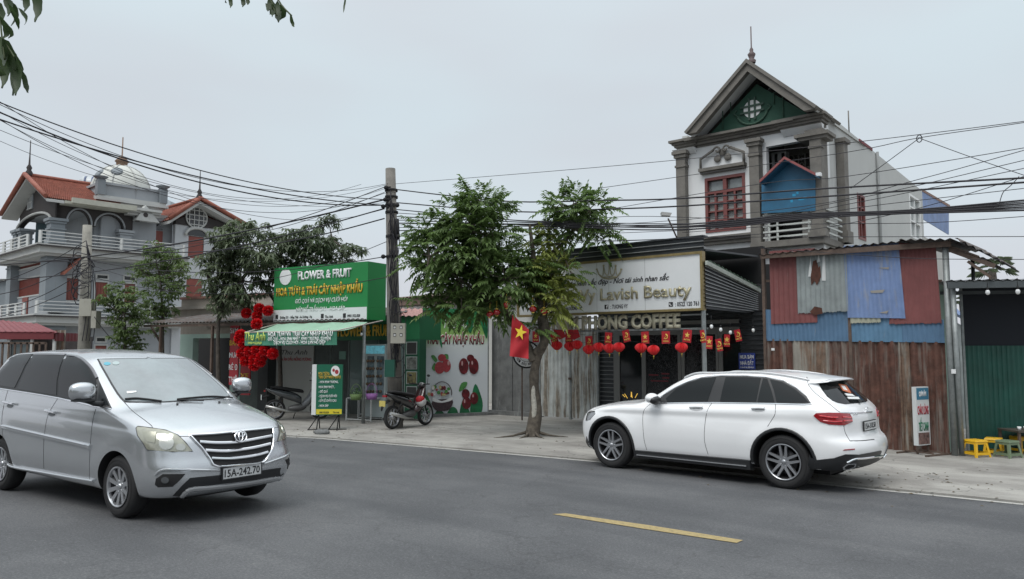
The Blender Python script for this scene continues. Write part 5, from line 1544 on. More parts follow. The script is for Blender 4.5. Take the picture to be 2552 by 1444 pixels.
mb = MB(); GT.box(mb, gs(1226), gs(1342), ZG, ZG + .12, 0, .15); mb.build('footing', M_conc, cw)
# low house behind (brown eaves, pale wall seen through the tree)
LH = Plane(*[V2(p) for p in nline(21.5, 960, 1330)])
lh = empty('low_house', LH.P(3, 0, 0), 'low old house with worn brown tiled eaves behind the street tree', 'house')
hs = lambda px: LH.at(px, 877)[0]; hz = lambda px, py: LH.at(px, py)[1]
mb = MB(); LH.box(mb, hs(985), hs(1345), 0, hz(1150, 752), -3, 0); mb.build('wall', M_wallg, lh)
mb = MB(); LH.box(mb, hs(980), hs(1300), hz(1150, 755), hz(1150, 735), -3, .3); mb.build('eaves', mat('brown_eaves', (.16, .11, .09), rough=.85, var=.35, vscale=3), lh)
mb = MB(); roofsheet(LH.P(hs(980), hz(1150, 735), .4), LH.P(hs(1300), hz(1150, 735), .4), LH.P(hs(1300), hz(1150, 715) + .1, -3), LH.P(hs(980), hz(1150, 715) + .1, -3), .2, .02, mb)
mb.build('roof', rust_mat('old_tiles', (.20, .15, .12), (.11, .07, .055), .1, .5), lh, normals=False)
mb = MB(); LH.box(mb, hs(1322), hs(1372), hz(1345, 775), hz(1345, 715), -2.5, .3); mb.build('upper_wall', M_wallw, lh)
mb = MB()
for k in range(9):
 aa = pi * k / 8
 LH.box(mb, hs(1300) + .8 * cos(aa) - .05, hs(1300) + .8 * cos(aa) + .05, hz(1300, 760) + .9 * sin(aa), hz(1300, 760) + .9 * sin(aa) + .14, .30, .36)
mb.build('white_arch', M_wallw, lh)
# ================================================================== gabled house on the right
HF = Plane(*[V2(p) for p in nline(22.3, 1702, 2062)])
h_s = lambda px, d=0.0: HF.at(px, 450, d)[0]
h_z = lambda px, py, d=0.0: HF.at(px, py, d)[1]
W = HF.L
house = empty('gabled_house', HF.P(W / 2, 0, -3), 'tall narrow white house with steep grey gable, dark green pediment and long side wall', 'house')
z_floor = h_z(1850, 612); z_beam = h_z(1830, 352)
zc_l = h_z(1712, 345)
print('HOUSE W', W, 'z floor', z_floor, 'beam', z_beam)
xw = h_s(1875)                                          # left bay ends, balcony bay begins
D = HF.P(0, 0, 0)
depth_h = 16.5
mb = MB()
# front wall of the left bay with window opening
wa0, wa1 = h_s(1757), h_s(1857); wz0, wz1 = h_z(1757, 582), h_z(1757, 446)
HF.wall(mb, [(0, 0), (xw + .45, 0), (xw + .45, z_beam), (0, z_beam)], [(wa0, wa1, wz0, wz1)], -.22, 0)
HF.box(mb, xw + .45, W, z_beam - .36, z_beam, -.22, 0)             # beam over the balcony
HF.box(mb, xw + .45, W, 0, z_floor - .05, -.22, 0)
mb.build('front_wall', M_wallw, house)
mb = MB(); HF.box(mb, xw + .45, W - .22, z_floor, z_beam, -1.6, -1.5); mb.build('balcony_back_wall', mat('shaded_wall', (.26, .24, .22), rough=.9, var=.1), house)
mb = MB(); HF.box(mb, xw + .3, W + .12, z_floor - .18, z_floor, -1.5, .35); mb.build('balcony_slab', M_trim, house)
# side wall with sloping top
c0 = HF.P(W, 0, -.22); c1 = HF.P(W, 0, -depth_h)
SW = Plane((c0.x, c0.y), (c1.x, c1.y))
zz = lambda px, py: SW.at(px, py)
e_back = zz(2366, 520)[0]
pts = [(0, 0), (e_back * 1.0, 0), (zz(2298, 476)[0], zz(2298, 476)[1] - .0), (zz(2185, 384)[0], zz(2185, 384)[1]), (zz(2068, 292)[0] + .35, zz(2068, 292)[1]), (.0, zz(2068, 292)[1])]
eb_s = zz(2298, 476)[0]
zt_b = zz(2298, 476)[1]
pts = [(0, 0), (eb_s, 0), (eb_s, zt_b), (zz(2185, 384)[0], zz(2185, 384)[1]), (.25, zz(2070, 288)[1]), (0, zz(2070, 288)[1])]
w1 = (zz(2138, 550)[0], zz(2156, 550)[0], zz(2147, 598)[1], zz(2147, 487)[1])
w2 = (zz(2268, 550)[0], zz(2294, 550)[0], zz(2280, 596)[1], zz(2280, 492)[1])
mb = MB()
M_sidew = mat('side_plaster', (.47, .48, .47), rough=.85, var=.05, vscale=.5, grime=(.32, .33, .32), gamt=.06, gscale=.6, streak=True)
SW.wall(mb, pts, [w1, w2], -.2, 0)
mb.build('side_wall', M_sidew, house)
mb = MB(); SW.box(mb, -.02, .5, zz(2070, 288)[1] - 2.0, zz(2070, 288)[1] + .02, .004, .02); mb.build('wall_end', M_wallw, house)
for wv, m_f, lab in ((w1, M_redfr, 'red side window'), (w2, M_sticker, 'white framed side window')):
 f_ = MB(); frame(SW, f_, wv[0], wv[1], wv[2], wv[3], .08, -.12, .02)
 SW.box(f_, (wv[0] + wv[1]) / 2 - .03, (wv[0] + wv[1]) / 2 + .03, wv[2] + .08, wv[3] - .08, -.1, 0)
 for q in (.38, .7): SW.box(f_, wv[0] + .08, (wv[0] + wv[1]) / 2 - .03, wv[2] + (wv[3] - wv[2]) * q, wv[2] + (wv[3] - wv[2]) * q + .05, -.1, 0); SW.box(f_, (wv[0] + wv[1]) / 2 + .03, wv[1] - .08, wv[2] + (wv[3] - wv[2]) * q, wv[2] + (wv[3] - wv[2]) * q + .05, -.1, 0)
 wo = f_.build('window', m_f, house, label=lab)
 f_ = MB(); SW.box(f_, wv[0] + .08, wv[1] - .08, wv[2] + .08, wv[3] - .08, -.09, -.08); f_.build('pane', M_pane, wo)
mb = MB(); mb.tube([SW.P(zz(2182, 384)[0], 3, .06), SW.P(zz(2182, 384)[0], zz(2182, 380)[1], .06)], .05, n=8); mb.build('drain_pipe', mat('pipe_grey', (.22, .23, .23), rough=.6), house)
mb = MB(); a = zz(2140, 350); b_ = zz(2162, 362); SW.box(mb, a[0], b_[0] + .5, b_[1] - .1, a[1] + .05, -.35, .03); mb.build('ridge_tile_block', mat('red_block', (.17, .04, .045), rough=.7), house)
mb = MB(); q = SW.P(zz(2116, 330)[0], zz(2116, 330)[1], 0); mb.tube([q, q + Vector((0, 0, .7))], .02, n=6); mb.build('roof_spike', M_trim, house)
# left side wall + back + flat roof deck
mb = MB(); lw0 = HF.P(0, 0, -.22); 
def wallbox(p, q, z0, z1a, z1b, t, mb):
 p, q = Vector(p), Vector(q); d = (q - p).normalized(); nn = Vector((-d.y, d.x, 0)) * t
 mb.hexa([(p.x, p.y, z0), (q.x, q.y, z0), (q.x + nn.x, q.y + nn.y, z0), (p.x + nn.x, p.y + nn.y, z0)], [(p.x, p.y, z1a), (q.x, q.y, z1b), (q.x + nn.x, q.y + nn.y, z1b), (p.x + nn.x, p.y + nn.y, z1a)])
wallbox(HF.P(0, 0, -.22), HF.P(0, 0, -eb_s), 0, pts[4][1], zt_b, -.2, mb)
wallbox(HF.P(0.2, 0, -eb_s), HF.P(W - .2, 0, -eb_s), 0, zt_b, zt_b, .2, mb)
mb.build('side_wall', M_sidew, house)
mb = MB(); mb.hexa([HF.P(.2, pts[4][1] - .3, -.5), HF.P(W - .2, pts[4][1] - .3, -.5), HF.P(W - .2, zt_b - .3, -eb_s + .2), HF.P(.2, zt_b - .3, -eb_s + .2)], [HF.P(.2, pts[4][1] - .2, -.5), HF.P(W - .2, pts[4][1] - .2, -.5), HF.P(W - .2, zt_b - .2, -eb_s + .2), HF.P(.2, zt_b - .2, -eb_s + .2)])
mb.build('roof_deck', M_wallg, house)
# cornice
za = z_beam
def cornice(mb, a0, a1, d1, zlo, prof=((0, .0), (.06, .10), (.14, .16), (.20, .30)), th=.10):
 for dz, dd in prof: HF.box(mb, a0 - dd, a1 + dd, zlo + dz, zlo + dz + .075, -.3, d1 + dd)
cor = MB()
ztop = h_z(1712, 345)
cornice(cor, .65, W - .95, .05, za)
cor2 = MB()
for a0, a1 in ((-.02, .62), (W - 1.1, W + .06)):
 for dz, dd in ((.0, .0), (.075, .06), (.15, .12), (.225, .2)): HF.box(cor, a0 - dd, a1 + dd, za + dz + .003, za + dz + .077, -.4, .14 + dd)
cor.build('cornice', M_trim, house)
for a0, a1 in ((-.12, .60), (W - 1.05, W + .10)): mb = MB(); mb.hexa([HF.P(a0, za - .16, 0), HF.P(a1, za - .16, 0), HF.P(a1, za - .16, .05), HF.P(a0, za - .16, .05)], [HF.P(a0 - .02, za, 0), HF.P(a1 + .02, za, 0), HF.P(a1 + .02, za, .24), HF.P(a0 - .02, za, .24)]); mb.build('cornice_bracket', M_wallw, house)
# steep gable: pediment set back, raking eaves thick
ap = HF.at(1862, 158, .75); gl = HF.at(1715, 335, .75); gr_ = HF.at(2025, 285, .75)
zb0 = za + .30
gx, gz_ = ap[0], ap[1]
x0, x1 = gl[0], gr_[0] - .0
mb = MB(); HF.prism(mb, [(x0 + .35, zb0), (x1 - .25, zb0), (gx, gz_ - .45)], -.15, .06)
ped = mb.build('pediment', M_greenw, house)
rk = MB()
for xa in (x0 - .05, x1 + .08):
 A = Vector((xa, zb0 - .02)); B = Vector((gx, gz_)); dv = (B - A).normalized(); nn = Vector((-dv.y, dv.x)); 
 if nn.y < 0: nn = -nn
 th = .20
 q = [A, B, B - Vector((0, th / max(.2, abs(dv.x)) * .9)), A - Vector((0, 0)) + Vector(((.32 if xa < gx else -.32), 0))]
 HF.prism(rk, q, .55, .75)
 q2 = [A + nn * .09, Vector((gx, gz_ + .13)), B, A]
 HF.prism(rk, q2, -1.4, .82)
rk.build('raking_cornice', M_trim, house)
sf = MB()
for xa in (x0 - .05, x1 + .08):
 A = Vector((xa, zb0 - .02)); B = Vector((gx, gz_ - .02)); 
 sf.hexa([HF.P(A.x, A.y, -.15), HF.P(B.x, B.y, -.15), HF.P(B.x, B.y, .549), HF.P(A.x, A.y, .549)], [HF.P(A.x + (.06 if xa < gx else -.06), A.y - .01, -.15), HF.P(B.x, B.y - .10, -.15), HF.P(B.x, B.y - .10, .549), HF.P(A.x + (.06 if xa < gx else -.06), A.y - .01, .549)])
sf.build('eaves_soffit', M_wallw, house)
# gable roof running back
gb = MB()
for xa in (x0, x1):
 a_ = HF.P(xa, zb0, -1.4); b_ = HF.P(gx, gz_, -1.4); c_ = HF.P(gx, gz_ - 1.2, -4.5); d_ = HF.P(xa, zb0, -4.5)
 gb.add([a_, b_, c_, d_], [(0, 1, 2, 3)])
gb.add([HF.P(x0, zb0, -4.5), HF.P(x1, zb0, -4.5), HF.P(gx, gz_ - 1.2, -4.5)], [(0, 1, 2)])
gb.build('gable_roof', M_wallg, house)
# round lattice window + relief
rc = HF.at(1875, 272, .06); rr_ = abs(HF.at(1897, 272, .06)[0] - rc[0])
mb = MB(); HF.prism(mb, [(rc[0] + rr_ * cos(2 * pi * k / 28), rc[1] + rr_ * sin(2 * pi * k / 28)) for k in range(28)], .06, .075); rw_ = mb.build('round_window', M_sticker, ped)
mb = MB()
for q in (-.33, .33):
 HF.box(mb, rc[0] + q * rr_ - .028, rc[0] + q * rr_ + .028, rc[1] - rr_ * 1.25, rc[1] + rr_ * 1.25, .076, .11)
 HF.box(mb, rc[0] - rr_ * 1.35, rc[0] + rr_ * 1.35, rc[1] + q * rr_ - .028, rc[1] + q * rr_ + .028, .08, .115)
mb.build('lattice', mat('lattice_green', (.05, .09, .07), rough=.7), rw_)
mb = MB()
arc = [(rc[0] + 1.0 * rr_ * 1.75 * cos(a), rc[1] - .05 + rr_ * 1.55 * sin(a)) for a in [radians(195 + 150 * k / 12) for k in range(13)]]
mb.tube([HF.P(a, b, .09) for a, b in arc], .035, n=6)
for sgn in (-1, 1):
 e = arc[0] if sgn < 0 else arc[-1]
 mb.tube([HF.P(e[0], e[1], .09), HF.P(e[0] + sgn * .12, e[1] + .12, .09), HF.P(e[0] + sgn * .02, e[1] + .2, .09)], .03, n=6)
for (dx, dz) in ((-.95, .05), (.95, .1)):
 for w_, h_ in ((0, 0),): 
  mb.tube([HF.P(rc[0] + dx, rc[1] - .45, .08), HF.P(rc[0] + dx, rc[1] + .35, .08), HF.P(rc[0] + dx * .72, rc[1] + .35, .08), HF.P(rc[0] + dx * .72, rc[1], .08)], .018, n=4)
mb.build('relief', mat('relief_green', (.045, .10, .07), rough=.7), ped)
mb = MB(); q = HF.P(gx, gz_ + .10, .4); mb.lathe([(.11, 0), (.13, .08), (.07, .14), (.10, .22), (.12, .28), (.05, .36), (.06, .42), (.02, .5), (.018, 1.15), (.0, 1.16)], o=q, n=14); mb.build('roof_spire', mat('spire', (.12, .09, .09), rough=.6), house)
# pilasters
def pilaster(a0, a1, z0, z1, d0, name='pilaster'):
 m_ = MB(); HF.box(m_, a0, a1, z0, z1, -.25 if d0 > 0 else d0, d0 + .22)
 for k, (dz, dd, h_) in enumerate(((-.0, .10, .10), (-.11, .05, .11), (-.42, .03, .07))): HF.box(m_, a0 - dd, a1 + dd, z1 + dz - .10, z1 + dz + h_ - .10, d0 - .02, d0 + .22 + dd)
 for k, (dz, dd, h_) in enumerate(((0, .09, .14), (.14, .05, .08), (.22, .02, .12))): HF.box(m_, a0 - dd, a1 + dd, z0 + dz, z0 + dz + h_, d0 - .02, d0 + .22 + dd)
 return m_.build(name, M_trim, house)
pw = .30
pilaster(0 - .02, pw, z_floor + .1, h_z(1720, 378), .0)
cx2 = h_s(1890); pilaster(cx2 - .15, cx2 + .15, z_floor - .35, h_z(1890, 352), .10)
cx3 = h_s(2043); pilaster(cx3 - .15, cx3 + .16, z_floor + .0, h_z(2043, 330) , .12)
cxb = SW.at(2088, 400)
mb = MB(); q0 = SW.P(cxb[0] - .15, 0, .04)
SW.box(mb, cxb[0] - .2, cxb[0] + .2, z_floor, zz(2088, 352)[1], .02, .24); SW.box(mb, cxb[0] - .27, cxb[0] + .27, zz(2088, 352)[1] - .12, zz(2088, 352)[1], .0, .31)
SW.box(mb, cxb[0] - .26, cxb[0] + .26, z_floor, z_floor + .35, 0, .30)
mb.build('pilaster', M_trim, house)
mb = MB(); z5 = h_z(2043, 345); HF.box(mb, cx3 - .55, W + .35, z5 + .0, z5 + .10, -.3, .45); HF.box(mb, cx3 - .45, W + .28, z5 - .09, z5 - .002, -.25, .38)
mb.build('capital', M_trim, house)
# left window with red frame, blinds
f_ = MB(); frame(HF, f_, wa0, wa1, wz0, wz1, .09, -.12, .03)
zm = wz0 + (wz1 - wz0) * .70
HF.box(f_, wa0 + .09, wa1 - .09, zm, zm + .09, -.11, .02)
for t, w_ in ((.5, .06), (.26, .03), (.74, .03)):
 x_ = wa0 + (wa1 - wa0) * t
 HF.box(f_, x_ - w_, x_ + w_, wz0 + .09, (wz1 - .09 if t == .5 else zm), -.10, .015)
for t in (.25, .5, .75):
 z_ = wz0 + .09 + (zm - wz0 - .09) * t
 HF.box(f_, wa0 + .095, wa1 - .095, z_ - .02, z_ + .02, -.095, .008)
wo = f_.build('window', M_redfr, house, label='tall red framed window')
f_ = MB(); HF.box(f_, wa0 + .05, wa1 - .05, wz0 + .05, wz1 - .05, -.13, -.121); f_.build('pane', M_pane, wo)
f_ = MB()
n_ = 22
for k in range(n_): z_ = wz0 + .1 + (zm - wz0 - .1) * k / n_; HF.box(f_, wa0 + .1, wa1 - .1, z_, z_ + .045, -.118, -.105)
f_.build('blind', mat('blind', (.34, .36, .35), rough=.6), wo)
mb = MB()                                           # sill below and hood above
HF.box(mb, wa0 - .12, wa1 + .25, wz0 - .30, wz0 - .22, .0, .22); HF.box(mb, wa0 - .08, wa1 + .2, wz0 - .40, wz0 - .302, 0, .15); HF.box(mb, wa0 - .2, wa1 + .3, wz0 - .219, wz0 - .16, 0, .30)
mb.build('window_sill', M_trim, house)
mb = MB()
hw0, hw1 = h_s(1748), h_s(1862); hz0 = h_z(1750, 432); hz1 = h_z(1750, 408); hzt = h_z(1800, 372)
HF.box(mb, hw0, hw1, hz0, hz0 + .10, 0, .22); HF.box(mb, hw0 + .03, hw1 - .03, hz0 - .07, hz0 - .002, 0, .14)
mid = (hw0 + hw1) / 2
for sgn, xa in ((1, hw0), (-1, hw1)):
 mb.tube([HF.P(xa + sgn * .04, hz0 + .1, .12), HF.P(xa + sgn * .04, hz0 + .42, .12), HF.P(mid - sgn * .28, hzt - .02, .12)], .045, n=6)
 sp = [HF.P(mid - sgn * (.14 + .13 * (1 - k / 14) * cos(k * .55)), hzt - .05 + .13 * (1 - k / 14) * sin(k * .55), .14) for k in range(13)]
 mb.tube(sp, .032, n=6)
for dx, dz in ((0, .13), (-.17, -.05), (.17, -.05)): 
 c_ = HF.P(mid + dx, hz0 + .42 + dz, .03); mb.lathe([(0, 0), (.10, 0), (.12, -.03), (.10, -.06), (0, -.06)], o=c_, ax=-HF.n, n=14)
mb.build('window_hood', M_trim, house)
mb = MB()
for k in range(3):
 zz_ = z_floor - .75 - k * .13; HF.box(mb, .1, xw + .5, zz_, zz_ + .10, 0, .16 - .045 * k)
mb.build('string_course', M_trim, house)
# balcony: rails, door louvres, posts
mb = MB()
for k in range(5): zr_ = z_floor + .12 + k * .17; mb.bar(HF.P(cx2 + .2, zr_, .22), HF.P(cx3 - .2, zr_, .22), .05)
for t in (.12, .30, .95): x_ = cx2 + .2 + (cx3 - cx2 - .4) * t; mb.bar(HF.P(x_, z_floor, .22), HF.P(x_, z_floor + .95, .22), .05)
for k in range(5): zr_ = z_floor + .12 + k * .17; mb.bar(HF.P(W + .15, zr_, .1), HF.P(W + .15, zr_, -1.2), .05)
mb.build('balcony_rail', M_wblue, house)
mb = MB()
for k in range(10): zr_ = z_floor + .9 + k * .07; HF.box(mb, h_s(1955), h_s(2020), zr_, zr_ + .045, -1.45, -1.42)
HF.box(mb, h_s(1955), h_s(2020), z_floor, z_floor + .9, -1.45, -1.42)
mb.build('shutter', mat('shutter_white', (.55, .55, .53), rough=.6), house)
mb = MB(); HF.box(mb, h_s(1905), h_s(1952), z_floor, z_floor + 1.9, -1.46, -1.43); mb.build('dark_door', M_inside, house)
mb = MB()                                            # lattice transom
a = HF.at(1960, 420, -1.4); b_ = HF.at(2035, 378, -1.4)
HF.box(mb, a[0], b_[0], a[1], b_[1], -1.48, -1.44)
tr = mb.build('transom', mat('transom_dark', (.045, .04, .036), rough=.8), house)
mb = MB()
xm_ = HF.at(1998, 400, -1.4)[0]
for dx in (-.10, .10): HF.box(mb, xm_ + dx - .02, xm_ + dx + .02, a[1] - .1, b_[1], -1.43, -1.40)
for k in range(4): q = HF.P(xm_, a[1] + .05 + k * .17, -1.40); mb.lathe([(.045, -.01), (.065, -.01), (.065, .01), (.045, .01), (.045, -.01)], o=q, ax=-HF.n, n=12)
for sx in (-.4, .42):
 for k in range(2): c_ = (xm_ + sx, a[1] + .3); r_ = .18 + .0 * k
 pts_ = [HF.P(c_[0] + r_ * cos(pi / 2 * k), c_[1] + r_ * sin(pi / 2 * k), -1.4) for k in range(5)]
 mb.tube(pts_, .02, n=4)
mb.build('lattice', mat('pale_lattice', (.30, .29, .27), rough=.7), tr)
# air conditioner behind the blue board
ac = empty('air_conditioner', HF.P(*HF.at(1940, 425, -.9), -.9), 'white air conditioner box hanging behind the blue balcony board', 'air conditioner')
mb = MB(); a = HF.at(1924, 428, -1.0); b_ = HF.at(1958, 376, -1.0); HF.box(mb, a[0], b_[0], a[1], b_[1], -1.3, -1.0); mb.build('casing', M_sticker, ac)
mb = MB()
for k in range(2): x_ = a[0] + .1 + k * .22; HF.box(mb, x_, x_ + .09, a[1] + .06, b_[1] - .06, -.999, -.985)
mb.build('grille', M_mblack, ac)
# blue board with little red roof hung on the balcony
bl = empty('blue_board_shelter', HF.P(h_s(1965), h_z(1965, 520), .3), 'blue board with small red gable roof fixed across the upper balcony', 'board')
bp_ = lambda px, py, d=.36: HF.at(px, py, d)
mb = MB(); HF.prism(mb, [bp_(1898, 532), bp_(2032, 526), bp_(2032, 437), bp_(1957, 402), bp_(1898, 455)], .32, .36); mb.build('board', M_blue_ply, bl)
mb = MB()
for a, b_, w_ in (((1893, 456), (1955, 397), 1), ((1955, 397), (2032, 438), 1)):
 A = Vector(bp_(*a, .75)); B = Vector(bp_(*b_, .75))
 HF.prism(mb, [tuple(A), tuple(B), (B.x, B.y + .08), (A.x, A.y + .08)], .72, .76)
mb.build('roof_edge', mat('ply_red', (.24, .07, .07), rough=.6, var=.2), bl)
mb = MB()
A = bp_(1893, 458, .75); B = bp_(1955, 400, .75); Cc = bp_(2032, 440, .75)
for a, b_ in ((A, B), (B, Cc)):
 mb.hexa([HF.P(a[0], a[1], .3), HF.P(b_[0], b_[1], .3), HF.P(b_[0], b_[1], .719), HF.P(a[0], a[1], .719)], [HF.P(a[0], a[1] + .04, .3), HF.P(b_[0], b_[1] + .04, .3), HF.P(b_[0], b_[1] + .04, .719), HF.P(a[0], a[1] + .04, .719)])
mb.build('roof_panel', mat('ply_blue', (.02, .09, .17), rough=.6), bl)
mb = MB(); a = bp_(2042, 436, .4); HF.box(mb, a[0] - .10, a[0] + .06, a[1] - .05, a[1] + .05, .36, .5); mb.build('floodlight', M_sticker, bl)
mb = MB()
for x_, y_, w_ in ((1975, 490, 8), (1990, 500, 14), (2002, 497, 8), (1985, 485, 5), (1970, 505, 6)):
 a = bp_(x_, y_); b_ = bp_(x_ + w_, y_ - 7); HF.box(mb, a[0], b_[0], a[1], b_[1], .3605, .363)
mb.build('paint_mark', mat('light_blue_mark', (.02, .28, .50), rough=.5), bl)
# blue cladding on the roof terrace at the back
mb = MB()
a = SW.at(2300, 478); b_ = SW.at(2366, 516)
SW.prism(mb, [(eb_s + .02, SW.at(2300, 545)[1]), (SW.at(2366, 585)[0], SW.at(2366, 585)[1]), (SW.at(2366, 516)[0], SW.at(2366, 516)[1]), (eb_s + .02, SW.at(2300, 478)[1])], -.06, -.02)
mb.build('terrace_cladding', M_tin_blue, house)
mb = MB(); SW.prism(mb, [(eb_s, SW.at(2300, 478)[1]), (SW.at(2366, 516)[0] + .2, SW.at(2366, 516)[1]), (SW.at(2366, 516)[0] + .2, SW.at(2366, 510)[1]), (eb_s, SW.at(2300, 472)[1])], -.5, 0)
mb.build('terrace_roof', mat('ply_brown', (.22, .13, .10), rough=.7), house)
mb = MB(); SW.box(mb, eb_s + .02, SW.at(2360, 560)[0], 0, SW.at(2330, 600)[1], -.3, -.1); SW.box(mb, eb_s + .3, SW.at(2355, 560)[0], SW.at(2330, 600)[1], SW.at(2330, 560)[1], -3.2, -3.1)
mb.build('terrace_wall', M_wallg, house)
# ================================================================== big ornate house on the left
M_hwall = mat('house_grey_wall', (.31, .33, .35), rough=.85, var=.08, vscale=.5, grime=(.20, .20, .20), gamt=.10, gscale=.6, streak=True)
M_hblue = mat('house_pillar', (.20, .225, .245), rough=.85, var=.1, vscale=.7, grime=(.17, .17, .17), gamt=.1, gscale=.8, streak=True)
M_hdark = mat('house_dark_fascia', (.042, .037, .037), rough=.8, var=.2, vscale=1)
M_hred = mat('house_red_shutter', (.21, .055, .042), rough=.55, var=.12, vscale=3)
M_hpale = mat('house_pale_trim', (.44, .45, .44), rough=.8, var=.08, vscale=1, grime=(.24, .24, .23), gamt=.12, gscale=1.2)
M_hrail = mat('house_rail', (.55, .56, .55), rough=.6, grime=(.3, .3, .28), gamt=.05)
M_dome = mat('dome_cream', (.52, .53, .50), rough=.7, var=.08, vscale=1.5, grime=(.33, .33, .31), gamt=.05)
def tile_mat():
 m, N, L, b = nodes_mat('roof_tiles')
 tc = N.new('ShaderNodeTexCoord')
 c = rp(N, L, nz(N, L, tc.outputs['Object'], 3.5, 5, .6), [(.3, (.20, .062, .042)), (.7, (.32, .105, .068))])
 d = rp(N, L, nz(N, L, tc.outputs['Object'], .8, 4, .6), [(.45, (1, 1, 1)), (.75, (.7, .66, .62))])
 L.new(mx(N, L, c, d, 1.0, 'MULTIPLY'), b.inputs['Base Color']); b.inputs['Roughness'].default_value = .7
 return m
M_tile = tile_mat()
C0 = Vector((-1146 / 49, 38.7, 0))
us = Vector((sin(radians(42.2)), cos(radians(42.2)), 0)); uf = Vector((-us.y, us.x, 0))
SS_ = Plane(V2(C0), V2(C0 + us))
FF = Plane(V2(C0), V2(C0 + uf))
def sa(px, py, d=0.0): return SS_.at(px, py, d)
def fa(px, py, d=0.0): return FF.at(px, py, d)
vil = empty('ornate_house', C0 + us * 5 + uf * 3, 'three-storey grey house with orange tiled roofs, arches, balconies and a small dome at the left', 'house')
z1 = sa(142, 792)[1]; z2 = sa(145, 622)[1]; zev = sa(130, 502)[1]
print('VIL z', z1, z2, zev, 'W', sa(600, 600)[0], 'F', fa(0, 600)[0])
S_end = sa(606, 600)[0]; S_mid = sa(440, 600)[0]
FW = 6.2
zgr = ZG
# lower two storeys: side walls with window openings
def win_rect(px0, px1, py0, py1, pl=sa, d=0.0):
 a = pl(px0, (py0 + py1) / 2, d); b_ = pl(px1, (py0 + py1) / 2, d)
 return (min(a[0], b_[0]), max(a[0], b_[0]), pl((px0 + px1) / 2, py1, d)[1], pl((px0 + px1) / 2, py0, d)[1])
side_w = [win_rect(159, 199, 690, 753), win_rect(233, 271, 700, 755), win_rect(306, 340, 704, 758)]
tr_w = [win_rect(238, 272, 683, 698), win_rect(306, 340, 686, 702)]
g_w = [win_rect(156, 191, 837, 852), win_rect(237, 266, 839, 855), win_rect(156, 191, 856, 930), win_rect(232, 268, 858, 930)]
mb = MB(); SS_.wall(mb, [(0, 0), (S_mid + .3, 0), (S_mid + .3, z2 - .3), (0, z2 - .3)], side_w + tr_w + g_w, -.25, 0); mb.build('side_wall', M_hwall, vil)
fr_w = [win_rect(19, 107, 693, 742, fa), win_rect(23, 110, 658, 672, fa)]
mb = MB(); FF.wall(mb, [(0.25, 0), (FW, 0), (FW, z2 - .3), (0.25, z2 - .3)], fr_w, -.25, 0); mb.build('front_wall', M_hwall, vil)
mb = MB(); wallbox(C0 + uf * FW, C0 + uf * FW + us * (S_end), 0, z2 - .3, z2 - .3, .25, mb); mb.build('back_wall', M_hwall, vil)
def shutter(pl, w, m=M_hred, name='window', rib=None, lab=None):
 f_ = MB(); frame(pl, f_, w[0], w[1], w[2], w[3], .08, -.14, .03)
 o = f_.build(name, M_hpale, vil, label=lab)
 f_ = MB(); pl.box(f_, w[0] + .08, w[1] - .08, w[2] + .08, w[3] - .08, -.10, -.06)
 if m is M_hred:
  n_ = max(3, int((w[1] - w[0]) / .18))
  for k in range(1, n_): x_ = w[0] + .08 + (w[1] - w[0] - .16) * k / n_; pl.box(f_, x_ - .012, x_ + .012, w[2] + .1, w[3] - .1, -.058, -.04)
 f_.build('pane', m, o)
 return o
for w in side_w: shutter(SS_, w, name='shutter_window')
for w in tr_w: shutter(SS_, w, M_darkpane)
for i, w in enumerate(g_w): shutter(SS_, w, M_darkpane if i < 2 else M_hred)
shutter(FF, fr_w[0], lab='wide red shuttered opening'); shutter(FF, fr_w[1], lab='red transom window')
mb = MB(); a = fa(65, 742); FF.box(mb, a[0] - .45, a[0] + .45, z1 + .02, fr_w[0][2] - .002, -.02, .06); mb.build('red_door', M_hred, vil)
# pillars at the corner
def col(p, z0, z1_, r, m=M_hblue, cap=True):
 mb = MB(); mb.box(p.x - r, p.x + r, p.y - r, p.y + r, z0, z1_)
 if cap:
  mb.box(p.x - r - .08, p.x + r + .08, p.y - r - .08, p.y + r + .08, z1_ - .18, z1_ - .002)
  mb.box(p.x - r - .05, p.x + r + .05, p.y - r - .05, p.y + r + .05, z1_ - .5, z1_ - .42)
 mb.build('pillar', m, vil)
Rz = Matrix.Rotation(atan2(us.y, us.x), 3, 'Z')
def obox(mb, c, hx, hy, z0, z1_):
 P = [(-hx, -hy), (hx, -hy), (hx, hy), (-hx, hy)]
 Q = [c + us * a + uf * b_ for a, b_ in P]
 mb.hexa([(q.x, q.y, z0) for q in Q], [(q.x, q.y, z1_) for q in Q])
def ocol(s_, f_, z0, z1_, r, m=M_hblue, capz=.5):
 mb = MB(); c = C0 + us * s_ + uf * f_
 obox(mb, c, r, r, z0, z1_)
 for dz, dr, h_ in ((.0, .12, .14), (.16, .06, .10), (capz, .05, .08)): obox(mb, c, r + dr, r + dr, z1_ - dz - h_, z1_ - dz)
 obox(mb, c, r + .07, r + .07, z0, z0 + .25)
 mb.build('pillar', m, vil)
zcap = sa(128, 545)[1]
ocol(.0, .0, ZG, z1 - .02, .5); ocol(.0, .0, z1 + .3, z2 - .05, .48); ocol(.0, 0, z2 + .25, zcap, .33)
ocol(0, FW - .4, z2 + .25, zcap, .32); ocol(0, FW - 1.2, z2 + .25, zcap, .28); ocol(0, FW, ZG, z2 - .05, .40)
sx3 = sa(232, 600)[0]
ocol(sa(310, 600)[0], .1, z2 + .25, zcap - .2, .30, M_hwall); ocol(sx3, FW - .2, z2 + .25, zcap, .30)
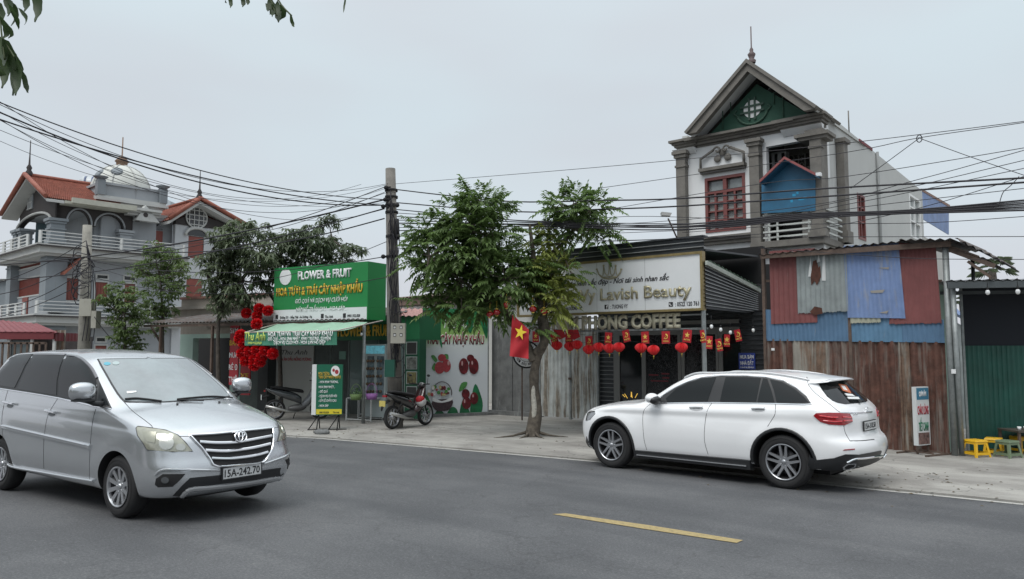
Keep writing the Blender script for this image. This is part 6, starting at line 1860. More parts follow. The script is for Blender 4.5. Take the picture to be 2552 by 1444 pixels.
# balcony slabs with fascia and rails
def slab(z_, out, name='balcony_slab'):
 mb = MB()
 a0 = -out; 
 pts = [C0 + us * -.0 + uf * -out + us * a0 * 0]
 P = lambda s_, f_: C0 + us * s_ + uf * f_
 def ring(o, z0, z1_):
  # slab as L shape: along side (f=-o) and along front (s=-o)
  for (s0, s1_, f0, f1_) in ((-o, S_mid + .3, -o, 0.0), (-o, 0.0, 0.001, FW + .4)):
   q = [P(s0, f0), P(s1_, f0), P(s1_, f1_), P(s0, f1_)]
   mb.hexa([(v.x, v.y, z0) for v in q], [(v.x, v.y, z1_) for v in q])
 ring(out, z_ - .30, z_); ring(out + .15, z_ + .001, z_ + .12); ring(out - .2, z_ - .42, z_ - .301)
 mb.build(name, M_hpale, vil)
 mb = MB()
 def ring2(o, z0, z1_):
  for (s0, s1_, f0, f1_) in ((-o, S_mid + .3, -o, -o + .05), (-o, -o + .05, -o + .06, FW + .4)):
   q = [P(s0, f0), P(s1_, f0), P(s1_, f1_), P(s0, f1_)]
   mb.hexa([(v.x, v.y, z0) for v in q], [(v.x, v.y, z1_) for v in q])
 ring2(out + .16, z_ - .02, z_ + .06)
 mb.build('dark_moulding', M_hdark, vil)
slab(z1, .95); slab(z2, .95)
def rail(z_, s0, s1_, f0, f1_, lab=None, h=.72):
 mb = MB(); P = lambda s_, f_: C0 + us * s_ + uf * f_
 a, b_ = P(s0, f0), P(s1_, f1_); L_ = (b_ - a).length; d = (b_ - a) / L_
 for k in range(4): zz_ = z_ + .20 + k * .17; mb.bar((a.x, a.y, zz_), (b_.x, b_.y, zz_), .045 if k < 3 else .07, .04)
 n_ = max(1, int(L_ / 1.3))
 for k in range(n_ + 1): q = a + d * (L_ * k / n_); mb.box(q.x - .06, q.x + .06, q.y - .06, q.y + .06, z_ + .1, z_ + h)
 mb.build('balcony_rail', M_hrail, vil)
for z_ in (z1, z2):
 rail(z_ + .05, 1.2, S_mid, -.95, -.95); rail(z_ + .05, -.95, -.95, 1.0, FW + .3); rail(z_ + .05, -.95, 1.2, -.95, -.95)
ridge_f = 2.7
# open loggia storey: dark fascia with arches
zar0 = sa(150, 560)[1]
def arch_wall(pl, a0, a1, z0, z1_, arches, d0, d1, name, m):
 """solid band with arched cut-outs from below: arches: (s0, s1, zspring, zcrown)"""
 top = [(a0, z1_), (a1, z1_)]
 bot = []
 for (s0, s1_, zs, zc) in arches:
  bot.append((s0, z0)); 
  n_ = 12
  for k in range(n_ + 1):
   t = pi - pi * k / n_
   bot.append(((s0 + s1_) / 2 + (s1_ - s0) / 2 * cos(t), zs + (zc - zs) * sin(t)))
  bot.append((s1_, z0))
 pts = [(a0, z1_), (a0, z0)] + bot + [(a1, z0), (a1, z1_)]
 clean = []
 for p in pts:
  if not clean or (abs(p[0] - clean[-1][0]) + abs(p[1] - clean[-1][1])) > 1e-4: clean.append(p)
 mb = MB(); pl.wall(mb, clean, [], d0, d1); o = mb.build(name, m, vil)
 mb = MB()
 for (s0, s1_, zs, zc) in arches:
  arc = [pl.P((s0 + s1_) / 2 + ((s1_ - s0) / 2 + .08) * cos(pi - pi * k / 14), zs + (zc + .1 - zs) * sin(pi - pi * k / 14), d1 + .03) for k in range(15)]
  mb.tube(arc, .05, n=6)
 mb.build('arch_moulding', M_hwall, o)
zs_ = sa(150, 555)[1]; zcr = sa(180, 523)[1]
c1_, c2_ = .55, sa(232, 560)[0]; c3_ = sa(306, 580)[0]
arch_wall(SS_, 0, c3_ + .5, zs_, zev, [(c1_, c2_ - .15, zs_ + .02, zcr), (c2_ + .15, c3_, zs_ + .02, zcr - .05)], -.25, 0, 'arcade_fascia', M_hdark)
zf_sp = fa(60, 540)[1]; gpk = fa(75, 452)[1]
f1 = fa(42, 560)[0]; f0 = .6
mb = MB()
apx = ridge_f
arcpts = [((f0 + f1) / 2 + (f1 - f0) / 2 * cos(pi - pi * k / 14), zs_ + .02 + (zcr - zs_) * sin(pi - pi * k / 14)) for k in range(15)]
outl = [(0, zs_ - .02), (f0, zs_ - .02)] + arcpts + [(f1, zs_ - .02), (FW, zs_ - .02), (FW, zev), (apx, zev + 1.45), (0, zev)]
FF.wall(mb, outl, [], -.25, .0)
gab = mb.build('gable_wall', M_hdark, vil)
mb = MB(); mb.tube([FF.P(p[0], p[1] + .08, .04) for p in arcpts], .07, n=6); mb.build('arch_moulding', M_hpale, gab)
mb = MB(); gw = FF.at(75, 518, .02); wv = .45; ww = [(gw[0] - wv, gw[1] - .1), (gw[0] + wv, gw[1] - .1), (gw[0] + wv, gw[1] + .6)] + [(gw[0] + wv * cos(pi * k / 8), gw[1] + .6 + .55 * sin(pi * k / 8)) for k in range(1, 8)] + [(gw[0] - wv, gw[1] + .6)]
FF.prism(mb, ww, .0, .05); gwin = mb.build('arched_window', mat('gable_glass', (.30, .33, .35), rough=.4), gab)
mb = MB()
for k in (-.5, 0, .5): FF.box(mb, gw[0] + k * wv - .03, gw[0] + k * wv + .03, gw[1] - .1, gw[1] + 1.0, .05, .08)
for k in range(4): FF.box(mb, gw[0] - wv, gw[0] + wv, gw[1] - .1 + k * .35, gw[1] - .05 + k * .35, .05, .078)
mb.build('lattice', M_hpale, gwin)
# roof: hipped-gable over the front block, running along s
ez = zev + .05; rz = zev + 1.7; ov = .7
ridge_px = fa(75, 445)
def roof_mesh(P, s0, s1_, sr0, sr1_, f0, f1_, fr, z_e, z_r, tiles=True, name='tiled_roof', s0e=None):
 """two slopes either side of the ridge fr, from s0 to s1 along us"""
 mb = MB()
 for fe in (f0, f1_):
  n_ = 44; m_ = 16
  vs = []; fs = []
  for i in range(n_ * 4 + 1):
   t = i / (n_ * 4); a = P(s0 + (s1_ - s0) * t, fe); b_ = P(sr0 + (sr1_ - sr0) * t, fr)
   w = .04 * (1 if i % 4 in (1, 2) else -1)
   for j in range(m_ * 2 + 1):
    u_ = (j // 2 + (j % 2)) / m_ if j else 0
    st = .05 if j % 2 == 1 else 0
    u_ = min(1, (j + 1) // 2 / m_)
    p = a.lerp(b_, u_); zz_ = z_e + (z_r - z_e) * u_ + w * .6 + (.0 if j % 2 == 0 else -.05)
    vs.append((p.x, p.y, zz_))
  R_ = m_ * 2 + 1
  for i in range(n_ * 4):
   for j in range(R_ - 1): fs.append((i * R_ + j, (i + 1) * R_ + j, (i + 1) * R_ + j + 1, i * R_ + j + 1))
  mb.add(vs, fs)
 o = mb.build(name, M_tile, vil, normals=False)
 return o
P0 = lambda s_, f_: C0 + us * s_ + uf * f_
s_r1 = sa(308, 550)[0]
rt = roof_mesh(P0, -ov, s_r1, -ov - .1, sa(300, 500)[0] - .8, -.75, FW + .75, ridge_f, ez, rz)
mb = MB()
mb.tube([P0(-ov - .1, ridge_f) + Vector((0, 0, rz + .03)), P0(s_r1, ridge_f) + Vector((0, 0, rz + .03))], .11, n=8)
for f_ in (-.75, FW + .75):
 mb.tube([P0(-ov - .05, f_) + Vector((0, 0, ez + .05)), P0(-ov - .1, ridge_f) + Vector((0, 0, rz + .05))], .12, n=8)
mb.build('ridge_tiles', M_tile, rt)
mb = MB()     # soffit and verge
for f_ in (-.78, FW + .78):
 a, b_, c_, d_ = P0(-ov, f_), P0(-ov, ridge_f), P0(0.1, ridge_f), P0(0.1, f_)
 za_, zb2 = ez - .10, rz - .12
 mb.hexa([(a.x, a.y, za_ - .12), (b_.x, b_.y, zb2 - .12), (c_.x, c_.y, zb2 - .12), (d_.x, d_.y, za_ - .12)], [(a.x, a.y, za_), (b_.x, b_.y, zb2), (c_.x, c_.y, zb2), (d_.x, d_.y, za_)])
mb.build('eaves_soffit', M_hpale, vil)
mb = MB()
for (s0, s1_, f0_, f1_) in ((0.12, s_r1, -.82, 0.0),):
 q = [P0(s0, f0_), P0(s1_, f0_), P0(s1_, f1_), P0(s0, f1_)]; mb.hexa([(v.x, v.y, ez - .2) for v in q], [(v.x, v.y, ez - .06) for v in q])
q = [P0(sa(165, 500)[0], -.98), P0(s_r1 + .3, -.98), P0(s_r1 + .3, -.78), P0(sa(165, 500)[0], -.78)]
mb.hexa([(v.x, v.y, ez - .15) for v in q], [(v.x, v.y, ez + .12) for v in q])
mb.build('gutter', mat('house_gutter', (.42, .42, .36), rough=.7, var=.1), vil)
mb = MB(); q = P0(-ov + .1, ridge_f) + Vector((0, 0, rz)); mb.lathe([(.16, 0), (.18, .15), (.10, .3), (.14, .42), (.05, .6), (.03, 1.1), (.02, 1.9), (0, 1.92)], o=q, n=12); mb.build('roof_spire', M_hdark, vil)
# ceiling of the loggia and upper rooms behind
mb = MB(); q = [P0(.2, .2), P0(S_mid, .2), P0(S_mid, FW - .2), P0(.2, FW - .2)]; mb.hexa([(v.x, v.y, zev - .3) for v in q], [(v.x, v.y, zev - .15) for v in q]); mb.build('loggia_ceiling', M_hwall, vil)
mb = MB(); q = [P0(.0, .0), P0(S_mid, .0), P0(S_mid, FW), P0(.0, FW)]; mb.hexa([(v.x, v.y, z2 - .25) for v in q], [(v.x, v.y, z2 + .13) for v in q]); mb.build('terrace_floor', M_hpale, vil)
mb = MB(); s5 = sa(245, 600)[0]; wallbox(P0(s5, .6), P0(S_mid, .6), z2, zev, zev, .2, mb); wallbox(P0(s5, .8), P0(s5, FW), z2, zev, zev, .2, mb); mb.build('upper_wall', M_hwall, vil)
mb = MB(); wallbox(P0(.8, FW - .1), P0(sa(228, 600)[0], FW - .1), z2 + .9, z2 + 2.6, z2 + 2.6, .04, mb); mb.build('glass_screen', mat('bluish_glass', (.25, .36, .40), rough=.15), vil)
UPL = Plane(V2(P0(s5, .6)), V2(P0(S_mid, .6)))
for (px0, px1, py0, py1) in ((326, 357, 572, 622), (375, 404, 574, 628), (262, 290, 572, 618)):
 a = UPL.at(px0, 600); b_ = UPL.at(px1, 600); zt2 = UPL.at(px0, py0)[1]
 mb = MB(); UPL.box(mb, a[0], b_[0], z2 + .13, zt2, 0, .06); o = mb.build('red_door', M_hred, vil)
 mb = MB(); cx_ = (a[0] + b_[0]) / 2; r_ = (b_[0] - a[0]) / 2
 UPL.prism(mb, [(cx_ + r_ * cos(pi * k / 10), zt2 + .08 + r_ * .9 * sin(pi * k / 10)) for k in range(11)], .01, .05); mb.build('fanlight', M_darkpane, o)
# tower with dome
tc_s, tc_f = sa(300, 480, -1.2)[0] + .2, 1.7
tw = 1.45
zt0 = z2; zt1 = sa(300, 500)[1] + .3; 
_c = P0(tc_s, tc_f); kY = _c.y
zy = lambda py: AT(300, py, kY - 1.9).z
zc = lambda py: AT(300, py, kY).z
mb = MB(); obox(mb, _c, tw, tw, z2, zy(503)); mb.build('tower_wall', M_hwall, vil)
mb = MB()
obox(mb, _c, tw + .45, tw + .45, zy(503), zy(497)); obox(mb, _c, tw + .25, tw + .25, zy(508), zy(503) - .002); obox(mb, _c, tw + .35, tw + .35, zy(497) + .002, zy(490))
mb.build('tower_cornice', M_hpale, vil)
mb = MB(); obox(mb, _c, tw + .12, tw + .12, zy(490) + .002, zy(462)); obox(mb, _c, tw + .22, tw + .22, zy(462) + .002, zy(456)); mb.build('tower_parapet', M_hwall, vil)
for a, b_ in ((-1, -1), (1, -1), (-1, 1), (1, 1)):
 q = _c + us * a * (tw + .2) + uf * b_ * (tw + .2)
 mb = MB(); obox(mb, q, .20, .20, zy(490), zy(453))
 mb.lathe([(.16, 0), (.36, .14), (.38, .18), (.0, .19)], o=(q.x, q.y, zy(453)), n=12); mb.build('parapet_urn', M_hblue, vil)
R_d = tw + .12; zd = zy(466); Hd = zc(414) - zd
prof = [(R_d * cos(pi / 2 * k / 10), Hd * sin(pi / 2 * k / 10)) for k in range(11)]
mb = MB(); mb.lathe(prof, o=(_c.x, _c.y, zd), n=32); dm = mb.build('dome', M_dome, vil)
mb = MB()
for k in range(8):
 a_ = pi / 4 * k + .2; mb.tube([(_c.x + (r_ + .02) * cos(a_), _c.y + (r_ + .02) * sin(a_), zd + h_ + .02) for r_, h_ in prof], .03, n=5)
mb.build('dome_rib', M_hpale, dm)
mb = MB()
for px in (267, 318):
 a_ = AT(px, 438, kY); d_ = Vector((a_.x - _c.x, a_.y - _c.y - 1.2, a_.z - zd)).normalized()
 q = Vector((_c.x, _c.y, zd)) + Vector((d_.x * R_d, d_.y * R_d, d_.z * Hd)) * 1.0
 mb.lathe([(0, .05), (.24, .05), (.30, .02), (.30, -.1)], o=q, ax=d_, n=16)
mb.build('dome_roundel', M_hblue, dm)
mb = MB(); mb.lathe([(.30, 0), (.30, .22), (.38, .28), (.2, .5), (.04, .62), (.03, 1.7), (0, 1.72)], o=(_c.x, _c.y, zd + Hd - .04), n=14); mb.build('dome_finial', mat('finial_brown', (.20, .13, .09), rough=.7), dm)
SSd = Plane(V2(P0(tc_s - tw, tc_f - tw)), V2(P0(tc_s + tw, tc_f - tw)))
mb = MB(); a = SSd.at(309, 524, .02); b_ = SSd.at(333, 500, .02)
SSd.box(mb, a[0], b_[0], a[1] - .1, b_[1] + .02, .0, .03); lv = mb.build('louvre', M_hdark, vil)
mb = MB()
for k in range(6): zz_ = a[1] + k * (b_[1] - a[1]) / 6; SSd.box(mb, a[0], b_[0], zz_, zz_ + .05, .03, .08)
mb.build('louvre_slat', M_hpale, lv)
# little pediment over the middle bay
mb = MB(); a = sa(308, 560); b_ = sa(398, 560); zq = sa(350, 558, .6)[1]
for dz, o_ in ((0, .5), (.14, .62), (.26, .75)): SS_.box(mb, a[0], b_[0] - .2, zev - .25 + dz, zev - .12 + dz, -.6, o_)
mb.build('entablature', M_hpale, vil)
mb = MB(); p_a, p_b, p_c = sa(338, 548, .62), sa(398, 556, .62), sa(364, 512, .62)
SS_.prism(mb, [p_a, p_b, p_c], .2, .62); pd_ = mb.build('small_pediment', M_hpale, vil)
mb = MB(); q = SS_.P(*sa(364, 536, .66), .64); mb.lathe([(0, 0), (.12, 0), (.14, -.03)], o=q, ax=-SS_.n * -1, n=10); mb.build('pediment_boss', M_hdark, pd_)
for px in (343,):
 q = SS_.P(*sa(px, 530, .3), .3); mb = MB(); mb.lathe([(.12, -.5), (.12, 0), (.34, .12), (.36, .18), (0, .19)], o=q, n=12); mb.build('roof_urn', M_hdark, vil)
# right wing: gable end facing the same way, a little forward
dW = .0
wa = sa(434, 600)[0]; wb = sa(590, 600)[0]
ww1 = win_rect(467, 506, 590, 645); ww2 = win_rect(462, 502, 695, 742)
wgz = sa(440, 560)[1]; 
mb = MB(); SS_.wall(mb, [(wa, 0), (wb, 0), (wb, wgz), (wa, wgz)], [ww1, ww2], -.25, .1); mb.build('wing_wall', mat('wing_white_wall', (.47, .49, .51), rough=.8, var=.06, vscale=.6, grime=(.3, .31, .32), gamt=.04, gscale=.6, streak=True), vil)
pk = sa(497, 497, .8)
mb = MB(); el = sa(420, 556, .1); er = sa(590, 590, .1)
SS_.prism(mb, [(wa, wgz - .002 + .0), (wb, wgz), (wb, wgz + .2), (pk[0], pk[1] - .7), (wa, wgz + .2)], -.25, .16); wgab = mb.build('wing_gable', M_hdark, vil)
for w in (ww1, ww2):
 f_ = MB(); SS_.box(f_, w[0] + .02, w[1] - .02, w[2] + .02, w[3] - .02, -.05, .06)
 o = f_.build('shutter_window', M_hred, vil)
mb = MB(); cx_ = (ww1[0] + ww1[1]) / 2; r_ = (ww1[1] - ww1[0]) / 2 + .1
SS_.prism(mb, [(cx_ + r_ * cos(pi * k / 12), ww1[3] + .02 + r_ * .75 * sin(pi * k / 12)) for k in range(13)], .102, .14); mb.build('fanlight', M_darkpane, vil)
mb = MB(); mb.tube([SS_.P(cx_ + (r_ + .12) * cos(pi * k / 12), ww1[3] + r_ * .85 * sin(pi * k / 12), .2) for k in range(13)], .10, n=6); mb.build('window_hood', M_hpale, vil)
mb = MB(); q = SS_.at(490, 543, .2); mb.lathe([(0, .01), (.62, .01), (.68, .05), (.68, -.05)], o=SS_.P(q[0], q[1], .18), ax=SS_.n, n=24); rwn = mb.build('round_window', M_darkpane, wgab)
mb = MB()
for k in (-.42, -.14, .14, .42): h_ = sqrt(.6 ** 2 - k * k); SS_.box(mb, q[0] + k - .025, q[0] + k + .025, q[1] - h_, q[1] + h_, .2, .23); SS_.box(mb, q[0] - h_, q[0] + h_, q[1] + k - .025, q[1] + k + .025, .2, .235)
mb.tube([SS_.P(q[0] + .62 * cos(2 * pi * k / 24), q[1] + .62 * sin(2 * pi * k / 24), .21) for k in range(25)], .05, n=6)
mb.build('lattice', M_hpale, rwn)
# wing roof: ridge runs away from the viewer (along uf)
rfz = pk[1]; ew = wgz + .1
mb = MB()
for (se, sgn) in ((wa - .7, -1), (wb + .7, 1)):
 n_ = 30; vs = []; fs = []; m_ = 14; R_ = 2 * m_ + 1
 for i in range(n_ * 4 + 1):
  t = i / (n_ * 4); f_ = -.9 + (FW + .5) * t
  w = .04 * (1 if i % 4 in (1, 2) else -1)
  for j in range(R_):
   u_ = min(1, (j + 1) // 2 / m_); s_ = se + (pk[0] - se) * u_
   p = P0(s_, f_); vs.append((p.x, p.y, ew + (rfz - ew) * u_ + w * .6 + (0 if j % 2 == 0 else -.05)))
 for i in range(n_ * 4):
  for j in range(R_ - 1): fs.append((i * R_ + j, (i + 1) * R_ + j, (i + 1) * R_ + j + 1, i * R_ + j + 1))
 mb.add(vs, fs)
rt2 = mb.build('tiled_roof', M_tile, vil, normals=False)
mb = MB()
for se in (wa - .7, wb + .7): mb.tube([P0(se, -.9) + Vector((0, 0, ew + .05)), P0(pk[0], -.95) + Vector((0, 0, rfz + .06))], .12, n=8)
mb.tube([P0(pk[0], -.95) + Vector((0, 0, rfz + .05)), P0(pk[0], FW) + Vector((0, 0, rfz + .05))], .11, n=8)
mb.build('ridge_tiles', M_tile, rt2)
mb = MB()
for se in (wa - .7, wb + .7):
 a, b_, c_, d_ = P0(se, -.88), P0(pk[0], -.9), P0(pk[0], .2), P0(se, .2)
 mb.hexa([(a.x, a.y, ew - .25), (b_.x, b_.y, rfz - .3), (c_.x, c_.y, rfz - .3), (d_.x, d_.y, ew - .25)], [(a.x, a.y, ew - .1), (b_.x, b_.y, rfz - .12), (c_.x, c_.y, rfz - .12), (d_.x, d_.y, ew - .1)])
mb.build('eaves_soffit', M_hpale, vil)
mb = MB(); q = P0(pk[0], -.8) + Vector((0, 0, rfz)); mb.lathe([(.16, 0), (.18, .15), (.10, .3), (.14, .42), (.05, .6), (.03, 1.1), (.02, 1.7), (0, 1.72)], o=q, n=12); mb.build('roof_spire', M_hdark, vil)
wallbox_ = MB(); wallbox(P0(wb, .0), P0(wb, FW), 0, wgz, wgz, -.25, wallbox_); wallbox_.build('wing_side_wall', M_hwall, vil)
# roof between the wings, small porch roof
mb = MB(); q = [P0(s_r1 + .1, .4), P0(wa, .4), P0(wa, FW), P0(s_r1 + .1, FW)]; mb.hexa([(v.x, v.y, zev - .1) for v in q], [(v.x, v.y, zev + .1) for v in q]); mb.build('flat_roof', M_hpale, vil)
mb = MB(); A, B = sa(147, 688, .3), sa(200, 642, .3)
mb.hexa([SS_.P(A[0], A[1], .05), SS_.P(B[0], B[1], .05), SS_.P(B[0], B[1], 1.1), SS_.P(A[0], A[1], 1.1)], [SS_.P(A[0], A[1] + .12, .05), SS_.P(B[0], B[1] + .12, .05), SS_.P(B[0], B[1] + .12, 1.1), SS_.P(A[0], A[1] + .12, 1.1)])
mb.build('porch_roof', M_tile, vil)
# water tank on the roof
q = AT(228, 462, P0(tc_s, FW).y + 1)
wt = empty('water_tank', q, 'horizontal white and blue water tank on the roof beside the dome', 'water tank')
C.view_layer.update()
mb = MB(); ax_ = Vector((1, .3, 0)).normalized(); mb.lathe([(0, -.9), (.35, -.88), (.5, -.75), (.5, .75), (.35, .88), (0, .9)], o=q + Vector((.3, 0, 0)), ax=ax_, n=20); mb.build('tank', mat('tank_white', (.45, .48, .5), rough=.3), wt)
mb = MB()
for k in (-.6, -.2, .3): mb.lathe([(.505, k), (.52, k), (.52, k + .1), (.505, k + .1)], o=q + Vector((.3, 0, 0)), ax=ax_, n=20)
mb.build('tank_band', mat('tank_blue', (.06, .09, .18), rough=.4), wt)
mb = MB(); mb.box(q.x - .4, q.x + 1.0, q.y - .3, q.y + .3, zev, q.z - .45); mb.build('tank_stand', M_hdark, wt)
# pale distant building behind
q = AT(385, 500, 75); q2 = AT(425, 500, 75)
db = empty('distant_building', (q.x, 75, 0), 'hazy pale gabled building far behind the ornate house', 'building')
mb = MB(); xl, xr = AT(360, 500, 75).x, AT(425, 500, 75).x
mb.add([(xl, 75, 0), (xr, 75, 0), (xr, 75, AT(425, 502, 75).z), (AT(372, 470, 75).x, 75, AT(372, 470, 75).z), (xl, 75, AT(360, 480, 75).z), (xl, 82, 0), (xr, 82, 0), (xr, 82, AT(425, 502, 75).z), (AT(372, 470, 75).x, 82, AT(372, 470, 75).z), (xl, 82, AT(360, 480, 75).z)],
       [(0, 1, 2, 3, 4), (9, 8, 7, 6, 5), (0, 5, 6, 1), (1, 6, 7, 2), (2, 7, 8, 3), (3, 8, 9, 4), (4, 9, 5, 0)])
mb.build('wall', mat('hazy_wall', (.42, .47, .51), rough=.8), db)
# far grey house at the very left edge
q = AT(-40, 800, 55); q2 = AT(12, 800, 55)
dl = empty('far_house', (q2.x - 2, 55, 0), 'slate blue house far away at the very left edge', 'house')
mb = MB(); mb.box(q.x - 3, q2.x, 55, 60, 0, AT(0, 700, 55).z); mb.build('wall', M_hblue, dl)
mb = MB(); mb.box(q.x - 3.3, q2.x + .3, 54.7, 60.3, AT(0, 700, 55).z, AT(0, 696, 55).z); mb.build('parapet', M_hpale, dl)
# ================================================================== red awning kiosk bottom left
kq = G(60, 1000)
KY = 26.0
ke = empty('red_kiosk', AT(70, 900, KY + 1) * 1, 'small kiosk with faded red ribbed roof behind the people carrier', 'kiosk')
ke.location.z = 0
M_kred = mat('kiosk_red', (.17, .032, .038), rough=.55, var=.15, vscale=2, grime=(.3, .15, .15), gamt=.0)
kz = lambda py, Y=KY: AT(60, py, Y).z
kx = lambda px, Y=KY: AT(px, 860, Y).x
mb = MB(); roofsheet((kx(-90), KY, kz(826)), (kx(150), KY, kz(830)), (kx(95, KY + 3.2), KY + 3.2, kz(788, KY + 3.2) - .3), (kx(-110, KY + 3.2), KY + 3.2, kz(788, KY + 3.2)), .22, .02, mb); mb.build('roof_sheet', M_kred, ke, normals=False)
mb = MB(); mb.box(kx(-90), kx(132), KY + .02, KY + .06, kz(846), kz(827)); mb.build('fascia', M_kred, ke)
mb = MB(); roofsheet((kx(132) + .02, KY + .05, kz(850)), (kx(132) + .02, KY + 2.2, kz(850)), (kx(132) + .02, KY + 2.2, kz(829)), (kx(132) + .02, KY + .05, kz(829)), .2, .015, mb); mb.build('side_fascia', M_kred, ke, normals=False)
mb = MB()
for px in (17, 74, 130): mb.box(kx(px) - .04, kx(px) + .04, KY + .08, KY + .16, 0, kz(846))
mb.build('post', M_hrail, ke)
mb = MB(); mb.box(kx(-90), kx(130), KY + 2.4, KY + 2.5, 0, kz(836)); mb.build('back_wall', mat('kiosk_dark', (.05, .045, .045), rough=.8, var=.4), ke)
mb = MB(); mb.box(kx(20), kx(72), KY + .2, KY + .24, 0, kz(848)); mb.build('glass_front', mat('kiosk_glass', (.16, .19, .20), rough=.2), ke)
mb = MB()
mb.box(kx(-60), kx(136), KY - .5, KY - .46, kz(866) + .1, kz(862) + .12)
for k in range(14): x_ = kx(-60) + (kx(136) - kx(-60)) * k / 13; mb.box(x_ - .03, x_ + .03, KY - .5, KY - .46, 0, kz(862) + .099)
mb.build('picket_rail', M_rusty, ke)
mb = MB(); corr(Plane((kx(134, KY + .6), KY + .6), (kx(158, KY + .6), KY + .6)), mb, 0, .4, 0, .2, .02, 0, kz(822)); mb.build('side_sheet', M_rust2, ke, normals=False)
# ================================================================== flower shop row
E2 = Vector((.866, -.5, 0))
_p = G(905, 1056, ZG)
FP = Plane((_p.x, _p.y), (_p.x + E2.x, _p.y + E2.y))
q_ = lambda px, py, d=0.0: FP.P(*FP.at(px, py, d), d)
fx = lambda px, d=0.0: FP.at(px, 877, d)[0]
fz = lambda px, py, d=0.0: FP.at(px, py, d)[1]
def fbox(mb, px0, px1, py0, py1, d0, d1):
 a = FP.at(px0, py1, d1); b_ = FP.at(px1, py0, d1); z0 = FP.at((px0 + px1) / 2, py1, d1)[1]; z1_ = FP.at((px0 + px1) / 2, py0, d1)[1]
 return FP.box(mb, a[0], b_[0], z0, z1_, d0, d1)
M_sgreen = mat('sign_green', (.012, .22, .055), rough=.45, var=.06, vscale=1)
M_sgreen2 = mat('fascia_green', (.010, .12, .045), rough=.5, var=.1, vscale=1)
M_amber = mat('letter_amber', (.62, .40, .04), rough=.5)
M_mint = mat('mint_wall', (.34, .46, .41), rough=.8, var=.1, vscale=1, grime=(.5, .5, .47), gamt=.06, gscale=2)
M_beige = mat('beige_wall', (.30, .27, .235), rough=.85, var=.1, vscale=1, grime=(.18, .165, .15), gamt=.15, gscale=1, streak=True)
# neighbour: old beige shop house with mint wall
nb = empty('old_shop_house', q_(560, 1000, -3.2) * 1, 'old beige shop house with mint green wall and dark doorway between the trees', 'house'); nb.location.z = 0
dN = -3.0
mb = MB(); a0, a1 = fx(448, dN), fx(700, dN); zpt, zct, zlo = fz(560, 742, dN), fz(560, 763, dN), fz(560, 832, dN)
FP.wall(mb, [(a0, 0), (a1, 0), (a1, zlo), (a0, zlo)], [(fx(480, dN), fx(575, dN), .0 + .02, fz(520, 843, dN))], dN - .25, dN); mb.build('mint_wall', M_mint, nb)
mb = MB(); FP.box(mb, a0, a1, zlo, fz(560, 790, dN), dN - .25, dN); mb.build('upper_wall', M_beige, nb)
mb = MB(); FP.box(mb, a0 - .4, a1, fz(560, 770, dN), zct, dN - 4, dN + .45); FP.box(mb, a0 - .3, a1, fz(560, 790, dN) + .002, fz(560, 770, dN) - .002, dN - 4, dN + .2); mb.build('cornice', mat('cornice_beige', (.33, .30, .27), rough=.85, var=.15, grime=(.2, .17, .15), gamt=.15), nb)
mb = MB(); FP.box(mb, a0, a1, zct + .002, zpt, dN - 4, dN); mb.build('parapet', M_beige, nb)
mb = MB(); FP.box(mb, a0 - .03, a1, zpt + .002, zpt + .09, dN - 4, dN + .06); mb.build('coping', mat('coping_red', (.22, .11, .09), rough=.8, var=.2), nb)
mb = MB(); FP.box(mb, a0 - 2.5, a1, 0, zlo, dN - 2.2, dN - 2.1); mb.build('interior', M_inside, nb)  # near-black sheet close behind the doorway stands in for its shade
mb = MB(); FP.prism(mb, [(fx(566, dN) + 1.1 * cos(pi * k / 12), fz(520, 818, dN) + .30 * sin(pi * k / 12)) for k in range(13)], dN + .002, dN + .05); mb.build('arch_panel', mat('arch_dark', (.16, .14, .12), rough=.8), nb)
# long tin canopy over both shops
cp = empty('tin_canopy', FP.P(-4, 0, 0), 'long low canopy of brown corrugated iron in front of the two old shops', 'canopy')
mb = MB(); zc_ = fz(900, 796); zc2 = fz(360, 806)
roofsheet(FP.P(fx(352), zc2, 0.05), FP.P(fx(912), zc_, .05), FP.P(fx(912), zc_ + .5, -3.2), FP.P(fx(352), zc2 + .45, -2.9), .16, .02, mb); mb.build('roof_sheet', M_roof_old, cp, normals=False)
mb = MB(); mb.bar(FP.P(fx(356), zc2 - .09, -.02), FP.P(fx(905), zc_ - .08, -.02), .05, .07); mb.bar(FP.P(fx(372, -.5), zc2 - .03, -.5), FP.P(fx(398, -.5), zc2 - .6, -.5), .05); mb.build('beam', M_rusty, cp)
for px in (398, 527):
 mb = MB(); FP.box(mb, fx(px) - .035, fx(px) + .035, ZG, zc2 - .12, -.05, .02); mb.build('post', M_rusty, cp)
mb = MB(); mb.tube([FP.P(0, ZG, 0), FP.P(-.02, zc_ - .12, 0)], .045, n=10); mb.build('post', M_steel, cp)
shop = empty('flower_shop', FP.P(0, 0, -2), 'open fronted flower and fruit shop with green fascia and dark interior', 'shop')
dB = -2.2
mb = MB(); fbox(mb, 838, 1046, 790, 848, dB - .1, dB + .9); mb.build('fascia', M_sgreen2, shop)
dF = dB + .9
text_obj('fascia_lettering', 'FLOWER & FRUIT', M_amber, shop, FP.P(fx(842, dF), fz(842, 838, dF), dF + .002), FP.u, (0, 0, 1), .30, width=fx(975, dF) - fx(842, dF), bold=.03, depth=.02)
mb = MB(); FP.box(mb, fx(600, dB), fx(1050, dB), 0, fz(850, 780, dB), dB - .2, dB); mb.build('back_wall', mat('shop_wall', (.07, .085, .08), rough=.8, var=.2), shop)
mb = MB(); fbox(mb, 684, 782, 862, 1030, dB, dB + .05); pn = mb.build('wall_panel', mat('shop_panel', (.30, .31, .29), rough=.6), shop)
d5 = dB + .052
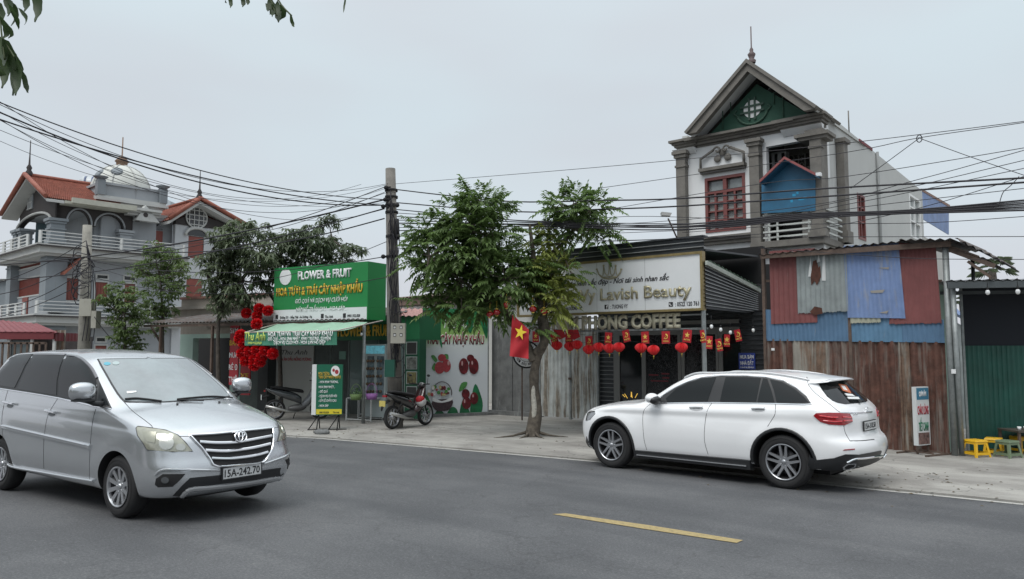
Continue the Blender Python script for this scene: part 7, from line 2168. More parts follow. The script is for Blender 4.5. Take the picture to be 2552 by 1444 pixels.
text_obj('lettering', 'Thu Anh', M_ink, pn, FP.P(fx(702, d5), fz(702, 884, d5), d5), FP.u, (0, 0, 1), .15, width=fx(766, d5) - fx(702, d5), bold=.0, shear=.3)
text_obj('lettering', 'TRẦN ÂN DẤU NỒNG VƯƠNG', mat('ink_red2', (.30, .02, .03), rough=.6), pn, FP.P(fx(690, d5), fz(690, 899, d5), d5), FP.u, (0, 0, 1), .09, width=fx(776, d5) - fx(690, d5), bold=.02)
mb = MB(); fbox(mb, 640, 668, 885, 1030, dB, dB + .4); mb.build('side_cabinet', mat('cab_dark', (.03, .035, .035), rough=.6), shop)
M_alum = mat('shop_alu', (.30, .34, .33), rough=.4, metal=.3)
for px in (822, 868, 905, 942, 1008):
 mb = MB(); fbox(mb, px - 2, px + 2, 846, 1046, dB + .8, dB + .86); mb.build('door_frame', M_alum, shop)
mb = MB(); fbox(mb, 870, 1006, 848, 1000, dB + .82, dB + .83); mb.build('glass_panel', mat('shop_glass', (.12, .16, .155), rough=.08, coat=.5), shop)
mb = MB(); fbox(mb, 845, 862, 876, 896, dB + .86, dB + .87); mb.build('menu_card', mat('card_green', (.1, .22, .17), rough=.5), shop)
fg = empty('display_fridge', q_(940, 1040, dB + 1.0), 'tall glass fronted drinks fridge with lit blue header behind the flower tables', 'fridge')
dG = dB + 1.3
mb = MB(); fbox(mb, 908, 962, 858, 1040, dG - .4, dG); mb.build('cabinet', mat('fridge_white', (.33, .38, .38), rough=.4), fg)
mb = MB(); fbox(mb, 912, 958, 862, 882, dG, dG + .01); mb.build('header', mat('fridge_header', (.12, .38, .46), rough=.3, var=.6, vscale=9, emit=(.15, .45, .55), es=.25), fg)
mb = MB(); fbox(mb, 914, 932, 888, 990, dG, dG + .008); fbox(mb, 938, 957, 888, 990, dG, dG + .008); mb.build('glass_door', mat('fridge_glass', (.13, .17, .19), rough=.06, var=.7, vscale=5), fg)
for k in range(5):
 for px in (915, 922, 929, 940, 948): mb = MB(); mb.ball(FP.P(fx(px, dG) + .04, fz(px, 900 + k * 19, dG), dG + .02), .045, 8); mb.build('drink', mat('goods_mix', (.12, .08, .05), rough=.6, var=.9, vscale=8), fg)
# right pier with framed pictures
mb = MB(); fbox(mb, 1008, 1046, 846, 1044, dB + .6, dB + .9); pr_ = mb.build('green_pier', mat('pier_green', (.008, .07, .035), rough=.5), shop)
for k, (y0, y1_) in enumerate(((852, 884), (889, 921), (926, 958), (963, 995))):
 mb = MB(); fbox(mb, 1012, 1039, y0, y1_, dF, dF + .02); o = mb.build('picture_frame', M_alum, pr_)
 mb = MB(); fbox(mb, 1014, 1037, y0 + 2, y1_ - 2, dF + .02, dF + .03); mb.build('picture', [mat('pic_dark', (.03, .03, .03), rough=.3), mat('pic_grey', (.10, .11, .10), rough=.3, var=.8, vscale=9), mat('pic_fruit', (.10, .09, .04), rough=.3, var=.9, vscale=8), mat('pic_dark', (.03, .03, .03))][k], o)
# roof over the shop (brown tiles right of the sign) and the low parapet
mb = MB(); a = q_(985, 772, -2.0); roofsheet(FP.P(fx(985, -1.2), fz(985, 788, -1.2), -1.2), FP.P(fx(1052, -1.2), fz(1052, 788, -1.2), -1.2), FP.P(fx(1052, -2.2), fz(1052, 770, -2.2), -2.2), FP.P(fx(985, -2.2), fz(985, 770, -2.2), -2.2), .2, .02, mb); mb.build('tin_eave', mat('pink_tin', (.34, .17, .15), rough=.6, var=.25), shop, normals=False)
# big green roof sign
gsn = empty('green_shop_sign', q_(800, 800, -.2), 'large green box sign for flowers and fruit with white round logo above the canopy', 'sign')
zb_, zt_ = fz(912, 797), fz(912, 652); x0_, x1_ = fx(679), fx(914)
mb = MB(); FP.box(mb, x0_, x1_, zb_ + .34, zt_, -.75, 0); mb.build('sign_box', M_sgreen, gsn)
mb = MB(); FP.box(mb, x0_, x1_ - .02, zb_, zb_ + .338, -.05, .002); mb.build('white_strip', M_sign_w, gsn)
mb = MB(); FP.box(mb, x1_ - .018, x1_, zb_, zb_ + .338, -.75, 0); mb.build('sign_side', M_sgreen, gsn)
_w = lambda p0, p1: fx(p1) - fx(p0)
def ftext(txt, p0, p1, pyb, cap, m, parent=gsn, d=.004, bold=.02, shear=0.0, depth=.02):
 return text_obj('lettering', txt, m, parent, FP.P(fx(p0, d), fz(p0, pyb, d), d), FP.u, (0, 0, 1), cap, width=_w(p0, p1), bold=bold, shear=shear, depth=depth)
ftext('FLOWER & FRUIT', 739, 873, 698, .22, M_sticker, bold=.035)
ftext('HOA TƯƠI & TRÁI CÂY NHẬP KHẨU', 686, 901, 739, .22, M_amber, bold=.03)
ftext('GIỎ QUẢ VÀ DỊCH VỤ CƯỚI HỎI', 733, 864, 757, .115, M_sticker, bold=.01, shear=.25, depth=.006)
ftext('MÂM LỄ TRẦU CAU - HOA SÁP...', 735, 862, 778, .115, M_sticker, bold=.01, shear=.25, depth=.006)
ftext('Đường 351 - Hồng Thái - An Dương - Hp', 696, 776, 795, .065, M_ink, bold=.02, depth=.004)
ftext('Thu Anh', 808, 828, 793, .07, M_ink, bold=.02, depth=.004)
ftext('0981.922.828', 864, 896, 791, .07, M_ink, bold=.02, depth=.004)
mb = MB()
for p in (687, 800, 855): a = FP.at(p, 795 - (p - 687) * .02); FP.box(mb, a[0], a[0] + .1, a[1] - .01, a[1] + .11, .004, .008)
mb.build('icon', M_ink, gsn)
mb = MB(); c_ = FP.at(711, 691, .02); FP.prism(mb, [(c_[0] + .225 * cos(2 * pi * k / 28), c_[1] + .225 * sin(2 * pi * k / 28)) for k in range(28)], .0, .02); mb.build('round_logo', M_sticker, gsn)
mb = MB()
for p in (771, 845): FP.box(mb, fx(p) - .004, fx(p) + .004, zb_ + .34, zt_, .0005, .0015)
mb.build('panel_joint', M_sgreen2, gsn)
# cloth awning with banner
aw = empty('cloth_awning', q_(720, 850, 1.0), 'pale green cloth awning with printed banner hanging from its front edge', 'awning')
M_cloth = mat('awning_cloth', (.27, .44, .33), rough=.7, var=.08, vscale=2)
M_banner = mat('banner_green', (.05, .21, .135), rough=.6, var=.22, vscale=1.4, grime=(.12, .34, .24), gamt=.1, gscale=1.2)
dA = 1.15
A0, A1 = FP.P(fx(609, dA), fz(609, 838, dA), dA), FP.P(fx(838, dA), fz(838, 815, dA) - .0, dA)
A1.z = A0.z = (A0.z + A1.z) / 2
B0, B1 = FP.P(fx(655, .1), fz(655, 811, .1), .1), FP.P(fx(905, .1), fz(905, 801, .1), .1)
B0 = FP.P(fx(609, dA) + .1, A0.z + .26, .1); B1 = FP.P(fx(838, dA) + .1, A0.z + .26, .1)
mb = MB(); n_ = 16; vs = []; fs = []
for i in range(n_ + 1):
 for j in range(7):
  u_ = j / 6; p = A0.lerp(A1, i / n_).lerp(B0.lerp(B1, i / n_), u_); p.z -= .05 * sin(pi * u_) + .012 * sin(i * 1.7); vs.append(p)
for i in range(n_):
 for j in range(6): fs.append((i * 7 + j, (i + 1) * 7 + j, (i + 1) * 7 + j + 1, i * 7 + j + 1))
m_ = len(vs); mb.add(vs + [v - Vector((0, 0, .006)) for v in vs], fs + [tuple(k + m_ for k in reversed(f)) for f in fs], True); mb.build('canvas', M_cloth, aw, normals=False)
mb = MB(); vs = []; fs = []; hB = A0.z - fz(720, 861, dA)
for i in range(41):
 p = A0.lerp(A1, i / 40)
 for j in range(4): q = p - Vector((0, 0, hB * j / 3)) + FP.n * (.02 * sin(i * .9) * j / 3); vs.append(q)
for i in range(40):
 for j in range(3): fs.append((i * 4 + j, i * 4 + j + 1, (i + 1) * 4 + j + 1, (i + 1) * 4 + j))
m_ = len(vs); mb.add(vs + [v - FP.n * .004 for v in vs], fs + [tuple(k + m_ for k in reversed(f)) for f in fs], True); bn_ = mb.build('banner', M_banner, aw, normals=False)
du = (A1 - A0).length; dT = dA + .035
b0 = fx(609, dA)
def btext(txt, s0, s1_, zt, cap, m, **k): text_obj('lettering', txt, m, bn_, FP.P(b0 + du * s0, A0.z - hB * zt, dT), FP.u, (0, 0, 1), cap, width=du * (s1_ - s0), depth=.003, **k)
M_lime = mat('letter_lime', (.50, .62, .12), rough=.6)
btext('Thu Anh', .01, .25, .62, .22, M_lime, bold=.02, shear=.1)
btext('0981922828', .05, .21, .90, .06, M_lime, bold=.02)
btext('HOA TƯƠI VÀ TRÁI CÂY NHẬP KHẨU', .28, .97, .36, .12, M_sticker, bold=.03)
btext('GIỎ QUẢ - HOA SINH NHẬT, KHAI TRƯƠNG, SỰ KIỆN', .28, .95, .66, .085, M_sticker, bold=.02)
btext('DỊCH VỤ CƯỚI HỎI - HOA LAN HỒ ĐIỆP', .35, .90, .93, .085, M_sticker, bold=.02)
mb = MB(); mb.tube([A0, A1], .018, n=6); mb.tube([A1, B1 + FP.u * .5 + Vector((0, 0, .02))], .018, n=6); mb.tube([A0, B0], .018, n=6); mb.build('awning_frame', mat('frame_pale', (.45, .40, .36), rough=.5), aw)
# poster wall with fruit pictures
_a = G(1045, 1043); _b3 = G(1215, 1036.5)
PW = Plane((_a.x, _a.y), (_b3.x, _b3.y))
pa_ = lambda px, py, d=.0: PW.at(px, py, d)
pw_ = empty('fruit_poster', PW.P(PW.L / 2, .1, 0), 'tall white and green poster wall with four fruit and flower pictures', 'poster')
Lw = PW.L; zt_ = pa_(1049, 768)[1]
def poster_mat():
 m, N, L, b = nodes_mat('poster_print')
 tc = N.new('ShaderNodeTexCoord'); sp = N.new('ShaderNodeSeparateXYZ'); L.new(tc.outputs['Object'], sp.inputs[0])
 nn = N.new('ShaderNodeMath'); nn.operation = 'ADD'
 n1 = nz(N, L, tc.outputs['Object'], .8, 2, .5); k = N.new('ShaderNodeMath'); k.operation = 'MULTIPLY'; k.inputs[1].default_value = .6; L.new(n1, k.inputs[0])
 L.new(sp.outputs['Z'], nn.inputs[0]); L.new(k.outputs[0], nn.inputs[1])
 mr = N.new('ShaderNodeMapRange'); mr.inputs[1].default_value = 1.9; mr.inputs[2].default_value = 3.3; L.new(nn.outputs[0], mr.inputs[0])
 c = rp(N, L, mr.outputs[0], [(0, (.62, .66, .69)), (.25, (.62, .67, .66)), (.5, (.30, .46, .14)), (.8, (.10, .32, .07)), (1, (.03, .20, .08))])
 L.new(c, b.inputs['Base Color']); b.inputs['Roughness'].default_value = .4
 return m
mb = MB(); PW.box(mb, 0, Lw, .12, zt_, -.06, 0); mb.build('panel', poster_mat(), pw_)
mb = MB(); PW.box(mb, -.03, 0, .1, zt_ + .03, -.08, .02); mb.build('panel_edge', M_steel, pw_); mb = MB(); PW.box(mb, Lw, Lw + .04, .1, zt_ + .03, -.5, .0); mb.build('panel_edge', M_steel, pw_)
mb = MB(); PW.box(mb, -.1, Lw + .3, 0, .11, -.4, .18); mb.build('footing', M_conc, pw_)
text_obj('lettering', 'TRÁI CÂY NHẬP KHẨU', mat('edge_white', (.6, .6, .6), rough=.5), pw_, PW.P(pa_(1062, 857)[0], pa_(1062, 857)[1], .001), PW.u, (0, 0, 1), .25, width=pa_(1207, 850)[0] - pa_(1062, 857)[0], bold=.055, depth=.003)
text_obj('lettering', 'TRÁI CÂY NHẬP KHẨU', mat('maroon', (.22, .015, .02), rough=.5), pw_, PW.P(pa_(1063, 857)[0], pa_(1063, 857)[1], .004), PW.u, (0, 0, 1), .25, width=pa_(1206, 850)[0] - pa_(1063, 857)[0], bold=.02, depth=.003)
text_obj('lettering', 'Thu Anh', M_sticker, pw_, PW.P(pa_(1105, 818)[0], pa_(1105, 818)[1], .001), PW.u, (0, 0, 1), .26, width=.95, bold=.0, shear=.3, depth=.004)
PD = [0.001]
def pp_(pix, m, name, par=pw_, t=.003, smooth=3):
 pts = smooth_poly([Vector(pa_(*p)) for p in pix], smooth) if smooth else [Vector(pa_(*p)) for p in pix]
 mb = MB(); PW.prism(mb, [tuple(p) for p in pts], PD[0], PD[0] + t); PD[0] += .0011; return mb.build(name, m, par)
def ell(cx, cy, rx, ry, n=12): return [(cx + rx * cos(2 * pi * k / n), cy + ry * sin(2 * pi * k / n)) for k in range(n)]
M_lf = mat('print_leaf', (.012, .15, .055), rough=.4, var=.5, vscale=3); M_lf2 = mat('print_leaf_light', (.07, .24, .06), rough=.4, var=.4, vscale=6)
M_fr = mat('print_red', (.12, .008, .012), rough=.3, var=.7, vscale=7); M_fr2 = mat('print_strawberry', (.36, .04, .05), rough=.4, var=.35, vscale=20)
M_bk = mat('print_basket', (.05, .028, .035), rough=.5, var=.5, vscale=14); M_hi = mat('print_highlight', (.50, .30, .30), rough=.4)
for pts in ([(1060, 1040), (1056, 1010), (1062, 983), (1075, 1010), (1080, 1040)], [(1080, 1040), (1095, 1020), (1110, 1040)], [(1112, 1039), (1125, 1015), (1138, 1020), (1140, 1039)], [(1146, 1038), (1152, 1000), (1165, 1015), (1172, 1038)], [(1172, 1038), (1176, 985), (1185, 957), (1198, 985), (1203, 1012), (1195, 1037)], [(1185, 778), (1200, 768), (1214, 780), (1214, 842), (1206, 830), (1196, 800)], [(1155, 775), (1172, 768), (1180, 800), (1172, 832), (1160, 805)], [(1094, 838), (1101, 852), (1101, 868), (1096, 855)]): pp_(pts, M_lf, 'leaf_print')
for pts in ([(1074, 888), (1082, 886), (1090, 898), (1084, 903)], [(1076, 918), (1082, 905), (1086, 910), (1083, 925)], [(1106, 884), (1116, 884), (1117, 895), (1108, 893)], [(1143, 974), (1150, 955), (1164, 953), (1160, 966), (1148, 975)]): pp_(pts, M_lf2, 'leaf_print')
for e, m_ in ((ell(1101, 892, 10, 9), M_fr2), (ell(1095, 917, 12, 15), M_fr2), (ell(1112, 912, 11, 16), M_fr2), (ell(1172, 893, 9, 9), M_fr), (ell(1155, 913, 12, 20), M_fr), (ell(1180, 913, 12, 20), M_fr), (ell(1160, 982, 10, 12), M_fr), (ell(1181, 993, 10, 15), M_fr), (ell(1162, 1005, 11, 15), M_fr)): pp_(e, m_, 'fruit_print')
for e in (ell(1151, 906, 2, 6), ell(1176, 905, 2, 5), ell(1157, 1000, 2, 5), ell(1178, 987, 2, 4), ell(1117, 905, 3, 6)): pp_(e, M_hi, 'highlight_print')
pp_([(1077, 1000), (1126, 996), (1120, 1020), (1100, 1025), (1083, 1021)], M_bk, 'basket_print')
pp_([(1080, 990), (1100, 1000), (1125, 990), (1124, 998), (1100, 1004), (1078, 1000)], M_sticker, 'cloth_print')
random.seed(5)
for k in range(20):
 px = 1068 + rnd(0, 52); py = 985 - rnd(0, 26) * (1 - abs(px - 1094) / 60)
 pp_(ell(px, py, rnd(3, 5.5), rnd(3, 5.5), 8), [M_fr, M_fr2, M_sticker, M_lf2, mat('print_cream', (.5, .42, .2), rough=.5)][k % 5], 'flower_print')
hd_ = [pa_(1101 + 24 * cos(a), 980 - 28 * sin(a)) for a in [pi * k / 14 - .2 for k in range(15)]]
mb = MB(); mb.tube([PW.P(a, b_, .03) for a, b_ in hd_], .012, n=5); mb.build('handle_print', M_bk, pw_)
# ------------------------------------------------------------------ things in front of the flower shop
af = empty('menu_board', (G(815, 1068, ZG).x, G(815, 1068, ZG).y, ZG), 'green and yellow freestanding price board with white edge in front of the flower shop', 'sign')
_g0 = G(783, 1072, ZG); BD = Plane((_g0.x, _g0.y), (_g0.x + cos(radians(6)), _g0.y - sin(radians(6)) * -1))
bz = lambda px, py: BD.at(px, py)
s0, s1_ = bz(788, 970)[0], bz(853, 970)[0]; z0_, z1_ = bz(788, 1035)[1], bz(788, 909)[1]
mb = MB(); BD.box(mb, s0, s1_, z0_, z1_, -.16, 0); mb.build('board_box', mat('board_green', (.008, .12, .065), rough=.45), af)
mb = MB(); mb.hexa([BD.P(s0 - .001, z0_, .001), BD.P(s0 - .12, z0_, -.1), BD.P(s0 - .12, z0_, -.2), BD.P(s0 - .001, z0_, -.16)], [BD.P(s0 - .001, z1_, .001), BD.P(s0 - .12, z1_, -.1), BD.P(s0 - .12, z1_, -.2), BD.P(s0 - .001, z1_, -.16)]); mb.build('white_side', mat('side_white', (.6, .62, .62), rough=.5), af)
mb = MB(); BD.box(mb, s0 + .01, s1_ - .005, z0_ + .02, z0_ + .14, 0, .004); mb.build('yellow_strip', mat('strip_yellow', (.62, .52, .03), rough=.5), af)
hB_ = z1_ - z0_; wB = s1_ - s0
for k, (t, y, w0, w1, c, m_) in enumerate((('HOA TƯƠI &', .79, .08, .5, .07, M_amber), ('TRÁI CÂY NHẬP KHẨU', .72, .08, .93, .07, M_amber), ('- HOA KHAI TRƯƠNG,', .63, .1, .85, .055, M_sticker), ('  HOA SINH NHẬT...', .53, .1, .72, .055, M_sticker), ('- GIỎ QUẢ', .44, .1, .45, .055, M_sticker), ('- DỊCH VỤ CƯỚI HỎI', .35, .1, .8, .055, M_sticker), ('- SẮP LỄ CHẦU CAU', .26, .1, .78, .055, M_sticker), ('- HOA SÁP', .16, .1, .48, .055, M_sticker), ('0981.922.828', .035, .14, .5, .04, M_ink), ('Thu Anh', .035, .66, .9, .04, M_ink))):
 text_obj('lettering', t, m_, af, BD.P(s0 + wB * w0, z0_ + hB_ * y, .004), BD.u, (0, 0, 1), c, width=wB * (w1 - w0), bold=.02, depth=.004)
mb = MB(); c_ = (s0 + wB * .72, z0_ + hB_ * .87); BD.prism(mb, [(c_[0] + .105 * cos(2 * pi * k / 20), c_[1] + .13 * sin(2 * pi * k / 20)) for k in range(20)], 0, .005); lg = mb.build('round_logo', M_sticker, af)
mb = MB(); BD.prism(mb, [(c_[0] + .035 + .045 * cos(2 * pi * k / 10), c_[1] - .02 + .055 * sin(2 * pi * k / 10)) for k in range(10)], .005, .008); BD.prism(mb, [(c_[0] - .04 + .03 * cos(2 * pi * k / 10), c_[1] + .02 + .04 * sin(2 * pi * k / 10)) for k in range(10)], .005, .0085); mb.build('logo_fruit', M_fr2, lg)
mb = MB()
for s_ in (s0 + .06, s1_ - .08):
 for a, b_ in (((0, -.08), (0, -.3)), ((0, -.08), (0, .25))): mb.tube([BD.P(s_ + a[0], z0_, a[1]), BD.P(s_, ZG + .01, b_[1])], .014, n=6)
 mb.tube([BD.P(s_, z0_, -.08), BD.P(s_ - .22, ZG + .01, .05)], .012, n=6); mb.tube([BD.P(s_ - .24, ZG + .012, .05), BD.P(s_ + .2, ZG + .012, .0)], .012, n=6)
mb.build('stand', M_mblack, af)
def rock(p, sx, sy, sz, label):
 mb = MB(); random.seed(int(sx * 999)); mb.ball(p, 1, 12, (sx, sy, sz))
 for v in mb.v: v += Vector((rnd(-.02, .02), rnd(-.02, .02), rnd(-.015, .015)))
 tag(mb.build('stone', M_conc), label, 'stone')
_g1 = G(802, 1082, ZG); rock(Vector((_g1.x, _g1.y, ZG + .04)), .19, .13, .07, 'rough grey stone lying at the foot of the green price board')
def table(pix, h, label, w, dp):
 g_ = G(*pix, ZG); t = empty('display_table', (g_.x, g_.y, ZG), label, 'table', 'white display tables outside the flower shop', rz=radians(-28)); C.view_layer.update(); M = wmat(t)
 wm = mat('table_white', (.55, .57, .56), rough=.5)
 mb = MB(M=M); mb.box(-w, w, -dp, dp, h - .02, h); mb.build('tabletop', wm, t)
 for sx in (-1, 1):
  for sy in (-1, 1): mb = MB(M=M); mb.box(sx * w - .015, sx * w + .015, sy * dp - .015, sy * dp + .015, 0, h - .021); mb.build('leg', wm, t)
 for sy in (-1, 1): mb = MB(M=M); mb.box(-w, w, sy * dp - .01, sy * dp + .01, .03, .055); mb.build('rail', wm, t)
 return t
table((908, 1048), .62, 'low white metal table with green and lilac baskets, in front of the fridge', .42, .25)
table((935, 1036), .88, 'taller white metal table carrying dark red baskets behind the low one', .40, .22)
def basket(p, m, label, r=.16, h=.15, flowers=None):
 b_ = empty('flower_basket', p, label, 'basket', 'flower baskets on the white tables'); C.view_layer.update(); M = wmat(b_)
 mb = MB(M=M); mb.lathe([(0, 0), (r * .8, 0), (r, h), (r * .93, h), (r * .72, .01)], n=18); mb.build('basket', m, b_)
 mb = MB(M=M); mb.tube([(r * .9 * cos(pi * k / 12), 0, h + .26 * sin(pi * k / 12)) for k in range(13)], .008, n=5); mb.build('handle', m, b_)
 if flowers:
  mb = MB(M=M)
  for k in range(50):
   a = rnd(0, 6.28); rr = rnd(0, r * .95); x, y, z_ = rr * cos(a), rr * sin(a), h + rnd(-.02, .14)
   d = Vector((rnd(-1, 1), rnd(-1, 1), rnd(.2, 1))).normalized() * .07; e = d.cross(Vector((0, 0, 1))).normalized() * .018
   c = Vector((x, y, z_)); mb.add([c, c + d * .5 + e, c + d, c + d * .5 - e], [(0, 1, 2, 3)])
  mb.build('flowers', flowers, b_, normals=False)
M_lil = mat('basket_lilac', (.30, .13, .36), rough=.7, var=.2, vscale=20); M_bgr = mat('basket_green', (.14, .22, .08), rough=.7, var=.2, vscale=20); M_bred = mat('basket_red', (.16, .012, .035), rough=.7, var=.3, vscale=20)
M_flg = mat('plant_green', (.10, .19, .07), rough=.7, var=.5, vscale=10)
def onp(px, py, z_): p = G(px, py, z_); return Vector((p.x, p.y, z_))
basket(onp(887, 997, ZG + .62), M_bgr, 'green basket of leafy plants at the left of the low white table', flowers=M_flg)
basket(onp(926, 996, ZG + .62), M_lil, 'lilac basket with tall handle at the right of the low white table')
basket(onp(921, 964, ZG + .88), M_bred, 'dark red basket, left one on the taller white table', flowers=mat('fl_pink', (.22, .04, .08), rough=.7))
basket(onp(945, 964, ZG + .88), M_bred, 'dark red basket, right one on the taller white table', flowers=mat('fl_red', (.30, .02, .03), rough=.7))
# red vertical boards left of the shop
for k, (p0, p1, y0, y1_, lab, wd) in enumerate(((570, 596, 808, 960, 'upright red board with white shop lettering, left one beside the flower shop', ('SIM', 'BÁN', 'MUA', 'RẺ Đ', 'THẺ')), (598, 624, 885, 985, 'upright red board with yellow lettering, lower right one beside the flower shop', ('SỬA', 'XE', 'MÁY')))):
 d_ = -.8 - k * .5; b_ = empty('red_board', FP.P(fx(p0, d_), fz(p0, y1_, d_), d_), lab, 'sign'); mb = MB(); fbox(mb, p0, p1, y0, y1_, d_ - .04, d_); mb.build('panel', mat('board_red', (.34, .02, .03), rough=.5, var=.15), b_)
 n_ = len(wd)
 for i, t in enumerate(wd): yb = y0 + (y1_ - y0) * (i + .75) / n_; text_obj('lettering', t, M_amber if (k or i == 1) else M_sticker, b_, FP.P(fx(p0 + 2, d_), fz(p0, yb, d_), d_ + .001), FP.u, (0, 0, 1), .16, width=(fx(p1, d_) - fx(p0, d_)) * .8, bold=.02, depth=.004)
# ================================================================== trees
M_bark = mat('bark', (.10, .085, .068), rough=.95, var=.5, vscale=9, grime=(.40, .38, .34), gamt=-.02, gscale=2.2, bump=.8, bscale=22)
M_bark2 = mat('bark_dark', (.07, .06, .05), rough=.95, var=.4, vscale=9, bump=.6, bscale=22)
def leaf_mat(name, col, col2):
 m, N, L, b = nodes_mat(name)
 tc = N.new('ShaderNodeTexCoord')
 c = rp(N, L, nz(N, L, tc.outputs['Object'], 2.4, 4, .7), [(.32, tuple(v * .62 for v in col)), (.55, col), (.72, col2)])
 L.new(c, b.inputs['Base Color']); b.inputs['Roughness'].default_value = .5
 b.inputs['Transmission Weight'].default_value = 0
 tr = N.new('ShaderNodeBsdfTranslucent'); L.new(c, tr.inputs[0]); mxs = N.new('ShaderNodeMixShader'); mxs.inputs[0].default_value = .45
 L.new(b.outputs[0], mxs.inputs[1]); L.new(tr.outputs[0], mxs.inputs[2]); L.new(mxs.outputs[0], N['Material Output'].inputs[0])
 return m
LA = leaf_mat('leaves_green', (.125, .20, .06), (.21, .31, .10)); LB = leaf_mat('leaves_yellow', (.30, .35, .09), (.46, .49, .16))
LC = leaf_mat('leaves_mango', (.15, .19, .11), (.26, .31, .20)); LD = leaf_mat('leaves_shrub', (.12, .18, .06), (.22, .28, .09))
def leaf(mb, p, d, ln, w, droop=.25):
 d = d.normalized(); s = d.cross(Vector((rnd(-.3, .3), rnd(-.3, .3), 1))).normalized(); n = s.cross(d)
 m_ = p + d * ln * .45 + n * ln * .06; t = p + d * ln - Vector((0, 0, ln * droop))
 mb.add([p, m_ + s * w, t, m_ - s * w, m_ - n * w * .5], [(0, 1, 4), (1, 2, 4), (2, 3, 4), (3, 0, 4)])
def spray(mb, p, d, ln, n, ll, lw, droop):
 """a drooping compound leaf"""
 d = d.normalized(); s = d.cross(Vector((0, 0, 1))).normalized()
 for i in range(n):
  t = (i + .6) / n
  q = p + d * ln * t - Vector((0, 0, droop * ln * t * t))
  for sg in (-1, 1): leaf(mb, q, d * .55 + s * sg * .9 - Vector((0, 0, .35)), ll * (1.1 - .3 * t), lw, .3)
 leaf(mb, p + d * ln - Vector((0, 0, droop * ln)), d - Vector((0, 0, .4)), ll, lw)
def whorl(mb, p, d, n, ll, lw):
 """a mango-like tuft of long hanging leaves"""
 for i in range(n):
  a = 2 * pi * i / n + rnd(0, .8)
  leaf(mb, p, Vector((cos(a), sin(a), rnd(-.55, .35))), ll * rnd(.7, 1.15), lw, rnd(.3, .6))
def tree(name, label, trunks, clusters, base, kind, bark, mats, seed, dens=1.0):
 random.seed(seed)
 t = empty(name, base, label, 'tree')
 mb = MB()
 for pts, rs in trunks: mb.tube(smooth_poly(pts, 3, False), [rs[0] + (rs[1] - rs[0]) * i / (3 * (len(pts) - 1)) for i in range(3 * (len(pts) - 1) + 1)], n=9)
 if bark is M_bark:
  for v in mb.v: v += Vector((rnd(-.012, .012), rnd(-.012, .012), 0))
 mb.build('trunk', bark, t)
 tips = MB(); cr = MB()
 mainp = [Vector(p) for pts, rs in trunks for p in pts[1:]]
 for (c, r, mi, k) in clusters:
  c = Vector(c); cr.cur = mi
  near = min(mainp, key=lambda q: (q - c).length)
  tips.tube([near, near.lerp(c, .55) + Vector((0, 0, -.08 * (near - c).length)), c], [.03, .02, .008], n=5)
  for i in range(int(k * dens)):
   v = Vector((rnd(-1, 1), rnd(-1, 1), rnd(-1, 1)))
   while v.length > 1: v = Vector((rnd(-1, 1), rnd(-1, 1), rnd(-1, 1)))
   p = c + Vector((v.x * r, v.y * r, v.z * r * .8)); out = (v + Vector((rnd(-.4, .4), rnd(-.4, .4), rnd(0, .5))))
   if kind == 'pinnate': spray(cr, p, out, rnd(.26, .42), 6, .165, .034, rnd(.2, .6))
   elif kind == 'mango': whorl(cr, p, out, 8, .25, .036)
   else: whorl(cr, p, out, 6, .16, .036)
   if i % 6 == 0: tips.tube([c, c.lerp(p, .6) + Vector((0, 0, -.03)), p], [.012, .008, .004], n=4)
 tips.build('branches', bark, t); cr.build('crown', mats, t, normals=False)
 return t
T0 = G(1326, 1088, ZG); TY = T0.y
def ta(px, py, dy=0.0): return AT(px, py, TY + dy)
tk = [((T0.x, T0.y, ZG - .05), (ta(1336, 1020)), ta(1331, 960), ta(1336, 900), ta(1356, 850), ta(1348, 790)), (.12, .095)]
tk0 = [(T0 + Vector((0, 0, -.03)), ta(1328, 1075), ta(1334, 1040), ta(1336, 1005)), (.19, .12)]
br = [tk, tk0,
      [(ta(1338, 880), ta(1362, 840, -.2), ta(1352, 780), ta(1335, 720, .1), ta(1330, 640), ta(1320, 560)), (.11, .035)],
      [(ta(1330, 900), ta(1300, 830, .1), ta(1262, 790, .2), ta(1225, 700), ta(1180, 600), ta(1190, 500)), (.10, .02)],
      [(ta(1345, 760), ta(1362, 650, .2), ta(1400, 610), ta(1430, 570), ta(1440, 510)), (.06, .02)],
      [(ta(1300, 830), ta(1240, 760), ta(1150, 700, -.3), ta(1070, 640, -.4)), (.06, .015)]]
cl = []
random.seed(3)
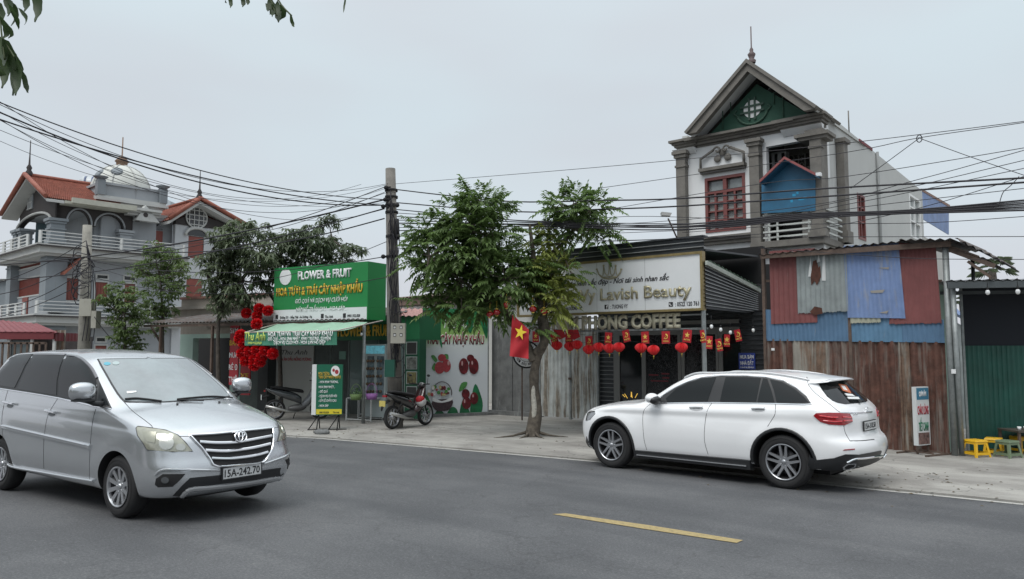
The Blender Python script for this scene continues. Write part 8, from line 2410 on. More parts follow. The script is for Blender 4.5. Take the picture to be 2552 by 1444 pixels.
for px, py, r, k, mi in ((1190, 498, .38, 34, 0), (1140, 520, .34, 24, 0), (1235, 515, .32, 24, 0), (1110, 560, .38, 28, 0), (1060, 570, .34, 22, 0), (1170, 560, .50, 44, 0), (1225, 580, .48, 44, 0), (1040, 610, .32, 20, 0), (1100, 620, .50, 40, 0), (1160, 630, .62, 66, 0), (1230, 640, .65, 74, 0), (1285, 640, .42, 34, 0), (1060, 660, .40, 26, 0), (1120, 690, .50, 38, 0), (1190, 690, .62, 64, 0), (1260, 695, .60, 60, 0), (1310, 680, .40, 30, 0), (1140, 735, .42, 32, 0), (1200, 745, .40, 32, 0), (1050, 745, .26, 10, 0), (1085, 762, .26, 10, 0), (1150, 765, .28, 14, 0), (1260, 740, .42, 30, 0),
                       (1430, 508, .45, 36, 0), (1395, 510, .34, 20, 0), (1470, 520, .40, 26, 0), (1380, 560, .32, 16, 0), (1440, 570, .40, 20, 0), (1500, 570, .30, 14, 0), (1490, 600, .26, 10, 0), (1345, 470, .0, 0, 0),
                       (1365, 600, .32, 24, 1), (1350, 650, .30, 22, 1), (1380, 680, .34, 28, 1), (1385, 720, .28, 20, 1), (1370, 740, .34, 26, 1), (1340, 700, .26, 14, 1), (1395, 755, .18, 8, 1), (1390, 770, .18, 8, 1), (1420, 675, .22, 8, 0), (1335, 815, .2, 9, 0), (1345, 740, .26, 9, 0)):
 if k: cl.append((ta(px, py, rnd(-.5, .5)), r, mi, k))
tree('street_tree', 'leafy street tree with pale scarred trunk on the pavement in front of the iron gate', [(list(map(Vector, p)), r) for p, r in br], cl, T0, 'pinnate', M_bark, [LA, LB], 11, 1.25)
mb = MB()
for a, l_ in ((200, .9), (235, .5), (350, .8), (20, .55), (300, .5)):
 d = Vector((cos(radians(a)), sin(radians(a)), 0)); mb.tube([T0 + Vector((0, 0, .10)) + d * .12, T0 + d * l_ * .5 + Vector((0, 0, .03)), T0 + d * l_ + Vector((0, 0, .0))], [.04, .022, .008], n=6)
mb.build('roots', M_bark, bpy.data.objects['street_tree'])
mb = MB(); mb.tube(smooth_poly([ta(1329, 1046, -.085), ta(1332, 1020, -.10), ta(1329, 985, -.10), ta(1331, 955, -.07)], 3, False), [.02, .05, .06, .06, .06, .055, .05, .05, .03, .01], n=8); mb.build('bare_patch', mat('bare_wood', (.42, .40, .35), rough=.9, var=.35, vscale=14, grime=(.10, .085, .07), gamt=.1, gscale=9), bpy.data.objects['street_tree'])
def dtree(name, label, Y, trunk, cl_, kind, mi, seed, dens, br_=(.085, .03)):
 a_ = lambda px, py, dy=0.0: AT(px, py, Y + dy)
 tr = []
 for pts in trunk: 
  P = [a_(*p) for p in pts]; 
  if pts is trunk[0]: P = [Vector((P[0].x, P[0].y, 0))] + P
  tr.append((P, br_))
 random.seed(seed)
 C_ = [(a_(px, py, rnd(-r, r)), r, 0, k) for px, py, r, k in cl_]
 return tree(name, label, tr, C_, Vector((tr[0][0][0].x, Y, 0)), kind, M_bark2, [mi], seed, dens)
dtree('mango_tree', 'grey green mango tree left of the green sign, its trunk rising through the tin canopy', 22.5, [[(545, 1000), (543, 860), (548, 760), (560, 700)], [(548, 780), (600, 700), (650, 640)], [(548, 760), (520, 690), (530, 620)]],
      [(600, 600, .6, 40), (640, 580, .5, 28), (575, 640, .6, 36), (530, 650, .5, 24), (540, 690, .5, 22), (600, 660, .7, 46), (560, 700, .5, 22), (620, 710, .6, 26), (590, 570, .4, 16), (555, 590, .4, 16), (580, 740, .45, 20), (555, 765, .4, 14), (530, 735, .4, 14), (650, 640, .6, 36), (665, 700, .5, 20), (625, 745, .35, 8)], 'mango', LC, 21, 1.3)
dtree('mango_tree', 'darker mango tree directly behind the green flower and fruit sign', 23.5, [[(700, 1000), (692, 780), (668, 720), (690, 650)], [(680, 700), (760, 640), (830, 600)], [(690, 650), (720, 600)]],
      [(820, 555, .35, 14), (740, 600, .6, 40), (790, 610, .6, 40), (840, 620, .5, 26), (880, 625, .35, 12), (700, 640, .6, 36), (760, 640, .7, 44), (820, 650, .6, 30), (700, 590, .4, 16), (680, 660, .5, 26), (870, 655, .3, 8), (770, 580, .35, 14), (720, 690, .5, 12)], 'mango', leaf_mat('leaves_mango_dark', (.115, .15, .085), (.20, .24, .15)), 22, 1.3)
dtree('shrub_tree', 'small bushy tree in front of the ornate house, tallest of the two beside its pole', 27, [[(405, 1000), (405, 800), (400, 700)]],
      [(400, 640, .6, 46), (370, 680, .6, 40), (430, 680, .6, 44), (400, 720, .7, 56), (380, 770, .5, 36), (410, 780, .5, 36), (440, 720, .5, 26), (455, 670, .4, 14), (385, 620, .4, 18), (395, 820, .35, 16), (345, 670, .4, 10), (430, 640, .4, 18)], 'small', LD, 23, 1.6)
dtree('shrub_tree', 'lower bushy tree left of the taller one, right behind the silver car roof', 24.5, [[(312, 1000), (312, 850), (310, 780)]],
      [(300, 730, .5, 34), (275, 755, .4, 22), (330, 750, .5, 32), (310, 780, .5, 38), (320, 820, .5, 34), (330, 860, .45, 26), (300, 850, .4, 18), (345, 790, .4, 16), (250, 745, .25, 6), (290, 800, .3, 12)], 'small', LD, 24, 1.6)
mt = bpy.data.objects['mango_tree']; mb = MB()
for px, py in ((577, 727), (592, 736), (602, 728), (625, 715), (603, 752)): mb.ball(AT(px, py, 21.8), .07, 8, (1, 1, 1.5))
mb.build('fruit', mat('mango_fruit', (.05, .08, .03), rough=.5), mt)
def palm(px, py, Y, hh, label, seed):
 random.seed(seed); c = AT(px, py, Y); t = empty('palm_tree', (c.x, Y, 0), label, 'palm', 'palms behind the stall')
 mb = MB(); mb.tube([(c.x, Y, 0), (c.x + .1, Y, c.z * .6), c], [.16, .13, .10], n=8); mb.build('trunk', M_bark2, t); mb = MB()
 for k in range(22):
  a = 2 * pi * k / 22 + rnd(-.1, .1); el = rnd(-.35, .7); d = Vector((cos(a) * cos(el), sin(a) * cos(el), sin(el))); s = d.cross(Vector((0, 0, 1))).normalized(); q = c + d * hh * .5
  for j in range(9):
   ang = (j - 4) / 4 * 1.1; e = (d * cos(ang) + s * sin(ang)).normalized(); mb.add([q, q + e * hh * .3 + Vector((0, 0, .02)), q + e * hh * .55 - Vector((0, 0, .10))  , q + e * hh * .3 - s.cross(d) * .0 + Vector((0, 0, -.03))], [(0, 1, 2), (0, 2, 3)])
 mb.build('crown', LC, t, normals=False)
palm(2472, 672, 22, .65, 'fan palm showing above the stall roof', 5); palm(2398, 752, 24, 1.1, 'fan palm seen through the gap left of the stall', 6)
# branches hanging into the picture from a tree above the viewer
def hang(name, label, Y, blades, stems, seed):
 random.seed(seed); t = empty(name, AT(*stems[0][0], Y), label, 'branch'); mb = MB(); ml = leaf_mat('near_leaf', (.045, .075, .028), (.075, .11, .04)) if 'near_leaf' not in bpy.data.materials else bpy.data.materials['near_leaf']
 for i, (bx, by, tx, ty, w, bend) in enumerate(blades):
  a = AT(bx, by, Y + (i % 3) * .06); b_ = AT(tx, ty, Y - .05 + (i % 4) * .05); d = b_ - a; s = d.cross(Vector((0, 1, .25))).normalized(); n = 8; vs = []; fs = []
  W_ = w / FOC * Y
  for k in range(n + 1):
   u_ = k / n; ww = W_ * sin(pi * u_ ** .8) ** .8 * (1 - .25 * u_) + .0004; c = a + d * u_ + s * (bend / FOC * Y * sin(pi * u_)) + Vector((0, .03 * sin(pi * u_), 0))
   wav = .12 * W_ * sin(k * 1.9 + i)
   vs += [c - s * (ww + wav), c + Vector((0, .25 * W_, 0)) , c + s * (ww - wav)]
  for k in range(n):
   for j in (0, 1): fs.append((k * 3 + j, k * 3 + j + 1, k * 3 + j + 4, k * 3 + j + 3))
  mb.add(vs, fs, True)
 mb.build('leaves', ml, t, normals=False)
 mb = MB()
 for st in stems: mb.tube(smooth_poly([AT(x, y, Y + .02) for x, y in st], 4, False), .0035 * Y / 3, n=5)
 mb.build('twig', mat('twig_green', (.07, .09, .035), rough=.6), t)
hang('overhanging_branch', 'dark green leafy branch hanging into the top left corner', 3.2,
     [(78, -30, 86, 55, 15, 3), (55, -20, 58, 30, 12, 0), (30, 5, 26, 65, 9, 2), (20, 8, 46, 74, 8, -3), (45, 20, 60, 62, 6, 4), (8, -10, 18, 40, 14, 2), (0, 40, 6, 98, 11, 3), (12, 55, 20, 96, 7, 2), (-10, 90, 10, 165, 20, 0), (5, 95, 38, 175, 18, -6), (10, 110, 30, 238, 22, 10), (0, 130, 4, 220, 16, 0), (35, 140, 38, 238, 14, -4), (52, 172, 70, 232, 9, -9), (-20, 0, 2, 60, 18, 0), (-15, 150, -2, 190, 14, 2)],
     [[(-40, -60), (-5, 20), (5, 95), (12, 150)], [(-20, -80), (40, -10), (60, 0)], [(10, 100), (40, 150), (55, 175)]], 1)
hang('overhanging_branch', 'short sprig of leaves hanging from the top edge left of the middle', 4.2,
     [(568, -14, 574, 20, 6, 0), (600, -10, 604, 18, 7, 1), (612, -12, 618, 12, 6, -1), (556, -10, 560, 6, 5, 0), (668, -5, 678, 42, 12, 3), (690, 2, 694, 56, 11, -3), (680, 10, 672, 36, 8, 2), (700, 8, 698, 50, 9, 4), (662, 8, 668, 28, 6, 0), (723, 36, 733, 68, 5, -3)],
     [[(560, -30), (600, -14), (680, -8), (705, 18), (727, 40)], [(668, -20), (682, 20), (690, 40)]], 2)
hang('hanging_leaf', 'single thin leaf tip hanging from the top edge right of the sprig', 4.2, [(862, -12, 856, 32, 2.6, -4)], [[(866, -40), (862, -10)]], 3)
# ================================================================== poles and overhead cables
M_pole = mat('concrete_pole', (.17, .16, .145), rough=.9, var=.3, vscale=4, grime=(.06, .06, .055), gamt=.12, gscale=2, streak=True, bump=.3)
M_cable = mat('cable_black', (.014, .013, .018), rough=.55)
P0_ = G(986, 1066, ZG); PY = P0_.y
pole = empty('utility_pole', (P0_.x, P0_.y, ZG), 'tall dark concrete utility pole beside the green flower sign, wrapped in cables', 'utility pole')
ptop = AT(973, 421, PY)
mb = MB(); mb.tube([(P0_.x, P0_.y, 0), ptop], [.19, .125], n=14); mb.build('shaft', M_pole, pole)
mb = MB(); random.seed(9)
for k in range(10):
 x_ = rnd(-.2, .22); pts = [AT(974 + rnd(-3, 3), 470 + k * 14, PY - .15)]
 for y in (600, 700, 800, 900): pts.append(AT(978 + (y - 470) * .02 + rnd(-14, 18), y + rnd(-20, 20), PY - .2))
 mb.tube(smooth_poly(pts, 4, False), .011, n=5)
for k in range(5): p = AT(990 + rnd(-4, 8), 760 + k * 40, PY - .2); mb.tube([p + Vector((.16 * cos(a) , -.05, .22 * sin(a))) for a in [2 * pi * i / 14 for i in range(15)]], .008, n=4)
mb.build('cable_tangle', M_cable, pole)
mb = MB()
for y in (475, 492, 512, 530, 590, 640): c = AT(974 + (y - 420) * .02, y, PY); mb.lathe([(.15, -.03), (.165, -.03), (.165, .03), (.15, .03)], o=c, n=12)
for x, y in ((962, 468), (960, 498), (955, 515), (990, 512), (992, 590), (955, 640)): mb.bar(AT(974, y, PY - .1), AT(x, y, PY - .15), .05); mb.ball(AT(x, y, PY - .15), .06, 8)
mb.build('clamp', M_mblack, pole)
mb = MB(); c = AT(988, 572, PY - .1); mb.lathe([(0, -.28), (.07, -.26), (.08, 0), (.06, .26), (0, .28)], o=c, n=10); mb.build('cable_splice', M_mblack, pole)
def px_box(mb, x0, x1, y0, y1_, Y, th): a, b_ = AT(x0, y1_, Y), AT(x1, y0, Y); mb.box(a.x, b_.x, Y, Y + th, a.z, b_.z)
mb = MB(); px_box(mb, 973, 1009, 806, 856, PY - .5, .22); mbx = mb.build('meter_box', mat('meter_pale', (.36, .35, .30), rough=.6, var=.08, grime=(.2, .19, .16), gamt=.1, streak=True), pole)
mb = MB()
for x in (981, 997):
 for y in (813, 832): px_box(mb, x - 1, x + 6, y - 1, y + 7, PY - .505, .01)
mb.build('meter_window', M_mblack, mbx)
mb = MB()
for x in (981, 997):
 for y in (813, 832): px_box(mb, x, x + 5, y + 1, y + 6, PY - .508, .004)
mb.build('dial', M_plate, mbx)
mb = MB(); px_box(mb, 958, 983, 897, 940, PY - .45, .2); mb.build('green_cabinet', mat('cabinet_green', (.008, .075, .05), rough=.5), pole)
mb = MB(); bpole = AT(218, 562, 25); mb.tube([(AT(210, 900, 25).x, 25, 0), bpole], [.21, .14], n=12)
pl2 = empty('utility_pole', (AT(210, 900, 25).x, 25, 0), 'shorter weathered grey utility pole with meter box in front of the ornate house', 'utility pole'); mb.build('shaft', mat('pole_old', (.26, .25, .22), rough=.9, var=.3, vscale=3, grime=(.12, .12, .09), gamt=.15), pl2)
mb = MB(); px_box(mb, 196, 228, 745, 788, 24.6, .3); px_box(mb, 226, 240, 775, 818, 24.5, .3); mb.build('meter_box', mat('meter_pale', ()), pl2)
mb = MB(); random.seed(4)
for k in range(8): p = AT(206 + rnd(-6, 12), 640 + k * 14, 24.7); mb.tube([p + Vector((.3 * cos(a), -.05, .35 * sin(a))) for a in [rnd(0, 1) + 2 * pi * i / 12 for i in range(11)]], .016, n=5)
for k in range(4): mb.tube(smooth_poly([AT(215, 600, 24.7), AT(222 + k * 5, 700, 24.7), AT(214 + k * 8, 790, 24.7), AT(205 + k * 9, 850, 24.7)], 4, False), .014, n=5)
mb.build('cable_tangle', M_cable, pl2)
WPn = 13.6
WP = Plane(*[V2(p) for p in nline(WPn, 980, 2700)])
def cable(pts, r, label, grp): mb = MB(); mb.tube(smooth_poly(pts, 5, False), r, n=6); tag(mb.build('overhead_cable', M_cable), label, 'cable', grp)
wr = lambda L_: [WP.P(*WP.at(x, y)) for x, y in L_]
LT, LK = 'thin black overhead cable running right from the tall pole', 'thick black overhead cable running right from the tall pole'
random.seed(12)
for L_ in ([(982, 459), (1400, 425), (1700, 398), (2110, 357), (2552, 303), (2750, 275)], [(1490, 470), (1700, 440), (2110, 380), (2290, 344), (2552, 306), (2750, 272)], [(1500, 525), (1900, 458), (2110, 440), (2552, 369), (2750, 330)], [(982, 555), (1500, 560), (2000, 515), (2280, 450), (2552, 375)], [(982, 575), (1700, 560), (2110, 500), (2552, 400)], [(982, 590), (1700, 575), (2110, 510), (2552, 420)],
           [(1890, 618), (2110, 634), (2300, 645), (2552, 647), (2700, 648)], [(982, 620), (1800, 590), (2200, 540), (2552, 440)], [(990, 600), (1500, 600), (1800, 592), (2552, 590), (2700, 588)], [(982, 545), (1280, 560), (1560, 540), (1900, 545), (2200, 510), (2552, 470)], [(1700, 580), (2000, 560), (2300, 556), (2552, 540)], [(2120, 470), (2200, 412), (2284, 350), (2291, 345), (2300, 348), (2420, 392), (2560, 440)]): cable(wr(L_), .006, LT, 'thin cables right of the tall pole')
for L_ in ([(982, 472), (1100, 486), (1280, 503), (1500, 500), (1700, 495), (2060, 470), (2552, 444), (2750, 430)], [(982, 505), (1280, 528), (1500, 522), (1700, 514), (2100, 487), (2552, 455), (2750, 440)]): cable(wr(L_), .016, LK, 'thick cables right of the tall pole')
for k in range(7):
 o = (k - 3) * 3; cable(wr([(982, 540 + o * 2 + k * 3), (1300, 560 + o + rnd(-6, 6)), (1600, 566 + o * .6 + rnd(-5, 5)), (1800, 560 + o * .8), (2000, 540 + o * .7), (2200, 531 + o * .5 + rnd(-3, 3)), (2350, 524 + o * .7), (2552, 512 + o * 1.4), (2750, 500 + o * 2)]), .009 if k % 2 else .014, 'black cable of the sagging bundle crossing the gabled house', 'bundled cables crossing the gabled house')
cable(wr([(2490, 510), (2500, 480), (2520, 462), (2540, 440)]), .006, 'short curly black cable end rising from the bundle at the right edge', 'cable ends')
mb = MB(); c = WP.P(*WP.at(2291, 346)); mb.tube([c + EV * .04 * cos(a) + Vector((0, 0, .06 * sin(a))) for a in [2 * pi * i / 12 for i in range(13)]], .008, n=5); tag(mb.build('cable_ring', M_cable), 'small black ring gripping two thin cables right of the house gable', 'cable ring')
def lcab(p0, p1, sag, r, grp, label, Y1=PY - .1):
 a = AT(*p0); b_ = AT(*p1, Y1); cable([a.lerp(b_, t) - Vector((0, 0, sag * 4 * t * (1 - t))) for t in [i / 8 for i in range(9)]], r, label, grp)
for (p0, p1, s_, r) in (((-60, 232, 12), (968, 458), .75, .006), ((-60, 268, 12), (962, 470), .95, .005), ((-60, 232, 12.5), (962, 498), .40, .011), ((-60, 255, 12.5), (960, 512), .50, .014), ((-60, 278, 12.5), (958, 512), .30, .013), ((-60, 262, 13), (965, 480), 1.1, .006), ((-60, 300, 13), (965, 505), .6, .005), ((-60, 245, 12), (900, 460), .9, .005), ((-60, 326, 15), (960, 462), .85, .005), ((-60, 215, 11.5), (965, 520), 1.0, .005)):
 lcab(p0, p1, s_, r, 'cables from the upper left to the tall pole', 'black overhead cable from the upper left sky down to the tall pole')
for (p0, p1, s_, r) in (((-60, 664, 24.8), (958, 498), .3, .02), ((-60, 640, 24.8), (960, 466), .8, .010), ((-60, 700, 24.8), (958, 520), .4, .016), ((215, 612, 24.8), (958, 545), .5, .016), ((-60, 720, 24.8), (215, 600), .2, .012), ((-60, 740, 24.8), (215, 640), .3, .012), ((-60, 800, 24.5), (218, 700), .2, .012), ((225, 650, 24.6), (960, 640), .4, .012), ((225, 690, 24.6), (970, 690), .5, .010), ((228, 600, 24.6), (958, 480), .6, .008), ((225, 660, 24.6), (970, 600), .9, .008), ((-60, 770, 24.8), (220, 665), .4, .012), ((235, 790, 24.4), (400, 880), .5, .012)):
 Y1 = 24.7 if p1[0] < 500 else PY - .1
 lcab(p0, p1, s_, r, 'cables between the shorter and the tall pole', 'black cable passing in front of the ornate house towards a pole', Y1)
# ================================================================== flags, lanterns, round sign
def cloth_flag(name, corners, m, fold, nu, nv, parent, thick=.003):
 a, b_, c, d = corners; mb = MB(); vs = []; fs = []
 for i in range(nu + 1):
  for j in range(nv + 1):
   p = a.lerp(b_, i / nu).lerp(d.lerp(c, i / nu), j / nv); vs.append(p + Vector((0, -1, 0)) * fold * sin(i * 6.5 / nu + j * .5) * (.3 + .7 * j / nv))
 for i in range(nu):
  for j in range(nv): k = i * (nv + 1) + j; fs.append((k, k + nv + 1, k + nv + 2, k + 1))
 m_ = len(vs); mb.add(vs + [v + Vector((0, thick, 0)) for v in vs], fs + [tuple(k + m_ for k in reversed(f)) for f in fs], True); return mb.build(name, m, parent, normals=False)
FY = TY - .9
nf = empty('national_flag', AT(1285, 782, FY), 'large red flag with yellow star hanging from the street tree', 'flag')
cloth_flag('cloth', (AT(1277, 784, FY), AT(1318, 822, FY), AT(1317, 895, FY), AT(1270, 888, FY)), M_redflag, .05, 14, 14, nf)
mb = MB(); c_ = AT(1297, 829, FY - .075)
pts = [(c_.x + (.17 if k % 2 == 0 else .065) * sin(pi * k / 5 + .25) * .8, c_.z + (.17 if k % 2 == 0 else .065) * cos(pi * k / 5 + .25)) for k in range(10)]
mb.prism(pts, lambda a, b_: Vector((a, c_.y + .03, b_)), lambda a, b_: Vector((a, c_.y, b_))); mb.build('star', M_yel, nf)
mb = MB(); mb.tube([AT(1277, 784, FY), AT(1262, 772, FY), AT(1285, 800, TY - .4), ta(1326, 868)], .012, n=6); mb.build('flag_pole', M_rusty, nf)
rs = empty('round_sign', AT(1313, 912, TY + .5), 'round white salon sign with black rim behind the red flag', 'sign'); RY = TY + .45; rc_ = AT(1312, 884, RY); RR = .30
mb = MB(); mb.lathe([(0, 0), (RR, 0), (RR + .02, .01), (RR + .02, .12), (0, .12)], o=rc_, ax=(0, 1, 0), n=36); mb.build('rim', M_mblack, rs)
mb = MB(); mb.lathe([(0, -.004), (RR - .02, -.004), (RR - .02, .0)], o=rc_, ax=(0, 1, 0), n=36); mb.build('face', M_sign_w, rs)
mb = MB(); mb.tube([rc_ + Vector((.165 * cos(a), -.006, .165 * sin(a))) for a in [2 * pi * k / 24 for k in range(25)]], .004, n=4); mb.tube([rc_ + Vector((x, -.006, z_)) for x, z_ in ((-.08, -.02), (-.04, .09), (.02, .05), (.07, .1), (.08, -.03), (.0, -.09), (-.05, -.05))], .008, n=4); mb.build('drawing', M_ink, rs)
for txt, a0, a1, fl in (('BEAUTY', 75, 5, 1), ('GỘI ĐẦU MASSAGE', 205, 345, -1)):
 for i, ch in enumerate(txt):
  if ch == ' ': continue
  a = radians(a0 + (a1 - a0) * i / (len(txt) - 1)); up = Vector((cos(a), 0, sin(a))) * fl; P_ = rc_ + Vector((cos(a), 0, sin(a))) * (.19 if fl > 0 else .25) + Vector((0, -.005, 0)); u_ = up.cross(Vector((0, 1, 0))) * -1
  text_obj('lettering', ch, M_ink, rs, P_, Vector((up.z, 0, -up.x)), up, .055, width=.034, bold=.02, depth=.002, align='C')
mb = MB(); mb.tube([rc_ + Vector((-.1, .1, -.3)), rc_ + Vector((-.1, .1, -1.5))], .02, n=6); mb.tube([rc_ + Vector((0, .1, 0)), ta(1335, 890)], .02, n=6); mb.build('bracket', M_rusty, rs)
# string of small flags and paper lanterns
LN = Plane(*[V2(p) for p in nline(14.75, 1340, 1760)])
lp = lambda px, py, d=0.0: LN.P(*LN.at(px, py, d), d)
sl = empty('bunting_string', lp(1560, 822), 'thin string carrying small flags and lanterns under the café letters', 'string')
mb = MB(); mb.tube(smooth_poly([lp(1345, 815), lp(1400, 824), lp(1467, 836), (lp(1517, 826)), lp(1607, 826), lp(1714, 821), lp(1752, 818)], 4, False), .004, n=4); mb.tube(smooth_poly([lp(1345, 850), lp(1400, 850), lp(1490, 856), lp(1560, 850), lp(1630, 858), lp(1700, 854)], 4, False), .003, n=4); mb.build('cord', M_mblack, sl)
M_goldp = mat('flag_gold', (.70, .50, .10), rough=.6)
def bunting(c, u_, w, h, sym, word, tilt, label):
 e = empty('bunting_flag', c, label, 'flag', 'small red and gold flags on the string'); nrm = u_.cross(Vector((0, 0, 1))).normalized()
 if nrm.y > 0: nrm = -nrm
 dn = (Vector((0, 0, -1)) + u_ * tilt).normalized(); r_ = (u_ + Vector((0, 0, tilt))).normalized()
 a, b_ = c - r_ * w / 2, c + r_ * w / 2
 mb = MB(); q = [a, b_, b_ + dn * h, a + dn * h]; mb.hexa(q, [v - nrm * .003 for v in q]); mb.build('cloth', M_redflag, e)
 f = lambda x, y, d=.004: c + r_ * x + dn * y + nrm * d
 mb = MB()
 if sym == 's': mb.prism([((.065 if k % 2 == 0 else .026) * sin(pi * k / 5), h * .42 - (.065 if k % 2 == 0 else .026) * cos(pi * k / 5)) for k in range(10)], lambda x, y: f(x, y, .0005), lambda x, y: f(x, y, .004))
 elif sym == 'h':
  mb.tube([f(.045 * cos(t), h * .42 - .045 * sin(t) * 1.1) for t in [radians(-140 + 235 * k / 9) for k in range(10)]], .010, n=4); mb.bar(f(-.045, h * .42 + .05), f(.02, h * .42 - .02), .014, .005); mb.bar(f(-.005, h * .42 - .045), f(.035, h * .42 - .005), .022, .005)
 mb.build('emblem', M_goldp, e)
 if word: text_obj('lettering', word, M_goldp, e, f(0, h * .86, .001), r_, -dn, .034, width=.13, bold=.02, depth=.003, align='C')
B0 = [(1335, 826, .20, 's', 'NĂM', 0, 'half hidden behind the tree trunk'), (1378, 828, .22, 'h', 'MỚI', .25, 'tilted, just right of the tree trunk'), (1418, 826, .22, 's', 'CHÚC', .0, 'above two lanterns on the pale gate'), (1467, 838, .20, 'h', 'MỪNG', .05, 'hanging over the right edge of the gate'), (1517, 829, .19, 's', 'NĂM', -.1, 'on the ribbed strip between gate and glass'), (1558, 823, .18, 'h', 'MỚI', .2, 'below the letter P of COFFEE row, over the dark glass'), (1607, 827, .19, 's', 'CHÚC', .05, 'over the first post of the glass front'), (1659, 826, .20, 'h', 'MỪNG', .0, 'over the first scroll patterned glass'), (1714, 822, .20, 's', 'NĂM', -.12, 'over the middle glass post'), (1749, 823, .10, 'h', 'MỚI', .15, 'narrow, beside the sign post')]
for px, py, w, sy, wd, ti, lab in B0: bunting(lp(px, py), LN.u, w, .27, sy, wd, ti, ('small red flag with gold ' + ('star' if sy == 's' else 'hammer and sickle') + ', ' + lab).replace('below the letter P of COFFEE row, ', ''))
for k, (px, lab) in enumerate(((1392, 'left'), (1428, 'right'))):
 e = empty('folded_flag', lp(px, 822), 'folded red flag caught on the string, ' + lab + ' one of two above the gate', 'flag', 'folded flags'); mb = MB(); q = [lp(px - 14, 822), lp(px + 12, 822), lp(px + 18, 840), lp(px + 2, 848)]; mb.hexa(q, [v - LN.n * .004 for v in q]); mb.build('cloth', M_redflag, e)
u2 = (NV * -.8 + EV * -.6).normalized()
for px, py, w, sy, wd, Y_, lab in ((1768, 838, .14, 's', 'CHÚC', 15.6, 'first right of the sign post'), (1789, 845, .13, 'h', 'MỪNG', 15.9, 'second right of the sign post'), (1812, 834, .13, 's', 'NĂM', 16.3, 'third right of the sign post'), (1836, 822, .14, 'h', 'MỚI', 16.7, 'farthest right, highest, above the blue notice')): bunting(AT(px, py, Y_), (EV * .6 + NV * .8).normalized() if False else EV * 1.0, w, .26, sy, wd, .2 if sy == 'h' else -.05, 'narrow red flag with gold emblem, ' + lab)
M_lant = mat('lantern_red', (.55, .012, .016), rough=.6); M_gloss = mat('lantern_gloss', (.38, .008, .012), rough=.15, coat=1)
def lantern():
 e = empty('paper_lantern', (0, 0, 0), 'x', 'lantern', 'fluted red paper lanterns'); mb = MB(); vs = []; fs = []; n, m_ = 28, 8
 for i in range(m_ + 1):
  t = pi * i / m_
  for k in range(n): a = 2 * pi * k / n; r_ = .105 * sin(t) * (1.12 if k % 2 else .86) * (1 + .05 * sin(5 * a)); vs.append((r_ * cos(a), r_ * sin(a), .085 * cos(t) + (.012 if k % 2 else -.01)))
 for i in range(m_):
  for k in range(n): fs.append((i * n + k, i * n + (k + 1) % n, (i + 1) * n + (k + 1) % n, (i + 1) * n + k))
 mb.add(vs, fs); mb.build('shade', M_lant, e)
 mb = MB(); mb.ball((0, 0, -.115), .016, 8); mb.tube([(0, 0, -.08), (0, 0, -.17)], .004, n=4); mb.build('tassel', M_goldp, e); return e
L0 = lantern()
def put(o0, first, p, label, sc=1.0):
 o = o0 if first else copy_tree(o0); o.location = p; o.scale = (sc, sc, sc); o['label'] = label; return o
for i, (px, py, lab) in enumerate(((1388, 862, 'lowest left one on the gate, under the tilted flag'), (1420, 864, 'behind the star flag on the gate'), (1438, 860, 'right of the star flag on the gate'), (1467, 872, 'below the flag at the right edge of the gate'), (1492, 866, 'over the seam between gate and ribbed strip'), (1519, 869, 'under the star flag on the ribbed strip'), (1543, 866, 'alone over the first dark glass edge'), (1598, 868, 'under the flag at the first glass post'), (1629, 873, 'lowest one, over the first patterned glass'), (1699, 867, 'rightmost, over the middle glass post'))): put(L0, i == 0, lp(px, py, .03), 'red fluted lantern, ' + lab, 1.15)
def tinsel():
 e = empty('tinsel_ball', (0, 0, 0), 'x', 'decoration', 'shiny red tinsel balls beside the flower shop'); mb = MB(); random.seed(8)
 for k in range(330):
  v = Vector((rnd(-1, 1), rnd(-1, 1), rnd(-1, 1))).normalized(); s = v.cross(Vector((rnd(-1, 1), rnd(-1, 1), 1))).normalized(); mb.add([v * .06 + s * .02, v * .06 - s * .02, v * .155 - s * .012, v * .165 + s * .014], [(0, 1, 2, 3)])
 mb.ball((0, 0, 0), .085, 10); mb.build('tinsel', mat('tinsel_red', (.62, .014, .02), rough=.3), e, normals=False); return e
TB = tinsel(); d0 = 1.05
for i, (px, py, lab) in enumerate(((614, 781, 'topmost of the column, above the canopy'), (641, 788, 'above the canopy right of the topmost'), (646, 769, 'small, tucked behind the topmost pair'), (668, 775, 'touching the lower left corner of the green sign'), (640, 808, 'right at the canopy edge'), (600, 835, 'left of the banner, upper'), (597, 845, 'left of the banner, leftmost'), (608, 856, 'at the lower left corner of the banner'), (603, 881, 'left end of the row below the banner'), (622, 876, 'second in the row below the banner'), (640, 872, 'third in the row below the banner'), (660, 874, 'fourth in the row below the banner'), (680, 882, 'right end of the row below the banner'), (612, 900, 'lower left of the hanging bunch'), (634, 896, 'middle of the hanging bunch'), (652, 890, 'right middle of the hanging bunch'), (634, 911, 'lowest of the hanging bunch'), (648, 902, 'second lowest of the hanging bunch'))):
 put(TB, i == 0, q_(px, py, d0 if py > 800 else .2), 'red tinsel ball, ' + lab, 1.0)
cs_ = empty('lantern_cord', q_(640, 780, .2), 'dark cords holding the red tinsel balls beside the awning', 'cord'); mb = MB(); mb.tube(smooth_poly([q_(614, 775, .2), q_(640, 800, .3), q_(604, 840, d0), q_(608, 880, d0), q_(634, 905, d0)], 4, False), .006, n=4); mb.tube([q_(660, 866, d0), q_(655, 890, d0)], .006, n=4); mb.build('cord', M_mblack, cs_)
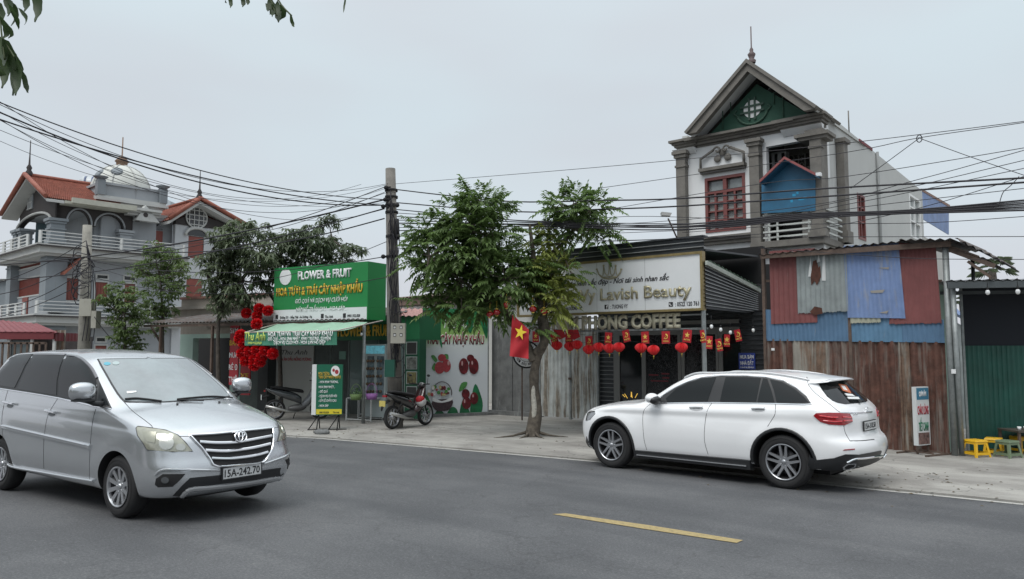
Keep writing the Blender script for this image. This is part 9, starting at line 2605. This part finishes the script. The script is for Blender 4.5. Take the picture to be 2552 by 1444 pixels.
for i, (px, py, lab) in enumerate(((1221, 784, 'leftmost of the six in the tree'), (1238, 779, 'second from the left in the tree'), (1262, 761, 'highest, above the big flag'), (1328, 771, 'just left of the white sign, on the trunk fork'), (1356, 776, 'at the lower left corner of the white sign'))):
 e = empty('glossy_lantern', ta(px, py, -.4), 'small glossy red lantern, ' + lab, 'lantern', 'small glossy lanterns in the street tree'); C.view_layer.update(); mb = MB(); mb.ball(e.location, .085, 14, (1, 1, .82)); mb.build('shade', M_gloss, e); mb = MB(); mb.lathe([(0, .09), (.035, .085), (.035, .06)], o=e.location, n=10); mb.lathe([(0, -.09), (.035, -.085), (.035, -.06)], o=e.location, n=10); mb.tube([e.location + Vector((0, 0, .08)), e.location + Vector((0, 0, .25))], .004, n=4); mb.build('gold_cap', M_goldp, e)
bulb(AT(901, 826, 19.9) , 'white bulb hanging under the canopy by the round steel post of the flower shop', 'bulbs at the shops')
for px, py, Y_, lab in ((1773, 805, 15.3, 'first'), (1796, 813, 15.6, 'second'), (1820, 820, 15.9, 'third'), (1877, 815, 16.6, 'fourth')): bulb(AT(px, py, Y_), 'small bulb, ' + lab + ' from the left on the wire at the café side wall', 'bulbs at the shops')
# ================================================================== motorbikes
def moped(p, rz, label, body, accent, helmet=False, plate=(.55, .55, .5)):
 e = empty('motorbike', p, label, 'motorbike', rz=rz); C.view_layer.update(); M = wmat(e)
 Mb = mat('moped_' + body[0], body[1], rough=.25, coat=1); Ma = mat('moped_' + accent[0], accent[1], rough=.3, coat=1)
 for x in (-.6, .62):
  w = bpy.data.objects.new('wheel', None); COL.objects.link(w); w.parent = e; w.location = (x, 0, .285)
  t = MB(M=M @ Matrix.Translation((x, 0, .285))); t.lathe([(.22, -.035), (.25, -.045), (.275, -.035), (.285, 0), (.275, .035), (.25, .045), (.22, .035), (.22, -.035)], ax=(0, 1, 0), n=32); t.build('tyre', M_tyre, w)
  t = MB(M=M @ Matrix.Translation((x, 0, .285))); t.lathe([(.205, -.03), (.222, -.03), (.222, .03), (.205, .03), (.205, -.03)], ax=(0, 1, 0), n=32); t.lathe([(0, -.05), (.07, -.05), (.07, .05), (0, .05)], ax=(0, 1, 0), n=16)
  for k in range(10): a = 2 * pi * k / 10; t.bar((.06 * cos(a), 0, .06 * sin(a)), (.21 * cos(a), 0, .21 * sin(a)), .018)
  t.build('rim', M_alloy2, w)
 def sweep(name, secs, m):
  """secs: x, z, half width, half height"""
  mb = MB(M=M); vs = []; fs = []; n = 14
  for x, z_, hw, hh in smooth_poly([Vector(s) for s in secs], 3, False):
   for k in range(n): a = 2 * pi * k / n; vs.append((x, hw * cos(a), z_ + hh * sin(a)))
  r_ = len(vs) // n
  for i in range(r_ - 1):
   for k in range(n): fs.append((i * n + k, i * n + (k + 1) % n, (i + 1) * n + (k + 1) % n, (i + 1) * n + k))
  fs += [tuple(range(n)), tuple(range((r_ - 1) * n, r_ * n))]; mb.add(vs, fs, True); return mb.build(name, m, e)
 sweep('tail_body', [(-.85, .86, .03, .02), (-.75, .82, .10, .05), (-.45, .72, .14, .11), (-.1, .62, .13, .13), (.1, .52, .08, .10)], Mb)
 sweep('seat', [(-.72, .90, .08, .03), (-.5, .88, .13, .045), (-.15, .82, .13, .05), (.1, .78, .09, .05), (.16, .76, .04, .02)], M_mblack)
 sweep('leg_shield', [(.12, .40, .10, .08), (.28, .52, .17, .16), (.40, .72, .17, .18), (.46, .92, .12, .10), (.46, 1.0, .05, .03)], Ma)
 sweep('engine', [(-.25, .30, .06, .06), (-.05, .32, .11, .10), (.15, .34, .10, .09), (.24, .36, .04, .04)], mat('engine_grey', (.13, .13, .13), rough=.5, metal=.5))
 sweep('headlamp_cowl', [(.36, 1.0, .05, .03), (.42, 1.03, .12, .07), (.52, 1.0, .10, .07), (.57, .97, .05, .04)], Mb)
 sweep('front_fender', [(.40, .55, .03, .03), (.5, .60, .06, .035), (.66, .60, .06, .03), (.80, .50, .05, .03), (.86, .42, .03, .02)], Mb); sweep('rear_fender', [(-.98, .50, .03, .05), (-.92, .62, .06, .03), (-.75, .68, .07, .03)], M_mblack)
 mb = MB(M=M)
 for s in (-1, 1): mb.tube([(.62, s * .07, .285), (.50, s * .06, .62), (.44, s * .03, .95)], .018, n=6); mb.tube([(-.6, s * .10, .285), (-.42, s * .12, .62)], .022, n=6)
 mb.tube([(.36, -.34, 1.06), (.43, -.18, 1.05), (.45, 0, 1.04), (.43, .18, 1.05), (.36, .34, 1.06)], .014, n=6); mb.tube([(.1, 0, .30), (.3, 0, .45), (.44, 0, .95)], .03, n=6); mb.build('frame', M_mblack, e)
 for s in (-1, 1): mb = MB(M=M); mb.tube([(.40, s * .24, 1.05), (.38, s * .28, 1.22)], .006, n=5); mb.ball((.37, s * .30, 1.27), 1, 12, (.015, .055, .035)); mb.build('mirror', M_black if helmet else M_chrome, e)
 mb = MB(M=M); mb.tube([(.0, -.13, .22), (-.25, -.16, .24), (-.45, -.17, .30), (-.85, -.17, .40)], [.02, .03, .045, .04], n=10); mb.build('exhaust', mat('exhaust_steel', (.45, .45, .44), rough=.3, metal=.8), e)
 mb = MB(M=M); mb.box(-.97, -.955, -.095, .095, .56, .70); mb.build('number_plate', mat('plate_' + body[0], plate, rough=.5), e)
 mb = MB(M=M); mb.box(-.90, -.86, -.06, .06, .78, .83); mb.build('tail_light', M_red, e)
 if helmet: hb = empty('helmet', M @ Vector((.22, -.20, .62)), 'white and red helmet hanging on the motorbike beside the poster', 'helmet'); C.view_layer.update(); mb = MB(); mb.ball(hb.location, .13, 16, (1, 1, .95)); mb.build('shell', mat('helmet_white', (.5, .5, .5), rough=.3, coat=1), hb); mb = MB(); mb.ball(hb.location + Vector((-.02, -.02, .05)), .118, 16, (1, 1, .9)); mb.build('stripe', M_redflag, hb)
 mb = MB(M=M); mb.tube([(-.02, .12, .25), (-.08, .22, .02)], .012, n=5); mb.build('side_stand', M_mblack, e)
 return e
_r = G(978, 1070, ZG); _f = G(1052, 1063, ZG); a_ = atan2(.92, .62)
moped(Vector((_r.x, _r.y, ZG)) + Vector((cos(a_), sin(a_), 0)) * .6, a_, 'black motorbike with yellow plate parked between flower tables and the fruit poster', ('dark', (.02, .02, .022)), ('crimson', (.035, .01, .012)), True, (.50, .42, .12))
_r = G(700, 1046, ZG); moped((_r.x + .45, _r.y, ZG), radians(22), 'dark grey scooter standing under the awning left of the price board', ('grey', (.05, .055, .06)), ('slate', (.14, .15, .16)), False, (.5, .52, .52))
van, VS = build_van()
suv, SS = build_suv()
